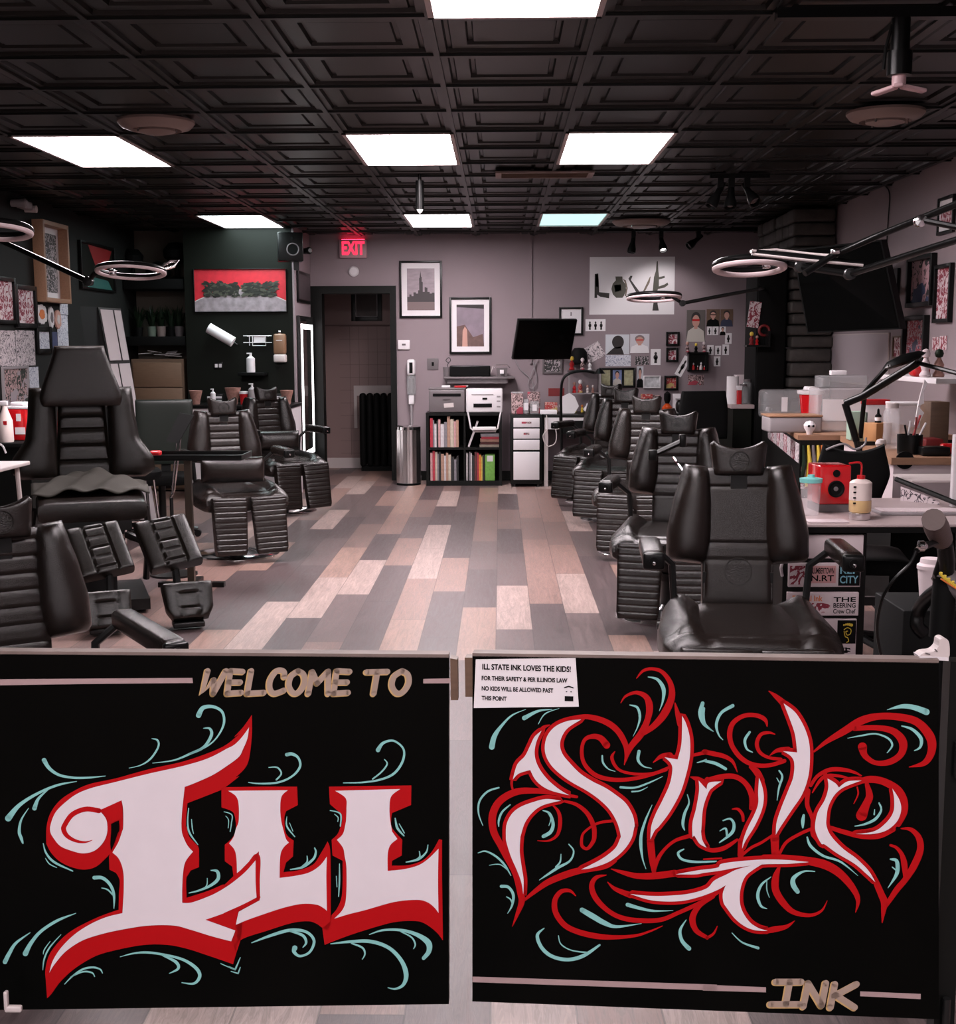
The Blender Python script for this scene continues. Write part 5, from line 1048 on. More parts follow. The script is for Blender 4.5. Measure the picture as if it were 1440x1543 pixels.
# shadow box shelf on the wall with wedge of cards
q = onY(1050, 545, YB); t = thing('shadow_box', 'black wall box with tiny white and red figures under the person photo', 'shelf', q)
hw4 = (onY(1066, 545, YB - .1).x - onY(1036, 545, YB - .1).x) / 2; hh4 = (onY(1050, 531, YB - .1).z - onY(1050, 560, YB - .1).z) / 2
f = B('black')
f.bb(-hw4, hw4, -.1, 0, hh4 - .015, hh4).bb(-hw4, hw4, -.1, 0, -hh4, -hh4 + .015).bb(-hw4, -hw4 + .015, -.1, 0, -hh4, hh4).bb(hw4 - .015, hw4, -.1, 0, -hh4, hh4).bb(-hw4, hw4, -.005, 0, -hh4, hh4).build('frame', t)
for i, (dx, s, c1, c2) in enumerate(((-.045, .05, 'red', 'pink'), (.0, .03, 'darkred', 'white'), (.035, .055, 'offwhite', 'white'), (.07, .03, 'red', 'white'))):
    t_ = thing('figurine', ('pink headed', 'tiny white headed', 'tall white', 'tiny red')[i] + ' figurine inside the black wall box', 'figurine', q + Vector((dx, -.05, -hh4 + .016)), 0, 'figurines inside the wall box')
    B(c1).lathe([(s * .3, 0), (s * .3, s * .6), (s * .12, s)], n=12).build('body', t_); B(c2).lathe([(.001, s * .9), (s * .22, s * 1.2), (.001, s * 1.5)], n=12).build('head', t_)
pic('paper_strip', 'slanted white strip with black marks left of the black wall box', 'paper', (1023, 536, 1034, 568), A_figure(1), frame=None, tilt=.5)
pic('photo', 'white framed snowy photo right of the wide triple frame', 'photo', (969, 566, 995, 585), A_mat(mat('snow photo', (.5, .5, .52), .5, vary=.8, scale=25)), frame='white', fw=.012)
pic('photo', 'pink card under the black wall box', 'photo', (1036, 565, 1060, 580), A_mat('pinkpack'), frame=None)
pic('photo', 'narrow print of a person in black next to the triple frame', 'photo', (959, 552, 969, 584), A_person(flat((.5, .5, .54)), 'matte'), frame=None)
for px, wl_, hh_2, mt_, lb, yy in ((893, .13, .10, 'sk4', 'pale blue box of papers behind the far right row chairs', YD), (974, .12, .19, 'colorful', 'brown picture box on the desk behind the third chair headrest', YD + .2), (988, .08, .18, 'pinkpack', 'pink picture box right of the brown one on the desk', YD + .22)):
    boxy('keepsake_box', lb, 'box', px, wl_, hh_2, .06, mt_, y=yy)
t = thing('bottle', 'round amber bottle with black top on the desk behind the chairs', 'bottle', ond(1005)); B(mat('amber glass', (.5, .06, .01), .12)).lathe([(.03, 0), (.055, .03), (.055, .06), (.02, .10)], n=20).build('body', t); B('matte').lathe([(.02, .10), (.035, .14), (.035, .2), (.001, .23)], n=20).build('cap', t)
boxy('card_sheet', 'white card standing on the desk right of the amber bottle', 'card', 1019, .08, .2, .02, 'paper')
boxy('tool_pile', 'dark heap of machines and a grey tray on the desk behind the office chair', 'tools', 1045, .38, .14, .2, 'darkmetal', b=.05, extra=lid('midgrey'))
# calendar and small wall shelf near the stone column
# office chair seen from behind (dark)
YO = 10.4; a, b_ = onY(1022, 640, YO), onY(1096, 640, YO); zt_ = onY(1060, 589, YO).z; zb_ = onY(1060, 662, YO).z
t = thing('office_chair', 'black high back office chair in front of the back wall desk', 'chair', ((a.x + b_.x) / 2, YO, 0), rad(8)); hw_ = (b_.x - a.x) / 2
B('matte').pad(lerp_tab([(0, hw_), (.6, hw_), (1, hw_ * .9)]), zt_ - zb_, .1, TR((0, 0, zb_)), k=5, kv=4).build('backrest', t)
B('matte').pad(lambda v: .25, .5, .1, TR((0, -.03, .45)) @ RX(PI / 2), k=5).build('seat', t); B('darkmetal').cyl((0, -.25, .08), .03, .33, 16).box((0, -.02, .5), (.08, .03, .3)).build('column', t)
for k in range(5):
    a_ = k * 2 * PI / 5; l_ = B('black').tube([(0, -.25, .10), (.3 * math.cos(a_), -.25 + .3 * math.sin(a_), .06)], .022).lathe([(.001, -.02), (.026, -.018), (.026, .018), (.001, .02)], (.3 * math.cos(a_), -.25 + .3 * math.sin(a_), .027), 12, X=RX(PI / 2)); l_.build('leg', t)

# ------------------------------------------------------------------ ring lamps on arms
def ring_lamp(label, c, Rr, tube, tiltx, arm, nx=0, tube_h=1, joints=(), group='ring lamps on long arms'):
    t_ = thing('ring_lamp', label, 'lamp', c, 0, group); X = RZ(nx) @ RX(tiltx)
    b_ = B('black'); b_.torus((0, 0, 0), Rr, tube, 56, 10, X=X @ TR((0, 0, tube * .5)), sz=.9).build('ring_housing', t_)
    B(mat('frosted ring', (.72, .58, .60), .4)).torus((0, 0, 0), Rr, tube * .92, 56, 10, X=X @ TR((0, 0, -tube * .25)), sz=.8).build('ring_diffuser', t_)
    A_ = [Vector(q) - Vector(c) for q in arm]
    B('black').tube(A_, .013, 10).build('arm', t_)
    for j in joints: B('darkmetal').lathe([(.001, -.02), (.022, -.018), (.022, .018), (.001, .02)], A_[j], 14, X=RX(PI / 2)).build('arm_joint', t_)
    B('chrome').box(tuple(A_[0] * .5), (.03, .03, .03), b=.006).build('bracket', t_)
    return t_
# left pair
c = onY(197, 409, 6.0)
rl = ring_lamp('ring lamp on a long black arm above the tall left chair', c, (onY(250, 409, 6).x - onY(145, 409, 6).x) / 2 - .012, .013, rad(-8), [onY(143, 412, 6.0), onY(133, 424, 6.02), onY(60, 390, 6.2), onY(-60, 335, 6.4), Vector((XL + .01, 6.8, 2.18))], joints=(1,))
o = B('chrome').tube([onY(232, 408, 6.0), onY(255, 394, 6.1), onY(269, 393, 6.15), onY(262, 401, 6.1), onY(236, 409, 6.05)], .009, 8); o.v = [tuple(Vector(v) - rl.location) for v in o.v]; o.build('handle', rl)
c = onY(-8, 347, 5.0)
ring_lamp('ring lamp cut off by the left edge of the photo', c, .13, .016, rad(-8), [onY(-60, 345, 5), onY(-90, 330, 5.1), Vector((XL + .01, 5.3, 2.05))], joints=(0,))
# right group
c = onY(1129, 402, 5.2)
ring_lamp('pale ring lamp hanging near the dark stone column, larger right one', c, (onY(1185, 402, 5.2).x - onY(1073, 402, 5.2).x) / 2 - .016, .018, rad(-8), [onY(1180, 396, 5.2), onY(1205, 402, 5.1), onY(1280, 413, 4.9), onY(1440, 362, 4.4), onY(1500, 340, 4.2), Vector((2.505, 5.8, 1.95))], joints=(1, 2))
c = onY(985, 448, 9.0)
ring_lamp('far ring lamp in front of the LOVE poster', c, (onY(1017, 448, 9).x - onY(940, 448, 9).x) / 2, .017, rad(-5), [onY(1012, 447, 9), onY(1028, 457, 9), onY(1085, 446, 9.05), onY(1140, 436, 9.1), onY(1150, 434, 11.06)], nx=.1, joints=(1,))
# slim LED bar with long arm
t = thing('led_bar_lamp', 'flat black LED panel lamp on a long arm in front of the television', 'lamp', onY(1220, 385, 4.6), 0)
q0 = t.location; V = lambda x, y, Y: onY(x, y, Y) - q0
b = B('black'); b.tube([V(1133, 380, 4.6), V(1200, 388, 4.6), V(1300, 397, 4.6)], [.012, .016, .010], 10); b.build('bar_housing', t)
B('offwhite').tube([V(1131, 379, 4.58), V(1170, 377, 4.66), V(1220, 383, 4.66), V(1262, 386, 4.62)], .006, 8).tube([V(1134, 383, 4.585), V(1215, 392, 4.585), V(1300, 400, 4.585)], .005, 8).build('light_strip', t)
B('chrome').box(tuple(V(1258, 379, 4.58)), (.03, .03, .02), b=.006).build('joint', t)
B('black').tube([V(1212, 412, 4.55), V(1258, 383, 4.6), V(1330, 352, 4.5), V(1440, 308, 4.2), V(1500, 284, 4.0), Vector((2.505, 5.78, 2.1)) - q0], .012, 10).build('arm', t)
B('black').tube([V(1390, 332, 4.3), V(1440, 342, 4.2), V(1480, 350, 4.1)], .010, 8).build('support_arm', t)
B('chrome').lathe([(.001, -.015), (.02, -.012), (.02, .012), (.001, .015)], V(1386, 333, 4.3), 14, X=RX(PI / 2)).build('pivot', t)

# wall television on the right
TLx = onY(1194, 376, 9.5); TR_ = onY(1327, 361, 8.62); BR = onY(1357, 496, 8.55); BL = onY(1216, 502, 9.4)
c = (TLx + TR_ + BR + BL) / 4; t = thing('television', 'large black flat television angled out from the right wall', 'television', c)
Q = [p_ - c for p_ in (BL, BR, TR_, TLx)]; nrm = (Q[1] - Q[0]).cross(Q[3] - Q[0]).normalized()
if nrm.y > 0: nrm = -nrm
B('black').prism(Q, -nrm * .05).build('housing', t); S = [q * .965 + nrm * .003 for q in Q]; B('screen').prism(S, -nrm * .002).build('screen', t)
B('darkmetal').tube([-nrm * .05, -nrm * .15 + Vector((.12, 0, 0)), Vector((XR - c.x - .03, .35, 0))], .025).box((XR - c.x - .012, .35, 0), (.02, .2, .3)).build('wall_arm', t)
b = B('darkmetal').tube([onX(x, y, XR - .01) for x, y in smooth([(1332, 279), (1340, 292), (1338, 330), (1335, 380)], 5)], .005, 6); tag(b.build('cable'), 'thin dark cable running down the right wall to the television', 'cable')
# right wall pictures
PW = ('X', XR)
pic('framed_picture', 'black framed red and blue figures picture, upper left on right wall', 'picture', (1373, 385, 1411, 462), A_mat(sketch('figures on black', (.02, .02, .02), (.5, .3, .33), 10, .5, .09, (.05, .07, .14))), PW, 'black', .03, depth=.04)
pic('framed_picture', 'tall white picture with red drawing beside the near stone column', 'picture', (1412, 398, 1437, 486), A_mat('sk2'), PW, 'black', .025, depth=.03)
pic('framed_picture', 'black framed blue jerseys picture below the red figures picture', 'picture', (1366, 476, 1400, 546), A_mat('jersey'), PW, 'black', .03, depth=.04)
pic('framed_picture', 'small narrow wood framed drawing under the right television', 'picture', (1348, 506, 1361, 540), A_mat('sk2'), PW, 'brownwood', .012)
pic('framed_picture', 'white matted picture high on the right wall behind the lamp arms', 'picture', (1416, 296, 1440, 352), A_mat('sk2'), PW, 'black', .02, mw=.03)
for i, (r_, lb) in enumerate((((1405, 508, 1415, 528), 'left'), ((1416, 506, 1427, 527), 'right'))): pic('print_shirt', 'small white shirt shaped print on the right wall, %s of the two' % lb, 'print', r_, A_mat('sk2'), PW, None)
pic('whiteboard', 'pale whiteboard on the right wall below the television', 'whiteboard', (1228, 503, 1340, 578), A_mat(mat('whiteboard', (.42, .36, .39), .4)), PW, 'offwhite', .008, depth=.012)
# narrow print on the side of the partition, and LED mirror
t = pic('framed_picture', 'narrow dark photograph on the partition side above the lit mirror', 'picture', (449, 410, 468, 457), A_mat(mat('dark narrow print', (.05, .04, .042), .4, vary=.8, scale=6)), ('Y', 12.5), 'black', .01) if 0 else None
def part_side(name, label, cat, ya, yb, z0, z1):
    return thing(name, label, cat, (PX1 + .002, (ya + yb) / 2, (z0 + z1) / 2), PI / 2), (yb - ya) / 2, (z1 - z0) / 2
t, hw_, hh_ = part_side('framed_picture', 'narrow dark photograph on the partition side above the lit mirror', 'picture', 12.72, 13.5, onX(457, 457, PX1).z, onX(457, 411, PX1).z)
B('black').bb(-hw_, hw_, -.02, 0, -hh_, hh_, b=.003).build('frame', t); B(mat('dark narrow print', (.06, .045, .05), .4, vary=.8, scale=6)).bb(-hw_ + .03, hw_ - .03, -.0225, -.0205, -hh_ + .03, hh_ - .03).build('print', t)
z1 = onX(450, 479, PX1).z; z0 = .28
t, hw_, hh_ = part_side('lit_mirror', 'tall mirror with a glowing white light border beside the doorway', 'mirror', 12.68, 13.55, z0, z1)
B('darkmetal').bb(-hw_ - .02, hw_ + .02, -.03, 0, -hh_ - .02, hh_ + .02, b=.004).build('frame', t); B('mirror').bb(-hw_, hw_, -.034, -.0305, -hh_, hh_).build('glass', t)
g = B(emis('lit border', (1, .96, .97), 5)); w5 = .09
g.bb(-hw_ + .05, -hw_ + .05 + w5, -.037, -.0342, -hh_ + .05, hh_ - .06).bb(hw_ - .05 - w5, hw_ - .05, -.037, -.0342, -hh_ + .05, hh_ - .06).bb(-hw_ + .05 + w5, hw_ - .05 - w5, -.037, -.0342, hh_ - .06 - .05, hh_ - .06).bb(-hw_ + .05 + w5, hw_ - .05 - w5, -.037, -.0342, -hh_ + .05, -hh_ + .1).build('light_strip', t)

# calendar, ribbons and little shelf on the stone column
CY = 11.1; kx0, kx1 = onY(1139, 500, CY).x, 2.465; kz = onY(1160, 396, CY).z
t = thing('tall_cabinet', 'tall narrow black cabinet standing against the stone column', 'cabinet', ((kx0 + kx1) / 2, CY, 0)); kw_ = (kx1 - kx0) / 2
B('matte').bb(-kw_, kw_, 0, .5, 0, kz, b=.004).build('carcass', t); B('matte').bb(-kw_ + .01, kw_ - .01, -.012, -.0005, .95, kz - .02, b=.003).build('door', t); B('matte').bb(-kw_ + .01, kw_ - .01, -.012, -.0005, .04, .93, b=.003).build('door', t)
q = onY(1136, 474, CY - .03); t = thing('calendar', 'white hanging calendar sheet with red print on the tall black cabinet', 'calendar', q); t.rotation_euler.y = .12; mb = MB(); mb.m('sk2').quad((0, 0), .10, .22, -.002); mb.m('paper').bb(-.05, .05, 0, .004, -.11, .11); mb.build('sheet', t)
for sx in (-1, 1): B('chrome').lathe([(.005, 0), (.005, .02)], (.03 * sx, -.006, .1), 8, X=RX(-PI / 2)).build('clip', t)
q = onY(1135, 520, CY - .08); t = thing('wall_shelf', 'tiny black shelf with trinkets fixed to the tall black cabinet', 'shelf', q); B('black').bb(-.07, .13, -.065, .065, -.015, 0).build('board', t)
B('black').bb(.11, .13, -.065, .065, 0, .12).build('side_panel', t)
figurine('brown trinket figurine on the tiny cabinet shelf', 1130, q.z, CY - .09, .07, 'darkred', 'yellow'); figurine('red trinket figurine on the tiny cabinet shelf, right', 1138, q.z, CY - .1, .05, 'red', 'skin')
q = onY(1151, 498, CY - .03); t = thing('tape_roll', 'red and grey tape roll hanging on the tall black cabinet', 'tape', q); B('darkred').torus((0, 0, 0), .042, .012, 24, 8, X=RX(PI / 2)).build('roll', t); B('darkmetal').bb(-.004, .004, -.01, .029, .025, .033).build('hook', t)

# ------------------------------------------------------------------ right hand work counters
def counter(name, label, x0, x1, y0, y1, z, topm, body, th=.035, cat='counter', legs=False, rz=0):
    t_ = thing(name, label, cat, ((x0 + x1) / 2, (y0 + y1) / 2, 0), rz); hw_, hd_ = (x1 - x0) / 2, (y1 - y0) / 2
    B(topm).bb(-hw_, hw_, -hd_, hd_, z - th, z, b=.004).build('worktop', t_)
    if legs:
        for sx in (-1, 1):
            for sy in (-1, 1): B(body).bb(sx * (hw_ - .03) - .02, sx * (hw_ - .03) + .02, sy * (hd_ - .03) - .02, sy * (hd_ - .03) + .02, 0, z - th).build('leg', t_)
    else: B(body).bb(-hw_ + .02, hw_ - .02, -hd_ + .02, hd_ - .02, 0, z - th).build('cabinet_body', t_)
    return t_
ZC = .93
zf = .93
t = counter('work_counter', 'pale topped dark counter end right of the office chair', onY(1097, 600, 11.2).x, 2.2, 11.05, 12.0, zf, 'desk', 'walldark')
def rbox(name, label, cat, px, py_base, Y, w_, h_, d_, mt, z=None, rz=0, extra=None, b=.004, group=None):
    q_ = onY(px, py_base, Y); o_ = thing(name, label, cat, (q_.x, Y, (q_.z if z is None else z) + .001), rz, group); B(mt).bb(-w_ / 2, w_ / 2, -d_ / 2, d_ / 2, 0, h_, b=b).build('body', o_)
    if extra: extra(o_, w_, h_, d_)
    return o_
def paper_roll(label, x, y, z, r_, h_):
    t_ = thing('paper_towel_roll', label, 'paper towel', (x, y, z + .001)); B('paper').lathe([(r_, 0), (r_, h_), (r_ * .35, h_), (r_ * .35, h_ - .02)], n=28).build('roll', t_); B('brownwood').lathe([(r_ * .34, .005), (r_ * .34, h_ + .003), (r_ * .3, h_ + .003), (r_ * .3, .005)], n=20).build('core', t_)
paper_roll('white paper towel roll standing on the counter right of the office chair', onY(1103, 606, 11.2).x, 11.2, zf, .052, .24)
rbox('supply_box', 'pinkish white box behind the standing paper towel roll', 'box', 1118, 606, 11.75, .14, .24, .15, 'pink', z=zf)
rbox('ink_bottle', 'red capped bottle between the roll and the smoky jars', 'bottle', 1113, 606, 11.15, .04, .12, .04, 'red', z=zf, extra=lid('white', .04))
for i, (px, hh) in enumerate(((1119, .13), (1128, .17))): 
    x_ = onY(px, 606, 11.2).x; t = thing('jar', 'smoky jar on the far right counter, ' + ('left, short' if i == 0 else 'right, taller'), 'jar', (x_, 11.2 + .1 * i, zf + .001)); B('clearb').lathe([(.04, 0), (.045, .01), (.045, hh), (.03, hh + .02)], n=20).build('glass', t); B('grey').cyl((0, 0, hh + .021), .032, .02, 20).build('lid', t)
zt_ = .88; A1 = onZ(1202, 656, zt_); A2 = onZ(1147, 621, zt_); A2 = A1 + (A2 - A1) * ((10.9 - A1.y) / (A2.y - A1.y))
t = thing('work_counter', 'middle right counter, tan top, row of stickers down its black side', 'counter', (0, 0, 0))
def slab(Q, z0, z1): return [Vector((x, y, z0)) for x, y in Q], (0, 0, z1 - z0)
WQ = [(A1.x, A1.y), (XR - .01, A1.y), (XR - .01, A2.y), (A2.x, A2.y)]; BQ = [(A1.x + .02, A1.y + .02), (XR - .02, A1.y + .02), (XR - .02, A2.y), (A2.x + .02, A2.y)]
def prism2(mb, Q, z0, z1):
    n = len(Q); vs = [(x, y, z0) for x, y in Q] + [(x, y, z1) for x, y in Q]; return mb.add(vs, [list(range(n))[::-1], [i + n for i in range(n)]] + [[i, (i + 1) % n, (i + 1) % n + n, i + n] for i in range(n)])
prism2(B('wood'), WQ, zt_ - .03, zt_).build('worktop', t); prism2(B('blackpaint'), BQ, 0, zt_ - .03).build('cabinet_body', t)
e_ = (Vector((A2.x, A2.y, 0)) - Vector((A1.x, A1.y, 0))); el = e_.length; e_.normalize(); nn_ = Vector((-e_.y, e_.x, 0))
for i in range(9):
    o0 = Vector((A1.x + .02, A1.y + .02, 0)) + e_ * (.04 + i * .25) + nn_ * .001; o1 = o0 + e_ * .22
    B('sk2' if i % 2 else 'sk1').add([o0 + Vector((0, 0, zt_ - .18)), o1 + Vector((0, 0, zt_ - .18)), o1 + Vector((0, 0, zt_ - .06)), o0 + Vector((0, 0, zt_ - .06)), o0 + nn_ * .003 + Vector((0, 0, zt_ - .18)), o1 + nn_ * .003 + Vector((0, 0, zt_ - .18)), o1 + nn_ * .003 + Vector((0, 0, zt_ - .06)), o0 + nn_ * .003 + Vector((0, 0, zt_ - .06))], [[0, 1, 2, 3], [4, 7, 6, 5], [0, 4, 5, 1], [1, 5, 6, 2], [2, 6, 7, 3], [3, 7, 4, 0]]).build('sticker', t)
B('sk2').bb(A1.x + .03, A1.x + .10, A1.y + .016, A1.y + .0195, zt_ - .34, zt_ - .20).build('sticker', t)
zz = zt_
rbox('storage_bin', 'large smoky clear storage bin with curved handle on the middle counter', 'bin', 1176, 618, 9.9, .31, .22, .25, 'clearb', z=zz, b=.03, extra=lab('paper', .15))
q = onY(1221, 620, 9.3); t = thing('sharps_bin', 'red round sharps container with white lid on the middle counter', 'container', (q.x, 9.3, zz + .001)); B('redgloss').lathe([(.062, 0), (.085, .20), (.085, .205)], n=28).build('body', t); B('white').lathe([(.095, .206), (.1, .215), (.1, .235), (.06, .24), (.05, .262), (.001, .263)], n=28).build('lid', t)
rbox('storage_bin', 'clear plastic drawer tower with white packets behind the black lamp arm', 'bin', 1262, 645, 8.45, .34, .28, .24, 'clear', z=zz, b=.01, extra=lab('paper', .8))
rbox('storage_bin', 'flat clear box stacked on the plastic drawer tower', 'bin', 1266, 590, 8.45, .3, .08, .2, 'clearb', z=zz + .282, b=.01)
o = B('paper').bb(-.05, .05, -.03, .03, 0, .03, b=.004).build('card_box'); q = onY(1262, 567, 8.45); o.location = (q.x, 8.45, zz + .365); tag(o, 'small white carton on top of the stacked clear boxes', 'carton')
rbox('toolbox_case', 'translucent lidded case lying on the middle counter front', 'case', 1192, 640, 8.35, .34, .10, .25, 'midgrey', z=zz, b=.012, extra=lid('wood', .012))
t = thing('skull_ornament', 'small white skull ornament on the middle counter edge', 'ornament', (onY(1220, 632, 8.05).x, 8.05, zz + .001)); B('white').lathe([(.018, 0), (.022, .02), (.035, .04), (.038, .06), (.025, .08), (.001, .088)], n=18).build('skull', t); B('matte').box((-.014, -.034, .055), (.014, .01, .014), b=.003).box((.014, -.034, .055), (.014, .01, .014), b=.003).build('eye_sockets', t)
t = thing('skull_ornament', 'white and black ornament hooked at the counter left corner', 'ornament', (A2.x + .04, 10.75, zz + .022)); B('white').box((0, 0, 0), (.05, .03, .04), b=.008, ry=.3).build('body', t); B('matte').box((.01, -.017, 0), (.02, .004, .03)).build('stripe', t)
# tools hanging at the end of the counter
t = thing('hanging_tools', 'yellow and green handled tools hanging at the end of the middle counter', 'tools', (onY(1222, 690, A1.y).x, A1.y + .003, onY(1222, 690, A1.y).z))
for i, (dx, mt_, l_) in enumerate(((-.05, 'green', .2), (-.02, 'yellow', .26), (.01, 'grey', .3), (.04, 'yellow', .2), (.065, 'orange', .16))): B(mt_).tube([(dx, 0, .08), (dx + .008, -.01, -.02), (dx - .004, -.01, .08 - l_)], [.008, .016, .012], 8).build('tool_handle', t)
# second, nearer counter on the right wall
zn = .88; C1 = onZ(1343, 690, zn); Y2a, Y2b = C1.y, A1.y - .04; C2x = C1.x + .16
t = thing('work_counter', 'nearer right counter with orange wood top and pale front panels', 'counter', (0, 0, 0))
XC = XR - .375
prism2(B('wood'), [(C1.x, Y2a), (XC, Y2a), (XC, Y2b), (C2x, Y2b)], zn - .035, zn).build('worktop', t); prism2(B('pink'), [(C1.x + .02, Y2a + .03), (XC, Y2a + .03), (XC, Y2b - .02), (C2x + .02, Y2b - .02)], .5, zn - .0355).build('front_panel', t); prism2(B('matte'), [(C1.x + .02, Y2a + .03), (XC, Y2a + .03), (XC, Y2b - .02), (C2x + .02, Y2b - .02)], .1, .4995).build('cabinet_body', t); prism2(B('matte'), [(C1.x + .05, Y2a + .06), (XC, Y2a + .06), (XC, Y2b - .04), (C2x + .05, Y2b - .04)], 0, .1).build('plinth', t)
q = onY(1365, 694, Y2a); B('matte').lathe([(.045, 0), (.045, .012), (.001, .014)], (q.x, Y2a + .029, q.z), 28, X=RX(PI / 2)).build('lock_disc', t)
z = zn
q = onY(1372, 672, 6.6); t = thing('pen_cup', 'black pencil cup full of brushes on the near right counter', 'pen holder', (q.x, 6.62, z + .001)); B('black').lathe([(.062, 0), (.065, .10), (.060, .10), (.058, .008), (.001, .007)], n=28).build('cup', t)
for i, (a_, l_, mt_) in enumerate(((.12, .17, 'white'), (.3, .2, 'red'), (-.2, .15, 'black'), (.45, .16, 'white'), (.05, .19, 'darkred'))): B(mt_).tube([(.01 * i - .02, 0, .01), (.01 * i - .02 + l_ * math.sin(a_), 0, l_)], [.003, .006], 6).build('brush', t)
o = B('paper').prism([onY(x, y, 6.72) for x, y in ((1383, 612), (1392, 608), (1391, 590), (1397, 577), (1393, 572), (1388, 590), (1384, 605), (1378, 640), (1386, 634), (1392, 622))], (0, .012, 0)).build('white_glove'); tag(o, 'crumpled white tissue standing out of the pencil cup', 'tissue')
q = onY(1342, 664, 6.95); t = thing('water_bottle', 'clear tall water bottle with grey lid on the near right counter', 'bottle', (q.x, 6.95, z + .001)); t.scale = (1.15, 1.15, 1.15); B('clear').lathe([(.035, 0), (.04, .01), (.036, .09), (.04, .17), (.03, .19)], n=24).build('body', t); B('offwhite').lathe([(.03, .191), (.03, .215), (.001, .216)], n=24).build('cap', t)
q = onY(1322, 650, 7.3); t = thing('wooden_block', 'light wooden block holder with small bottles on the near counter', 'holder', (q.x, 7.3, z + .001), .5); B(mat('honey wood', (.42, .2, .08), .5, vary=.2, scale=14)).bb(-.06, .06, -.05, .05, 0, .12, b=.003).build('block', t)
t = thing('dropper_bottle', 'small black dropper bottle standing in the wooden block', 'bottle', (q.x, 7.3, z + .122)); B('matte').lathe([(.018, 0), (.018, .04), (.008, .05), (.006, .075), (.001, .08)], n=16).build('body', t); B('paper').lathe([(.0185, .01), (.0185, .03)], n=16).build('label_plate', t)
rbox('supply_box', 'white and red box behind the wooden block', 'box', 1318, 620, 7.6, .14, .21, .1, 'paper', z=z, extra=lid('red', .03))
rbox('supply_box', 'green tinted box between the arms of the black lamp', 'box', 1291, 640, 7.6, .10, .17, .1, mat('pale green plastic', (.35, .48, .38), .4), z=z)
rbox('storage_bin', 'large clear lidded bin behind the water bottle', 'bin', 1376, 640, 7.35, .26, .22, .22, 'clear', z=z, b=.02, extra=lid('white', .015))
o = B('brownwood').bb(onY(1396, 600, 7.1).x, onY(1430, 600, 7.1).x - .02, 7.03, 7.2, z + .001, z + .25, b=.004).build('cardboard_box'); tag(o, 'brown cardboard box at the right end of the near counter', 'box')
o = B('darkred').bb(onY(1392, 600, 6.9).x, onY(1420, 600, 6.9).x, 6.85, 7.0, z + .001, z + .06, b=.01).build('red_case'); tag(o, 'dark red case in front of the brown cardboard box', 'case')
o = B('redgloss').bb(-.04, .04, -.03, .03, 0, .055, b=.018).m('white').lathe([(.012, -.005), (.001, 0)], (-.035, -.02, .04), 10).build('toy_car'); q = onY(1428, 668, 6.6); o.location = (q.x, 6.6, z + .001); tag(o, 'small shiny red gadget on the near counter at the right edge', 'gadget')
o = B('black').bb(-.07, .07, -.05, .05, 0, .045, b=.006).build('black_tin'); q = onY(1408, 676, 6.5); o.location = (q.x, 6.52, z + .001); tag(o, 'flat black tin right of the pencil cup', 'tin')
t = thing('skull_ornament', 'tiny cream skull ornament left of the water bottle', 'ornament', (onY(1327, 668, 6.85).x, 6.85, z + .001)); B('offwhite').lathe([(.016, 0), (.02, .015), (.03, .035), (.022, .055), (.001, .062)], n=18).build('skull', t)
# wall shelf over the near counter
q = onX(1400, 572, XR); zsh = onY(1360, 572, 6.9).z
t = thing('wall_shelf', 'white wall shelf over the near right counter', 'shelf', (XR - .17, 7.6, zsh)); B('white').bb(-.28, .155, -.5, .55, -.03, 0, b=.003).build('board', t)
for i, (px, c1, c2, lb) in enumerate(((1392, 'pink', 'pink', 'pink doll figurine on the white wall shelf'), (1412, 'terracotta', 'green', 'terracotta pot with green top on the white wall shelf'))):
    figurine(lb, px, zsh, 7.4, .10, c1, c2)
o = B('red').bb(-.05, .05, -.05, .05, 0, .06, b=.02).build('dark_box'); o.location = (onY(1385, 565, 7.5).x, 7.5, zsh + .001); tag(o, 'dark red lump shaped box on the white wall shelf', 'box')
# near desk with speaker and keyboard
YN0, YN1 = 4.98, 5.85; zN = .742
xN = onY(1196, 790, 5.0).x
t = thing('desk', 'near right desk with a pale top carrying the red speaker', 'desk', (0, 0, 0))
B('desk').bb(xN, 2.49, YN0, YN1, zN - .012, zN, b=.003).build('desktop', t); B('matte').bb(xN, 2.49, YN0 + .003, YN1, zN - .035, zN - .0125).build('edge_band', t)
for x_ in (2.46,): B('darkmetal').bb(x_ - .02, x_ + .02, YN0 + .05, YN0 + .09, 0, zN - .036).build('leg', t)
B('darkmetal').bb(1.5, 2.44, YN1 - .07, YN1 - .04, .25, .29).build('crossbar', t); B('darkmetal').bb(2.44, 2.48, YN1 - .09, YN1 - .05, 0, zN - .036).build('leg', t)
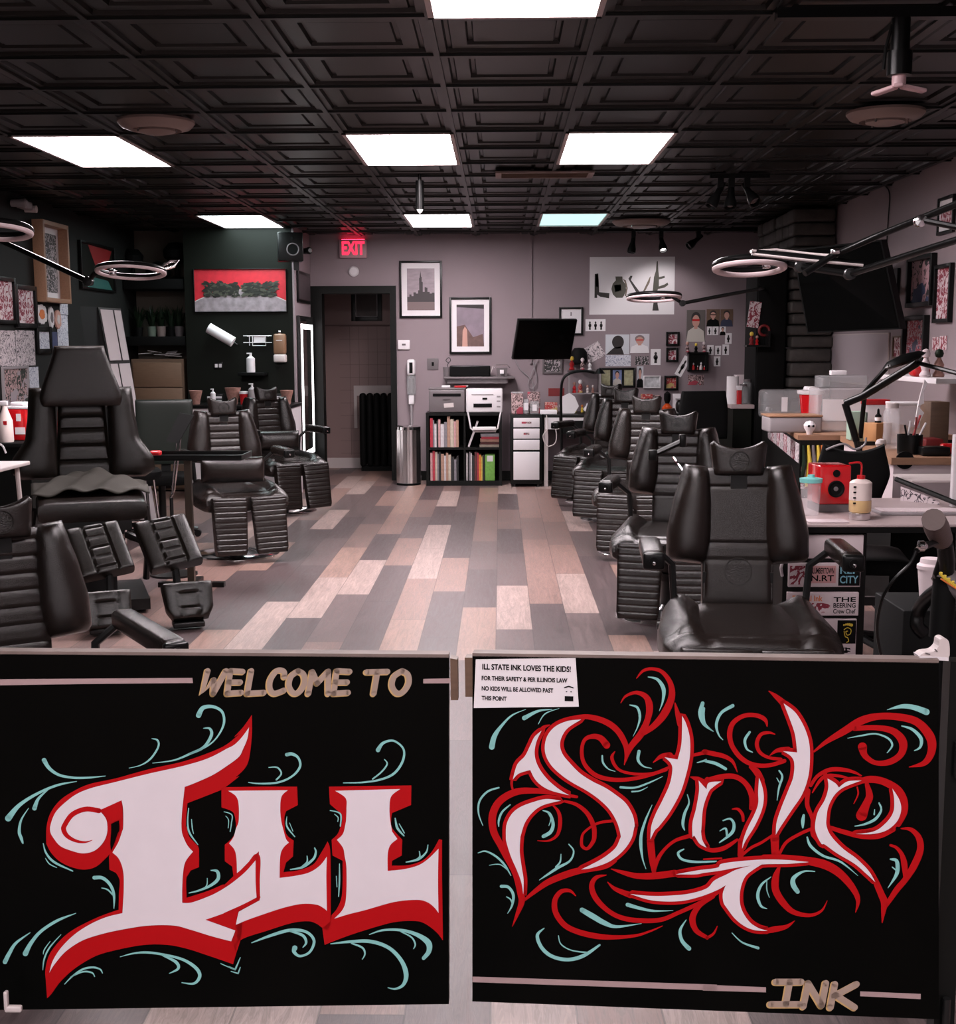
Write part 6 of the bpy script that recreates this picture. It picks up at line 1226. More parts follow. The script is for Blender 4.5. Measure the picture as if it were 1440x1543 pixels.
# stickered drawer unit under it
x1_ = onY(1303, 900, YN0 + .03).x; x0_ = onY(1178, 900, YN0 + .03).x; zU = zN - .04
t = thing('drawer_cabinet', 'black drawer unit with stickered pale drawer fronts under the near desk', 'cabinet', ((x0_ + x1_) / 2, YN0 + .03, 0)); hw_ = (x1_ - x0_) / 2
B('blackpaint').bb(-hw_, hw_, 0, .5, .03, zU, b=.004).build('carcass', t)
zY = lambda py: onY(1240, py, YN0 + .02).z; xY = lambda px: onY(px, 900, YN0 + .02).x - (x0_ + x1_) / 2
D_ = []
for (ya, yb, xa, xb) in ((806, 841, 1186, 1297), (848, 884, 1186, 1294), (892, 927, 1185, 1293), (932, 992, 1185, 1291)):
    D_.append(B('pink').bb(xY(xa), xY(xb), -.018, -.0005, zY(yb), zY(ya), b=.002).build('drawer', t))
def stick(par, xa, ya, xb, yb, mt_, lines=(), ink='matte', nm='sticker', hs=1.0):
    mb_ = B(mt_).bb(xY(xa), xY(xb), -.0195, -.0183, zY(yb), zY(ya)); cx_ = (xY(xa) + xY(xb)) / 2; h_ = zY(ya) - zY(yb)
    for i_, s_ in enumerate(lines):
        tm_ = MB(); text_mesh(tm_, s_, 1, Matrix(), ink, .02); xs_ = [v_[0] for v_ in tm_.v]; ys_ = [v_[1] for v_ in tm_.v]; sw = (xY(xb) - xY(xa)) * .86 / (max(xs_) - min(xs_)); sh_ = h_ / (len(lines) + .3) * .8 / (max(ys_) - min(ys_)) * hs; mb_.m(ink)
        zc = zY(ya) - h_ * (i_ + .65) / (len(lines) + .3); my = (max(ys_) + min(ys_)) / 2; mxx = (max(xs_) + min(xs_)) / 2
        mb_.add([(cx_ + (v_[0] - mxx) * sw, -.0200, zc + (v_[1] - my) * sh_) for v_ in tm_.v], tm_.f)
    return mb_.build(nm, par)
stick(D_[1], 1188, 852, 1214, 880, 'sk2'); stick(D_[1], 1217, 852, 1257, 878, mat('pink sticker', (.55, .28, .28), .5), ('SLUMBERTOWN', 'N.RT'), 'matte'); stick(D_[1], 1261, 849, 1293, 882, 'matte', ('REP', 'CITY'), flat((.16, .36, .45)))
stick(D_[2], 1189, 894, 1242, 908, 'pink', ('Eternal Ink',), 'orange'); stick(D_[2], 1252, 897, 1291, 926, 'pink', ('THE', 'BEERING', 'Crew Chef'), 'matte')
stick(D_[2], 1222, 908, 1250, 922, 'sk2')
s_ = B('matte').bb(xY(1262), xY(1290), -.0195, -.0183, zY(969), zY(934)); s_.m('yellow'); cx_ = xY(1277); 
for i_ in range(5): ell(s_, cx_ - .014 + .0075 * i_, zY(941) + .003 * math.sin(i_ * .8), .0035 + .0006 * i_, .004 + .0006 * i_, -.0199, 10)
s_.tube([(cx_ + a_, -.0205, z_) for a_, z_ in smooth([(-.014, zY(948)), (0, zY(945)), (.014, zY(948)), (.012, zY(954)), (0, zY(956)), (-.006, zY(951)), (.002, zY(950))], 5)], .0016, 5).tube([(cx_ + a_, -.0205, z_) for a_, z_ in smooth([(-.013, zY(950)), (-.008, zY(958)), (.002, zY(960)), (.006, zY(965)), (-.002, zY(967))], 5)], .0016, 5); s_.build('foot_sticker', D_[3])
stick(D_[3], 1266, 971, 1285, 990, 'pink', ('$',), 'matte')
B('white').tube([(-hw_ - .004, -.01, zY(845)), (-hw_ - .012, -.02, zY(855)), (-hw_ - .004, -.01, zY(868))], .006, 8).build('hook', t)
for sx in (-1, 1):
    B('chrome').lathe([(.001, -.01), (.022, -.01), (.022, .01), (.001, .01)], (sx * (hw_ - .03), .05, .023), 12, X=RY(PI / 2)).build('caster', t)
# things on the near desk
q = onY(1254, 775, 5.35); t = thing('speaker', 'small red monitor speaker with black woofer on the near desk', 'speaker', (q.x, 5.4, zN + .034), rad(4))
hw_ = (onY(1279, 730, 5.33).x - onY(1230, 730, 5.33).x) / 2; hh_ = onY(1254, 702, 5.33).z - (zN + .034)
B('redgloss').bb(-hw_, hw_, -.06, .10, 0, hh_, b=.006).build('cabinet', t); B('matte').lathe([(.034, 0), (.036, .003), (.031, .005), (.012, -.008), (.010, -.004), (.001, -.001)], (.004, -.061, hh_ * .40), 32, X=RX(PI / 2)).build('woofer', t)
B('grey').lathe([(.0125, 0), (.009, .004), (.001, .005)], (.004, -.058, hh_ * .40), 20, X=RX(PI / 2)).build('dust_cap', t)
B('matte').lathe([(.0155, 0), (.016, .003), (.010, .001), (.001, .004)], (.004, -.061, hh_ * .80), 24, X=RX(PI / 2)).build('tweeter', t)
o = B('grey').prism([(-hw_, -.055, 0), (hw_, -.055, 0), (hw_, .09, 0), (-hw_, .09, 0)], (0, 0, .032)).build('speaker_pad'); o.location = (q.x, 5.4, zN + .001); o.rotation_euler.z = rad(4); tag(o, 'dark foam pad under the red speaker', 'speaker pad')
q = onY(1295, 775, 5.12); zb0 = zN + .030
hwb = (onY(1312, 750, 5.12).x - onY(1279, 750, 5.12).x) / 2; hb = onY(1295, 724, 5.12).z - zb0
t = thing('wash_bottle', 'half full wash bottle of yellow liquid with a red bent nozzle', 'bottle', (q.x, 5.12, zb0 + .001))
B('milky').lathe([(hwb, hb * .38 + .0005), (hwb, hb * .93), (hwb * .75, hb), (hwb * .3, hb + .006)], n=28).build('body', t); B('yellowliq').lathe([(hwb * .9, 0), (hwb, .006), (hwb, hb * .38)], n=28).build('liquid', t)
B('red').cyl((0, 0, hb + .006), hwb * .36, .014, 18).build('cap', t); B('red').tube(smooth([(0, 0, hb + .02), (.001, 0, hb + .058), (-.01, 0, hb + .072), (-.05, 0, hb + .068)], 4), .004, 8).build('nozzle', t)
g_ = B('matte')
for i in range(4): g_.bb(-hwb * .86, -hwb * .62, -hwb * .82, -hwb * .72, hb * (.28 + .17 * i), hb * (.33 + .17 * i))
g_.build('scale_marks', t)
t = thing('steel_cap', 'ribbed silver jar lid under the yellow wash bottle', 'lid', (q.x, 5.12, zN + .001)); B('steel').lathe([(.039, 0), (.042, .004), (.042, .026), (.039, .029), (.001, .0292)], n=30).build('disc', t)
q = onY(1220, 780, 5.25); t = thing('tumbler', 'clear tumbler with a teal lid left of the red speaker', 'cup', (q.x, 5.25, zN + .001)); t.scale = (1.3, 1.3, 1.3); B('clear').lathe([(.024, 0), (.026, .003), (.033, .105)], n=26).build('cup', t); B('teal').lathe([(.035, .105), (.036, .118), (.012, .122), (.010, .130), (.001, .131)], n=26).build('lid', t)
rbox('paper_sheet', 'crumpled pale paper lying on the near desk front edge', 'paper', 1245, 793, 5.05, .16, .006, .08, 'pink', z=zN, b=.002)
kx0, kx1 = onY(1330, 775, 5.2).x, onY(1462, 775, 5.2).x
t = thing('keyboard', 'pinkish grey slim computer keyboard on the near desk', 'keyboard', ((kx0 + kx1) / 2, 5.3, zN + .001)); kw = (kx1 - kx0); B('midgrey').bb(-kw / 2, kw / 2, -.065, .065, 0, .012, b=.003).build('case', t)
kb = B('pink')
for r_ in range(5):
    for c_ in range(14): kb.bb(-kw / 2 + .008 + c_ * (kw - .016) / 14 + .001, -kw / 2 + .008 + (c_ + 1) * (kw - .016) / 14 - .001, -.055 + r_ * .022, -.036 + r_ * .022, .0121, .0165)
kb.build('keys', t)
# white laptop / monitor edge at right and pale slab
q0_ = onY(1436, 700, 5.5); o = B('white').bb(q0_.x, q0_.x + .45, 5.5, 5.53, zN + .001, onY(1437, 655, 5.5).z, b=.004).build('monitor_edge'); tag(o, 'white computer monitor cut off by the right edge of the photo', 'monitor')
o.location.z = 0
rr_ = onY(1395, 722, 5.95); o = B('offwhite').bb(rr_.x - .08, rr_.x + .45, 5.9, 6.2, rr_.z - .012, rr_.z, b=.003).build('raised_tray'); tag(o, 'pale raised tray shelf right of the black office chair', 'tray')
B('darkmetal').tube([(rr_.x + .2, 6.05, 0), (rr_.x + .2, 6.05, rr_.z - .013)], .015, 8).build('tray_post', o)
bd = thing('sticker_board', 'black slanted rail with stickers behind the keyboard', 'board', (0, 0, 0))
B('blackpaint').tube([onY(1350, 722, 5.8), onY(1450, 762, 5.45)], .012, 8).build('rail', bd); B('sk1').prism([onY(1357, 733, 5.75), onY(1415, 754, 5.6), onY(1415, 766, 5.6), onY(1357, 762, 5.75)], (0, .004, 0)).build('sticker', bd)
# black task chair and articulated lamp behind the speaker
q = onY(1292, 715, 6.1)
t = thing('office_chair', 'black task chair with curved low back behind the red speaker', 'chair', (q.x - .02, 6.12, 0), rad(-10))
zt2, zb2 = onY(1290, 668, 6.1).z, onY(1290, 760, 6.1).z; w6 = (onY(1345, 700, 6.1).x - onY(1235, 700, 6.1).x) / 2
B('matte').pad(lerp_tab([(0, w6 * .75), (.5, w6), (1, w6 * .82)]), zt2 - zb2, .09, TR((0, 0, zb2)), k=3.2, kv=3.4, topf=lambda u: -.02 * (1 - u * u) * 2, nu=26, nv=26).build('backrest', t)
B('midgrey').tube(smooth([(-w6 * .75, -.05, zt2 - .03), (-w6 * .3, -.06, zt2 + .0), (0, -.06, zt2 - .025), (w6 * .25, -.06, zt2 - .005), (w6 * .3, -.05, zt2 + .03)], 5), .005, 8).build('trim_bar', t)
B('matte').pad(lambda v: .23, .45, .09, TR((0, -.02, .45)) @ RX(PI / 2), k=4).build('seat', t)
B('darkmetal').cyl((0, -.24, .08), .028, .33, 14).box((0, -.0, .50), (.07, .03, .32)).build('column', t)
for k in range(5):
    a_ = k * 2 * PI / 5 + .3; B('black').tube([(0, -.24, .10), (.27 * math.cos(a_), -.24 + .27 * math.sin(a_), .055)], .02).lathe([(.001, -.02), (.026, -.018), (.026, .018), (.001, .02)], (.27 * math.cos(a_), -.24 + .27 * math.sin(a_), .027), 12, X=RX(PI / 2)).build('leg', t)
t = thing('articulated_lamp', 'black folding desk lamp with an oval head over the near right counter', 'lamp', onY(1275, 612, 7.2)); q0 = t.location.copy(); V = lambda x, y, Y: onY(x, y, Y) - q0
B('black').tube([V(1290, 664, 7.2), V(1273, 608, 7.2)], .02, 10).build('lower_arm', t); B('black').tube([V(1273, 608, 7.2), V(1300, 597, 7.15), V(1383, 546, 6.9)], .022, 10).build('upper_arm', t)
B('black').tube([V(1296, 660, 7.24), V(1303, 590, 7.2), V(1335, 555, 7.1)], .014, 8).build('support_rod', t)
B('black').tube([V(1383, 547, 6.9), V(1440, 562, 6.6), V(1480, 570, 6.4)], .012, 8).build('side_rod', t)
hv = V(1362, 543, 6.85); B('black').lathe([(.001, -.018), (.09, -.016), (.12, 0), (.09, .022), (.001, .034)], hv, 30, X=RY(-.36) @ Matrix.Diagonal((1, .6, 1, 1))).build('lamp_head', t)
B('chrome').lathe([(.001, 0), (.01, .002), (.01, .012), (.001, .014)], V(1340, 553, 6.8), 14).build('joint', t)
cp = V(1290, 664, 7.2); B('darkmetal').tube([cp, Vector((cp.x + .02, cp.y, .84 - q0.z))], .018, 10).box((cp.x + .05, cp.y, .8815 + .01 - q0.z), (.10, .04, .02)).build('clamp', t)
# phone clamp in front of the second chair
t = thing('clamp_stand', 'small black phone clamp on a chrome rod before the second right chair', 'stand', onY(1012, 678, 5.9)); q0 = t.location.copy()
B('black').tube([V(978, 688, 5.9), V(1000, 678, 5.9), V(1030, 664, 5.9)], .014, 8).box(tuple(V(983, 686, 5.9)), (.04, .04, .05), b=.006).box(tuple(V(1028, 664, 5.9)), (.03, .04, .06), b=.006).build('clamp', t)
B('chrome').tube([V(1015, 690, 5.9), V(1037, 722, 5.6), V(1085, 800, 5.25)], .006, 8).build('rod', t)
B('darkmetal').tube([V(1085, 800, 5.25), V(1085, 800, 5.25) * 1 + Vector((.0, 0, -.55))], .008, 8).build('pole', t)
zpl = onY(1085, 800, 5.25).z - .55; B('darkmetal').cyl((V(1085, 800, 5.25).x, V(1085, 800, 5.25).y, -q0.z), .012, zpl, 8).cyl((V(1085, 800, 5.25).x, V(1085, 800, 5.25).y, -q0.z), .12, .015, 24).build('base', t)

# ------------------------------------------------------------------ bicycle at the right edge
YBk = 2.75
t = thing('bicycle', 'dark small bicycle parked behind the right gate, yellow lettering on its frame', 'bicycle', (onY(1415, 900, YBk).x, YBk, 0)); q0 = t.location.copy()
grip = mat('brown grey rubber grip', (.12, .085, .08), .6, bump=.5, bscale=120)
B(grip).tube([V(1406, 783, 2.62), V(1411, 795, 2.67), V(1418, 812, 2.73)], [.024, .026, .024], 14).build('handle_grip', t)
B('black').tube(smooth([V(1418, 812, 2.74), V(1420, 840, 2.78), V(1412, 868, 2.8), V(1414, 880, 2.8)], 5), .011, 10).tube([V(1423, 820, 2.76), V(1426, 845, 2.78), V(1424, 872, 2.8)], .018, 12).build('handlebar', t)
B('black').tube([V(1415, 815, 2.70), V(1398, 821, 2.66), V(1380, 830, 2.62)], [.006, .008, .006], 8).build('brake_lever', t)
B('chrome').lathe([(.001, 0), (.012, .004), (.012, .014), (.004, .022)], V(1381, 823, 2.62), 14, X=RY(PI / 2)).build('lever_pivot', t)
B('black').tube([V(x, y, Y) for x, y, Y in smooth([(1380, 830, 2.62), (1370, 850, 2.62), (1345, 875, 2.62), (1328, 905, 2.64), (1321, 950, 2.68), (1330, 1000, 2.72)], 6)], .0035, 8).build('brake_cable', t)
B('matte').tube([V(1424, 868, 2.80), V(1419, 930, 2.80), V(1417, 960, 2.80)], .026, 14).build('fork', t)
fr_ = B('grey').tube([V(1409, 862, 2.81), V(1425, 872, 2.80), V(1520, 935, 2.74)], [.018, .026, .03], 14).build('frame_tube', t)
lt = B('yellow')
for i in range(5):
    a0, a1 = V(1419 + i * 6, 864 + i * 4.2, 2.765), V(1424 + i * 6, 873 + i * 4.8, 2.765); lt.tube(smooth([a0, (a0 + a1) / 2 + Vector((-.008, 0, .006)), a1], 4), .0032, 6)
lt.m('orange').tube([V(1417, 872, 2.766), V(1445, 890, 2.76)], .002, 6); lt.build('frame_lettering', fr_)
B('black').tube(smooth([V(1414, 888, 3.1), V(1396, 902, 3.15), V(1383, 922, 3.2), V(1381, 942, 3.2), V(1392, 954, 3.2)], 5), [.018] * 21, 10).build('mudguard', t)
fx_ = V(1417, 960, 2.80); B('matte').torus((fx_.x, fx_.y, .26), .23, .028, 48, 12, X=RX(PI / 2)).build('wheel', t); B('matte').tube([V(1417, 955, 2.8), (fx_.x, fx_.y + .04, .26)], .014, 8).cyl((fx_.x, fx_.y - .05, .26), .02, .1, 12, 'Y').build('fork_leg', t)
rx_ = fx_.x + .92; B('matte').torus((rx_, fx_.y, .26), .23, .028, 48, 12, X=RX(PI / 2)).build('wheel', t)
B('grey').tube([V(1520, 935, 2.74), (fx_.x + .52, fx_.y, .28), (rx_, fx_.y + .05, .26)], [.03, .03, .016], 12).tube([(fx_.x + .52, fx_.y, .28), (fx_.x + .42, fx_.y, .72)], .018, 10).build('rear_frame', t)
B('matte').pad(lambda v: .05, .24, .05, TR((fx_.x + .32, fx_.y, .74)) @ RY(PI / 2), k=3).build('saddle', t)
# paper cup, shoe ornament, black foam roll
q = onY(1393, 905, 3.4); t = thing('paper_cup', 'pale pink takeaway cup standing on a low box below the near desk', 'cup', (q.x - .02, 3.3, onY(1393, 908, 3.3).z)); B('pink').lathe([(.026, 0), (.034, .085), (.034, .09)], n=24).build('cup', t); B('pink').lathe([(.037, .0905), (.037, .1), (.030, .106), (.028, .118), (.001, .119)], n=24).build('lid', t)
zz_ = onY(1393, 908, 3.3).z; o = B('matte').bb(q.x - .12, q.x + .2, 3.2, 3.45, 0, zz_ - .001, b=.004).build('floor_box'); tag(o, 'black low box on the floor carrying the pale cup', 'box')
t = thing('shoe', 'small white high top shoe ornament sitting on the right gate corner', 'shoe', onY(1408, 992, 2.40)); q0 = t.location.copy()
V = lambda x, y, Y: onY(x, y, Y) - q0
B('offwhite').prism([V(x, y, 2.375) for x, y in smooth([(1386, 988), (1392, 984), (1406, 982), (1414, 974), (1416, 964), (1424, 962), (1430, 970), (1428, 994), (1405, 993), (1387, 991)], 3, True)], (0, .03, 0)).build('upper', t)
B('white').prism([V(1385, 989, 2.372), V(1429, 991, 2.372), V(1429, 996, 2.372), (V(1386, 993.5, 2.372))], (0, .036, 0)).build('sole', t)
B('grey').tube([V(1394, 984, 2.372), V(1401, 986, 2.372)], .0012, 6).tube([V(1408, 978, 2.372), V(1412, 982, 2.372)], .0012, 6).build('laces', t)

# ------------------------------------------------------------------ left side
LW = ('X', XL)
pic('framed_picture', 'thick wooden framed ink drawing, tallest on the left wall', 'picture', (50, 336, 89, 456), A_mat('sk3'), LW, 'wood', .035, 'paper', .05, depth=.09)
pic('framed_picture', 'black framed red ink picture at the far left edge', 'picture', (-14, 417, 19, 488), A_mat('sk2'), LW, 'black', .03, depth=.03)
pic('framed_picture', 'black framed feather flash picture, second from the left edge', 'picture', (20, 430, 51, 494), A_mat('sk2'), LW, 'black', .035, depth=.03)
pic('drawing', 'white flash sheet of small designs on the left wall, left half', 'drawing', (-4, 498, 23, 552), A_mat('sk1'), LW, None)
pic('drawing', 'white flash sheet of small designs on the left wall, right half', 'drawing', (24, 498, 52, 551), A_mat('sk1'), LW, None)
pic('framed_picture', 'small black framed pale certificate beside the flash sheets', 'picture', (53, 492, 75, 533), A_mat('sk4'), LW, 'black', .04)
pic('framed_picture', 'black poster of people with a white border low on the left wall', 'picture', (2, 552, 41, 618), A_mat('collage'), LW, 'midgrey', .02)
pic('drawing', 'long white drawing strip right of the wooden frame, upper', 'drawing', (89, 425, 101, 474), A_mat('sk4'), LW, None)
pic('drawing', 'long white drawing strip right of the wooden frame, lower', 'drawing', (86, 475, 102, 522), A_mat('sk4'), LW, None)
pic('drawing', 'white drawing sheet directly left of the tall chair headrest', 'drawing', (41, 553, 58, 594), A_mat('sk4'), LW, None)
pic('drawing', 'small blue print partly behind the tall chair headrest', 'drawing', (75, 500, 86, 524), A_mat(mat('blue print', (.05, .06, .14), .5, vary=.6, scale=20)), LW, None)
for px0, px1, y0_, y1_, mt_, mt2, lb in ((51, 69, 457, 489, 'white', 'orange', 'white cut-out with an orange flame design under the wooden frame'), (71, 79, 461, 495, 'white', 'grey', 'narrow white feather cut-out under the wooden frame'), (80, 90, 466, 496, 'skin', 'offwhite', 'flesh coloured cut-out under the wooden frame')):
    a, b_ = onX(px0, (y0_ + y1_) / 2, XL), onX(px1, (y0_ + y1_) / 2, XL); za, zb = onX(px0, y0_, XL).z, onX(px0, y1_, XL).z
    t = thing('wall_ornament', lb, 'ornament', (XL + .003, (a.y + b_.y) / 2, (za + zb) / 2), PI / 2); w_ = (b_ - a).length / 2; h_ = (za - zb) / 2
    n = 26; P_ = [(w_ * math.cos(2 * PI * i / n) * (.9 + .1 * math.sin(5 * i)), -.0, h_ * math.sin(2 * PI * i / n) * (.92 + .08 * math.cos(3 * i))) for i in range(n)]
    B(mt_).prism(P_, (0, -.014, 0)).build('body', t); B(mt2).prism([(x * .5, -.0145, z * .5) for x, y, z in P_], (0, -.003, 0)).build('motif', t)
# red and teal canvas
t = pic('canvas', 'canvas with red and teal triangles behind the left ring lamp', 'painting', (118, 368, 169, 438), A_mat('walldark'), LW, 'black', .02, depth=.03)
w_ = (onX(118, 400, XL) - onX(169, 400, XL)).length / 2; h_ = abs(onX(140, 368, XL).z - onX(140, 438, XL).z) / 2
mb = B(mat('canvas red', (.22, .008, .01), .5)); mb.poly([(-w_ * .5, -.012, h_ * .9), (w_ * .9, -.012, h_ * .85), (w_ * .5, -.012, -h_ * .15), (0, -.012, -h_ * .2)]); mb.m(mat('canvas teal', (.02, .09, .08), .5)).poly([(-w_ * .6, -.012, -h_ * .9), (w_ * .9, -.012, -h_ * .95), (w_ * .6, -.012, -h_ * .5), (-w_ * .2, -.012, -h_ * .45)]); mb.build('painted_triangles', t)
# security camera
q = onX(20, 308, XL); t = thing('security_camera', 'small grey double security camera high in the left corner', 'camera', q + Vector((.08, 0, 0)), PI / 2)
B('midgrey').lathe([(.028, -.06), (.032, .05), (.02, .06)], (-.09, 0, 0), 18, X=RX(PI / 2)).build('camera_body', t); B('midgrey').bb(-.03, .14, -.02, .05, -.03, .03, b=.012).build('bracket', t); B('offwhite').lathe([(.024, -.05), (.028, .04), (.001, .05)], (.16, 0, -.02), 18, X=RX(PI / 2)).build('camera_body', t)
# leaning folding screen with white panes
a = onX(120, 470, XL + .1); 
YS0 = 10.2
Lz0 = 0.0; tp = [onY(121, 462, YS0), onY(147, 464, YS0)]; 
t = thing('room_screen', 'leaning black folding screen with white panes left of the alcove', 'folding screen', (0, 0, 0))
F = [onY(148, 463, 10.1), onY(182, 465, 10.5), onY(212, 640, 10.3), onY(184, 650, 9.9)]
nn = (F[1] - F[0]).cross(F[3] - F[0]).normalized(); nn = nn if nn.y > 0 else -nn
# prolong down to the floor
def toz(a_, b_, z_): d_ = b_ - a_; return a_ + d_ * ((z_ - a_.z) / d_.z)
F[2] = toz(F[1], F[2], .01); F[3] = toz(F[0], F[3], .01)
B('blackpaint').prism(F, nn * .03).build('frame', t)
def fq(u, v): return (F[0] * (1 - u) + F[1] * u) * (1 - v) + (F[3] * (1 - u) + F[2] * u) * v - nn * .002
for k, (v0, v1, um) in enumerate(((.01, .24, .62), (.255, .50, .40), (.515, .74, .62), (.755, .99, .4))):
    for u0, u1 in ((.05, um - .035), (um + .035, .95)): B(mat('screen paper', (.42, .37, .38), .8)).prism([fq(u0, v0), fq(u1, v0), fq(u1, v1), fq(u0, v1)], -nn * .003).build('pane', t)
G = [onY(120, 461, 9.7), F[0] + Vector((-.01, 0, 0)), F[3] + Vector((-.01, 0, 0)), None]; G[3] = Vector((G[0].x + .2, G[0].y - .1, .01))
B('matte').prism(G, (0, .03, 0)).build('closed_leaf', t)
# alcove shelves and drawers
ax0, ax1 = XL + .01, PX0 - .01; AY = 12.85
for py, th, lb in ((430, .1, 'upper dark shelf board in the alcove'), (517, .09, 'lower dark shelf board in the alcove')):
    z_ = onY(230, py - 10, 12.6).z; o = B('matte').bb(ax0, ax1, 12.62, 13.09, z_ - th, z_, b=.004).build('alcove_shelf'); tag(o, lb, 'shelf')
    if py == 430: zu = z_
    else: zl = z_
for i, (px, s) in enumerate(((200, .20), (238, .17), (266, .24))):
    t = thing('figure_silhouette', ('round topped dark ornament on a stick, left', 'dome shaped dark ornament, middle', 'tall dark vase, right')[i] + ' on the upper alcove shelf', 'ornament', (onY(px, 400, 12.85).x, 12.85, zu + .001))
    B('matte').lathe([(s * .35, 0), (s * .3, .02), (s * .1, .04), (s * .1, s * .6), (s * .5, s * .9), (s * .55, s * 1.2), (s * .3, s * 1.5), (.001, s * 1.55)] if i != 1 else [(s * .5, 0), (s * .75, s * .3), (s * .7, s * .7), (s * .3, s), (.001, s * 1.1)], n=24).build('body', t)
rr = random.Random(5)
for i, (px, mt_, s) in enumerate(((209, 'matte', .09), (229, 'teal', .10), (243, 'offwhite', .10), (258, 'matte', .10), (270, 'grey', .10))):
    mt_ = mat('pot green grey', (.12, .15, .12), .5) if i == 1 else (mat('pot beige', (.22, .16, .15), .5) if i == 2 else mt_)
    t = thing('potted_plant', ('dark potted plant at the left end', 'plant in the pale green pot', 'plant in the beige pot', 'plant in the black pot', 'plant in the grey pot with a shiny dot')[i] + ' on the lower alcove shelf', 'potted plant', (onY(px, 500, 12.8).x, 12.8, zl + .001), 0, 'plants on the lower alcove shelf')
    B(mt_).lathe([(s * .38, 0), (s * .5, s), (s * .45, s), (s * .4, s * .85), (.001, s * .85)], n=20).build('pot', t); lf = B('green')
    for k in range(46):
        a_ = rr.uniform(0, 2 * PI); l_ = rr.uniform(.10, .24); o_ = rr.uniform(.02, .12); bx = .02 * math.cos(a_); by = .02 * math.sin(a_)
        p1_ = Vector((bx, by, s * .85)); p3_ = Vector((o_ * math.cos(a_) + bx, o_ * math.sin(a_) * .8 + by, s * .85 + l_)); p2_ = (p1_ + p3_) / 2 + Vector((-.01 * math.cos(a_), 0, .03))
        sd_ = Vector((-math.sin(a_), math.cos(a_), 0)) * .009
        lf.add([p1_ - sd_ * .5, p1_ + sd_ * .5, p2_ + sd_, p2_ - sd_, p3_], [[0, 1, 2, 3], [3, 2, 4]])
    lf.build('leaves', t)
z0_, z1_ = onY(240, 612, 12.6).z, onY(240, 541, 12.6).z
t = thing('chest_of_drawers', 'brown wooden chest of drawers in the alcove under the plants', 'chest of drawers', ((ax0 + ax1) / 2, 12.85, 0)); hw_ = (ax1 - ax0) / 2
B('brownwood').bb(-hw_ + .05, hw_ - .03, -.22, .22, .02, z1_).build('carcass', t)
nd = 5; hd_ = (z1_ - .06) / nd
bw_ = mat('warm brown drawer', (.16, .09, .055), .5, vary=.2, scale=12, stretch=(1, 8, 8))
for k in range(nd): B(bw_).bb(-hw_ + .07, hw_ - .05, -.24, -.2205, .03 + k * hd_ + .006, .03 + (k + 1) * hd_ - .006, b=.003).build('drawer', t)
b = B('white'); rr = random.Random(2)
for k in range(7): b.box((rr.uniform(-.14, .14), rr.uniform(-.06, .06), .012 + .008 * k), (.14, .1, .006), rz=rr.uniform(0, 3), rx=rr.uniform(-.15, .15), ry=rr.uniform(-.15, .15))
o = b.build('paper_heap'); o.location = ((ax0 + ax1) / 2, 12.8, z1_ + .012); tag(o, 'crumpled heap of white paper on the wooden chest of drawers', 'paper')
# red painting and fixtures on the dark partition
PY = ('Y', 12.6)
def A_redpaint(mb, w, h, y):
    mb.m(mat('canvas crimson', (.50, .012, .025), .5, vary=.3, scale=18)).quad((0, 0), w, h, y)
    gy = mat('canvas violet grey', (.26, .21, .23), .6, vary=.7, scale=16); arc = [(-.5 + i / 20, -.26 + .27 * (1 - ((i - 10) / 10) ** 2)) for i in range(21)]
    mb.m(gy).poly([(-.5 * w, y - .001, -.5 * h)] + [(a * w, y - .001, b * h) for a, b in arc] + [(.5 * w, y - .001, -.5 * h)])
    mb.m('offwhite')
    for (a, b), (c, d) in zip(arc, arc[1:]): mb.add([(a * w, y - .0015, b * h - .004), (c * w, y - .0015, d * h - .004), (c * w, y - .0015, d * h + .005), (a * w, y - .0015, b * h + .005)], [[0, 1, 2, 3]])
    r_ = random.Random(11); hd = [mat('canvas dark hatching', (.012, .013, .009), .5), mat('canvas olive hatching', (.05, .05, .035), .5)]
    for k in range(420):
        mb.m(hd[k % 3 == 0]); cx = r_.uniform(-.37, .37) * w; cz = r_.uniform(-.14, .17) * h ; s = 1 if cx > 0 else -1; l = r_.uniform(.03, .08) * w; an = r_.uniform(-.5, 1.0) if s > 0 else PI - r_.uniform(-.5, 1.0)
        dx, dz = l * math.cos(an), l * math.sin(an) * .6; nx_, nz_ = -dz * .16, dx * .16; yy = y - .002 - k * .00002
        mb.add([(cx - nx_, yy, cz - nz_), (cx + dx * .5 - nx_ * 1.4, yy, cz + dz * .5 - nz_ * 1.4), (cx + dx, yy, cz + dz), (cx + dx * .5 + nx_ * 1.4, yy, cz + dz * .5 + nz_ * 1.4), (cx + nx_, yy, cz + nz_)], [[0, 1, 2, 3, 4]])
t = pic('painting', 'wide crimson painting with dark feathery band on the black partition', 'painting', (293, 405, 432, 470), A_redpaint, PY, 'black', .004, depth=.03)
q = onY(333, 505, 12.5); t = thing('paper_towel_roll', 'white paper towel roll tilted on the black partition wall', 'paper towel', q); an = .53
B('paper').lathe([(.052, -.14), (.052, .135), (.02, .135)], n=26, X=RY(PI / 2 + an)).build('roll', t); B('chrome').tube([tuple(RY(PI / 2 + an) @ Vector((0, 0, .12))), tuple(RY(PI / 2 + an) @ Vector((0, 0, .185)))], .008, 8).tube([tuple(RY(PI / 2 + an) @ Vector((0, 0, .18))), tuple(Vector(RY(PI / 2 + an) @ Vector((0, 0, .18))) + Vector((0, .095, 0)))], .006, 8).build('holder', t)
q = onY(388, 513, 12.55); t = thing('wire_rack', 'white wire holder rack with a card on the black partition', 'rack', q); s = 12.6 / 1925
wr = B('white')
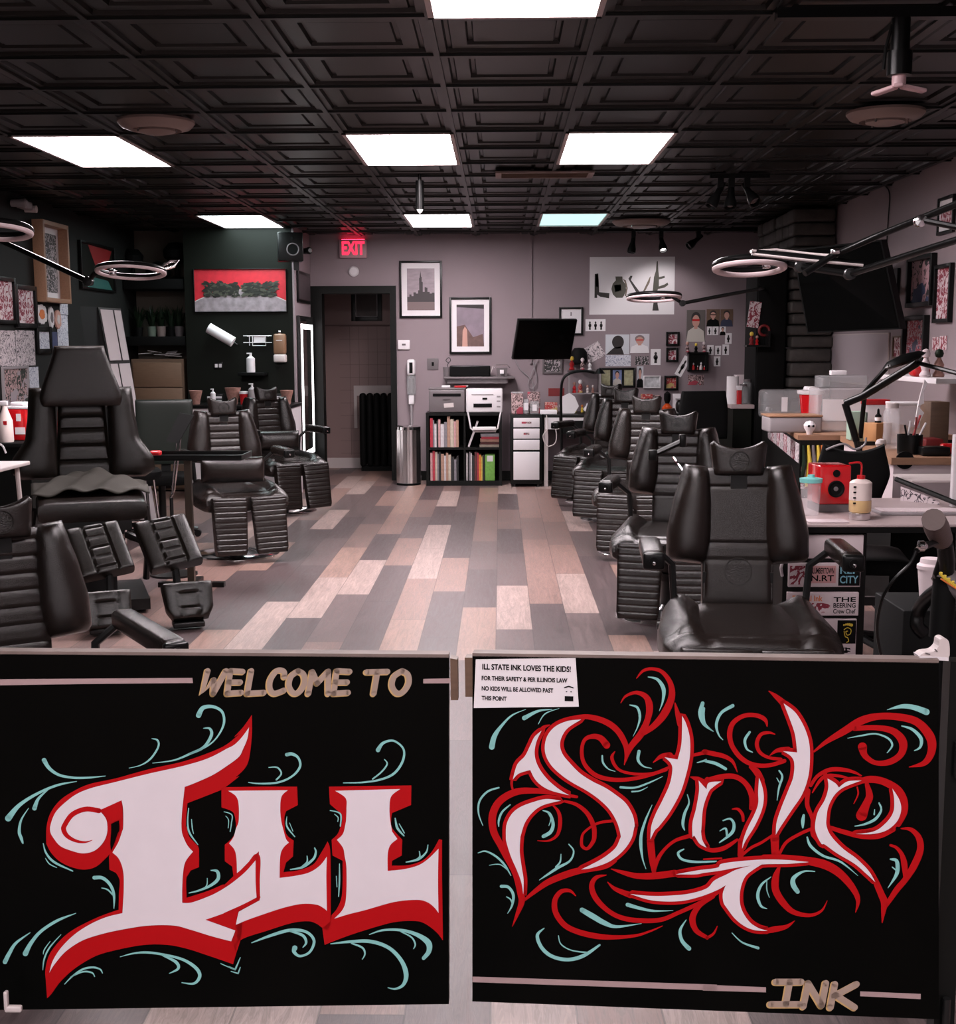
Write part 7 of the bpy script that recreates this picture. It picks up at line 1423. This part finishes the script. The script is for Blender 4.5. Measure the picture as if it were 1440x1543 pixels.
for dz in (.045, -.02): wr.tube([(-.14, 0, dz), (.14, 0, dz)], .005, 6)
for dx in (-.08, -.05): wr.tube([(dx, 0, .045), (dx, 0, -.05)], .004, 6)
wr.tube([(-.05, 0, -.05), (.08, 0, -.05), (.08, 0, .045)], .004, 6); wr.tube([(-.1, 0, .04), (-.1, .048, .04)], .004, 6).tube([(.1, 0, .04), (.1, .048, .04)], .004, 6).build('wire_frame', t); B('paper').bb(-.04, .07, .004, .012, -.02, .045).build('card', t)
q = onY(423, 523, 12.6); t = thing('soap_dispenser', 'amber wall soap dispenser beside the lit mirror', 'dispenser', q); B('amber').bb(-.06, .06, -.09, 0, -.07, .13, b=.02).build('tank', t); B('offwhite').bb(-.06, .06, -.095, 0, -.15, -.071, b=.015).build('dispenser_base', t); B('chrome').box((0, -.05, .145), (.03, .03, .03), b=.006).build('top_cap', t); B('offwhite').bb(-.03, .03, -.093, -.0905, .06, .07).build('label_plate', t)
q = onY(329, 551, 12.6); t = thing('wall_outlet', 'black wall outlet with two white sockets on the partition', 'outlet', q); B('black').bb(-.045, .045, -.008, 0, -.035, .035, b=.003).build('plate', t)
for sx in (-1, 1): B('white').bb(sx * .02 - .014, sx * .02 + .014, -.011, -.0083, -.018, .018, b=.004).build('socket', t)
q = onY(381, 565, 12.5); zsf = onY(381, 561, 12.55).z; t = thing('wall_shelf', 'small black shelf on the partition carrying a pump bottle', 'shelf', (q.x, 12.5, zsf)); B('matte').bb(-.13, .13, -.1, .1, -.03, 0, b=.003).build('board', t)
def pump(label, x, y, z_, w_, h_, bm, pm):
    t_ = thing('pump_bottle', label, 'bottle', (x, y, z_ + .001)); B(bm).lathe([(w_, 0), (w_ * 1.02, h_ * .1), (w_, h_ * .72), (w_ * .4, h_ * .82)], n=20).build('body', t_); B(pm).cyl((0, 0, h_ * .82), w_ * .3, h_ * .12, 12).bb(-w_ * .9, w_ * .3, -.008, .008, h_ * .94, h_, b=.002).build('pump', t_)
pump('white pump bottle on the small black partition shelf', onY(378, 560, 12.5).x, 12.5, zsf, .042, .19, 'white', 'white')
# speaker and camera at the partition corner
q = onY(437, 372, 12.35); t = thing('wall_speaker', 'black wall speaker at the top corner of the partition', 'speaker', q, rad(12)); B('black').bb(-.12, .12, -.1, .1, -.14, .13, b=.012).build('cabinet', t); B('grey').torus((.02, -.102, -.03), .055, .006, 32, 8, X=RX(PI / 2)).build('woofer_ring', t); B('matte').lathe([(.05, 0), (.02, -.01), (.001, -.002)], (.02, -.101, -.03), 24, X=RX(PI / 2)).build('woofer', t); B('matte').lathe([(.02, 0), (.001, .004)], (.02, -.101, .07), 18, X=RX(PI / 2)).build('tweeter', t)
B('black').tube([(0, .1, 0), (0, .25, 0)], .015, 8).bb(.03, .08, -.02, .02, -.22, -.141).build('bracket', t)
q = onY(463, 378, 12.4); t = thing('security_camera', 'small black camera right of the wall speaker', 'camera', q); B('black').lathe([(.03, -.06), (.035, .04), (.02, .06)], n=18, X=RZ(.6) @ RX(PI / 2)).build('camera_body', t); B('black').tube([(0, 0, 0), (-.08, .1, .0)], .01, 8).build('bracket', t)
# counters under the partition: cups, pots and bottles
zq = onY(300, 609, 12.2).z
t = thing('sink_counter', 'white cabinets with a dark worktop in front of the partition', 'counter', (0, 0, 0)); x0_, x1_ = onY(283, 640, 12.1).x, onY(444, 640, 12.1).x
B('black').bb(x0_, x1_, 11.95, 12.58, zq - .03, zq, b=.004).build('worktop', t); B('white').bb(x0_ + .01, x0_ + .3, 11.98, 12.57, 0, zq - .031).bb(x1_ - .3, x1_ - .01, 11.98, 12.57, 0, zq - .031).build('white_cabinet', t); B('matte').bb(x0_ + .3, x1_ - .3, 12.0, 12.57, 0, zq - .031).build('cabinet_body', t)
for i, px in enumerate((295, 351, 432)):
    s = .075 if i != 1 else .09; zz = zq; t = thing('patterned_vase', ('left pale', 'middle reddish larger', 'right pale')[i] + ' patterned cup shaped vase on the partition counter', 'vase', (onY(px, 600, 12.15).x, 12.15, zz + .001), 0, 'patterned vases on the partition counter')
    B('terracotta').lathe([(s * .5, 0), (s * .55, s * .5), (s * .8, s * 1.5), (s * .85, s * 1.75), (s * .7, s * 1.7), (.001, s * .9)], n=20).build('body', t)
t = thing('paper_cup', 'small red and white cup beside the middle patterned vase', 'cup', (onY(367, 600, 12.1).x, 12.1, zq + .001)); B('red').lathe([(.03, 0), (.04, .10)], n=18).build('cup', t); B('white').lathe([(.043, .1), (.043, .125), (.001, .126)], n=18).build('lid', t)
pump('silver spray bottle behind the middle left chair headrest', onY(380, 600, 12.1).x, 12.1, zq, .035, .2, 'midgrey', 'white'); pump('narrow white bottle left of the middle left chair headrest', onY(321, 600, 12.1).x, 12.1, zq, .025, .15, 'white', 'white')
for i, px in enumerate((325, 414)):
    t = thing('tissue_box', ('left', 'right')[i] + ' black and white striped box on the partition counter', 'box', (onY(px, 600, 12.35).x, 12.35, zq + .001)); B('black').bb(-.08, .08, -.05, .05, 0, .09, b=.003).build('body', t); B('white').bb(-.07, .07, -.052, -.0503, .015, .035).bb(-.07, .07, -.052, -.0503, .05, .07).build('stripes', t)
# dark chair backs and tray table
q = onY(248, 640, 9.8); t = thing('office_chair', 'dark green black chair back behind the tray table', 'chair', (q.x, 9.8, 0), .1); zt_, zb_ = onY(248, 602, 9.8).z, onY(248, 700, 9.8).z
B(mat('dark green vinyl', (.010, .014, .011), .4)).pad(lambda v: (onY(290, 600, 9.8).x - onY(206, 600, 9.8).x) / 2, zt_ - zb_, .08, TR((0, 0, zb_)), k=7, kv=6).build('backrest', t)
B('matte').pad(lambda v: .22, .42, .08, TR((0, -.02, .45)) @ RX(PI / 2), k=5).build('seat', t); B('darkmetal').cyl((0, -.23, .08), .028, .33, 14).box((0, 0, .5), (.07, .03, .3)).build('column', t)
for k in range(5):
    a_ = k * 2 * PI / 5; B('black').tube([(0, -.23, .10), (.26 * math.cos(a_), -.23 + .26 * math.sin(a_), .055)], .02).lathe([(.001, -.02), (.026, -.018), (.026, .018), (.001, .02)], (.26 * math.cos(a_), -.23 + .26 * math.sin(a_), .027), 12, X=RX(PI / 2)).build('leg', t)
YTt = 7.55; a, b_ = onY(222, 690, YTt), onY(372, 690, YTt); zt_ = onY(300, 690, YTt - .1).z
t = thing('tray_table', 'black tray table on a single post in front of the middle left chair', 'tray table', ((a.x + b_.x) / 2, YTt, 0)); hw_ = (b_.x - a.x) / 2
B('black').bb(-hw_, hw_, -.16, .16, zt_ - .012, zt_, b=.003).build('tray', t); B('black').bb(-hw_, hw_, -.16, -.15, zt_, zt_ + .02).bb(-hw_, hw_, .15, .16, zt_, zt_ + .02).bb(-hw_, -hw_ + .01, -.15, .15, zt_, zt_ + .02).bb(hw_ - .01, hw_, -.15, .15, zt_, zt_ + .02).build('rim', t)
px_ = onY(285, 760, YTt).x - (a.x + b_.x) / 2; B(mat('bronze post', (.09, .07, .055), .35, .6)).bb(px_ - .02, px_ + .02, -.02, .02, .03, zt_ - .012).build('post', t); B('black').bb(px_ - .2, px_ + .2, -.025, .025, 0, .03).bb(px_ - .025, px_ + .025, -.2, .2, 0, .029).build('base', t)
o = B('red').bb(-.035, .035, -.03, .03, 0, .035, b=.014).build('small_cup'); o.location = (onY(234, 680, YTt).x, YTt, zt_ + .001); tag(o, 'small red cup on the left end of the tray table', 'cup')
t = thing('tablet_stand', 'dark tilted clip tablet on a chrome rod beside the tray table', 'stand', onY(272, 648, 8.0)); q0 = t.location.copy(); V = lambda x, y, Y: onY(x, y, Y) - q0
B('matte').prism([V(270, 622, 8.0), V(292, 626, 8.0), V(268, 668, 7.92), V(250, 665, 7.92)], (0, .02, 0)).build('panel', t); B('chrome').tube([V(272, 660, 7.98), V(262, 740, 7.95), V(256, 752, 7.95)], .007, 8).tube([V(266, 665, 7.98), V(258, 750, 7.95)], .005, 8).build('rod', t)
B('darkmetal').cyl((V(258, 750, 7.95).x, V(258, 750, 7.95).y, -q0.z), .012, onY(258, 750, 7.95).z, 8).cyl((V(258, 750, 7.95).x, V(258, 750, 7.95).y, -q0.z), .15, .012, 24).build('base', t)
# stool frame behind the tall chair
t = thing('stool', 'chrome framed stool behind the tall left chair', 'stool', (onY(205, 720, 8.5).x, 8.5, 0))
B('matte').lathe([(.16, .56), (.17, .58), (.17, .61), (.15, .63), (.001, .63)], n=28).build('seat', t)
for k in range(4):
    a_ = PI / 4 + k * PI / 2; B('chrome').tube([(.13 * math.cos(a_), .13 * math.sin(a_), .56), (.19 * math.cos(a_), .19 * math.sin(a_), 0)], .010, 8).build('leg', t)
B('chrome').torus((0, 0, .25), .155, .008, 32, 8).build('foot_ring', t)
# left edge counter, red sharps bin, spray bottle, white trolley table
YL = 8.3; zc = onY(20, 668, YL - .3).z; xr_ = onY(48, 672, YL - .3).x
t = thing('work_counter', 'dark counter at the left edge under the posters', 'counter', (0, 0, 0)); B('matte').bb(-3.6, xr_, YL - .3, YL + .3, zc - .03, zc, b=.004).build('worktop', t); B('blackpaint').bb(-3.6, xr_ - .02, YL - .28, YL + .28, 0, zc - .031).build('cabinet_body', t)
q = onY(31, 640, YL); hw_ = (onY(46, 640, YL).x - onY(17, 640, YL).x) / 2; hh_ = onY(31, 616, YL).z - zc
t = thing('sharps_bin', 'red rectangular sharps container with white lid on the left counter', 'container', (q.x, YL, zc + .001)); B('redgloss').bb(-hw_, hw_, -.07, .07, 0, hh_, b=.006).build('body', t); B('white').bb(-hw_ - .012, hw_ + .012, -.07, .07, hh_, hh_ + .018, b=.004).bb(-hw_ * .7, hw_ * .7, -.05, .05, hh_ + .018, hh_ + .045, b=.01).build('lid', t)
B('paper').bb(-.0, .03, -.0725, -.0705, hh_ * .62, hh_ * .85).bb(-.01, .055, -.0725, -.0705, hh_ * .2, hh_ * .42).build('label_plate', t)
q = onY(13, 640, YL - .15); s = YL / 1925; t = thing('spray_bottle', 'translucent white spray bottle in front of the red container', 'bottle', (q.x, YL - .2, zc + .001)); t.scale = (1.25, 1.25, 1.25); B('milky').lathe([(.036, 0), (.038, .01), (.036, .11), (.014, .17), (.012, .185)], n=24).build('body', t); B('white').bb(-.03, .016, -.01, .01, .185, .212, b=.005).box((-.026, 0, .175), (.006, .01, .03), ry=.3).build('trigger', t); B('red').bb(.0, .02, -.036, -.033, .09, .11).build('label_plate', t)
YW = 6.1; zw = onY(10, 706, YW - .2).z; xw = onY(40, 706, YW - .2).x
t = thing('side_table', 'white topped side table with folding legs at the left edge', 'table', (xw - .43, YW, 0)); B('offwhite').bb(-.3, .3, -.2, .2, zw - .02, zw, b=.006).build('tabletop', t)
for sx in (-1, 1):
    for sy in (-1, 1): B('offwhite').tube([(sx * .25, sy * .15, zw - .02), (sx * .28, sy * .17, 0)], .012, 8).build('leg', t)
b = B('white').tube(smooth([onY(-5, 668, 6.2), onY(4, 672, 6.2), onY(9, 683, 6.2)], 5), .005, 8); tag(b.build('cable'), 'short white cable curving onto the white side table', 'cable')
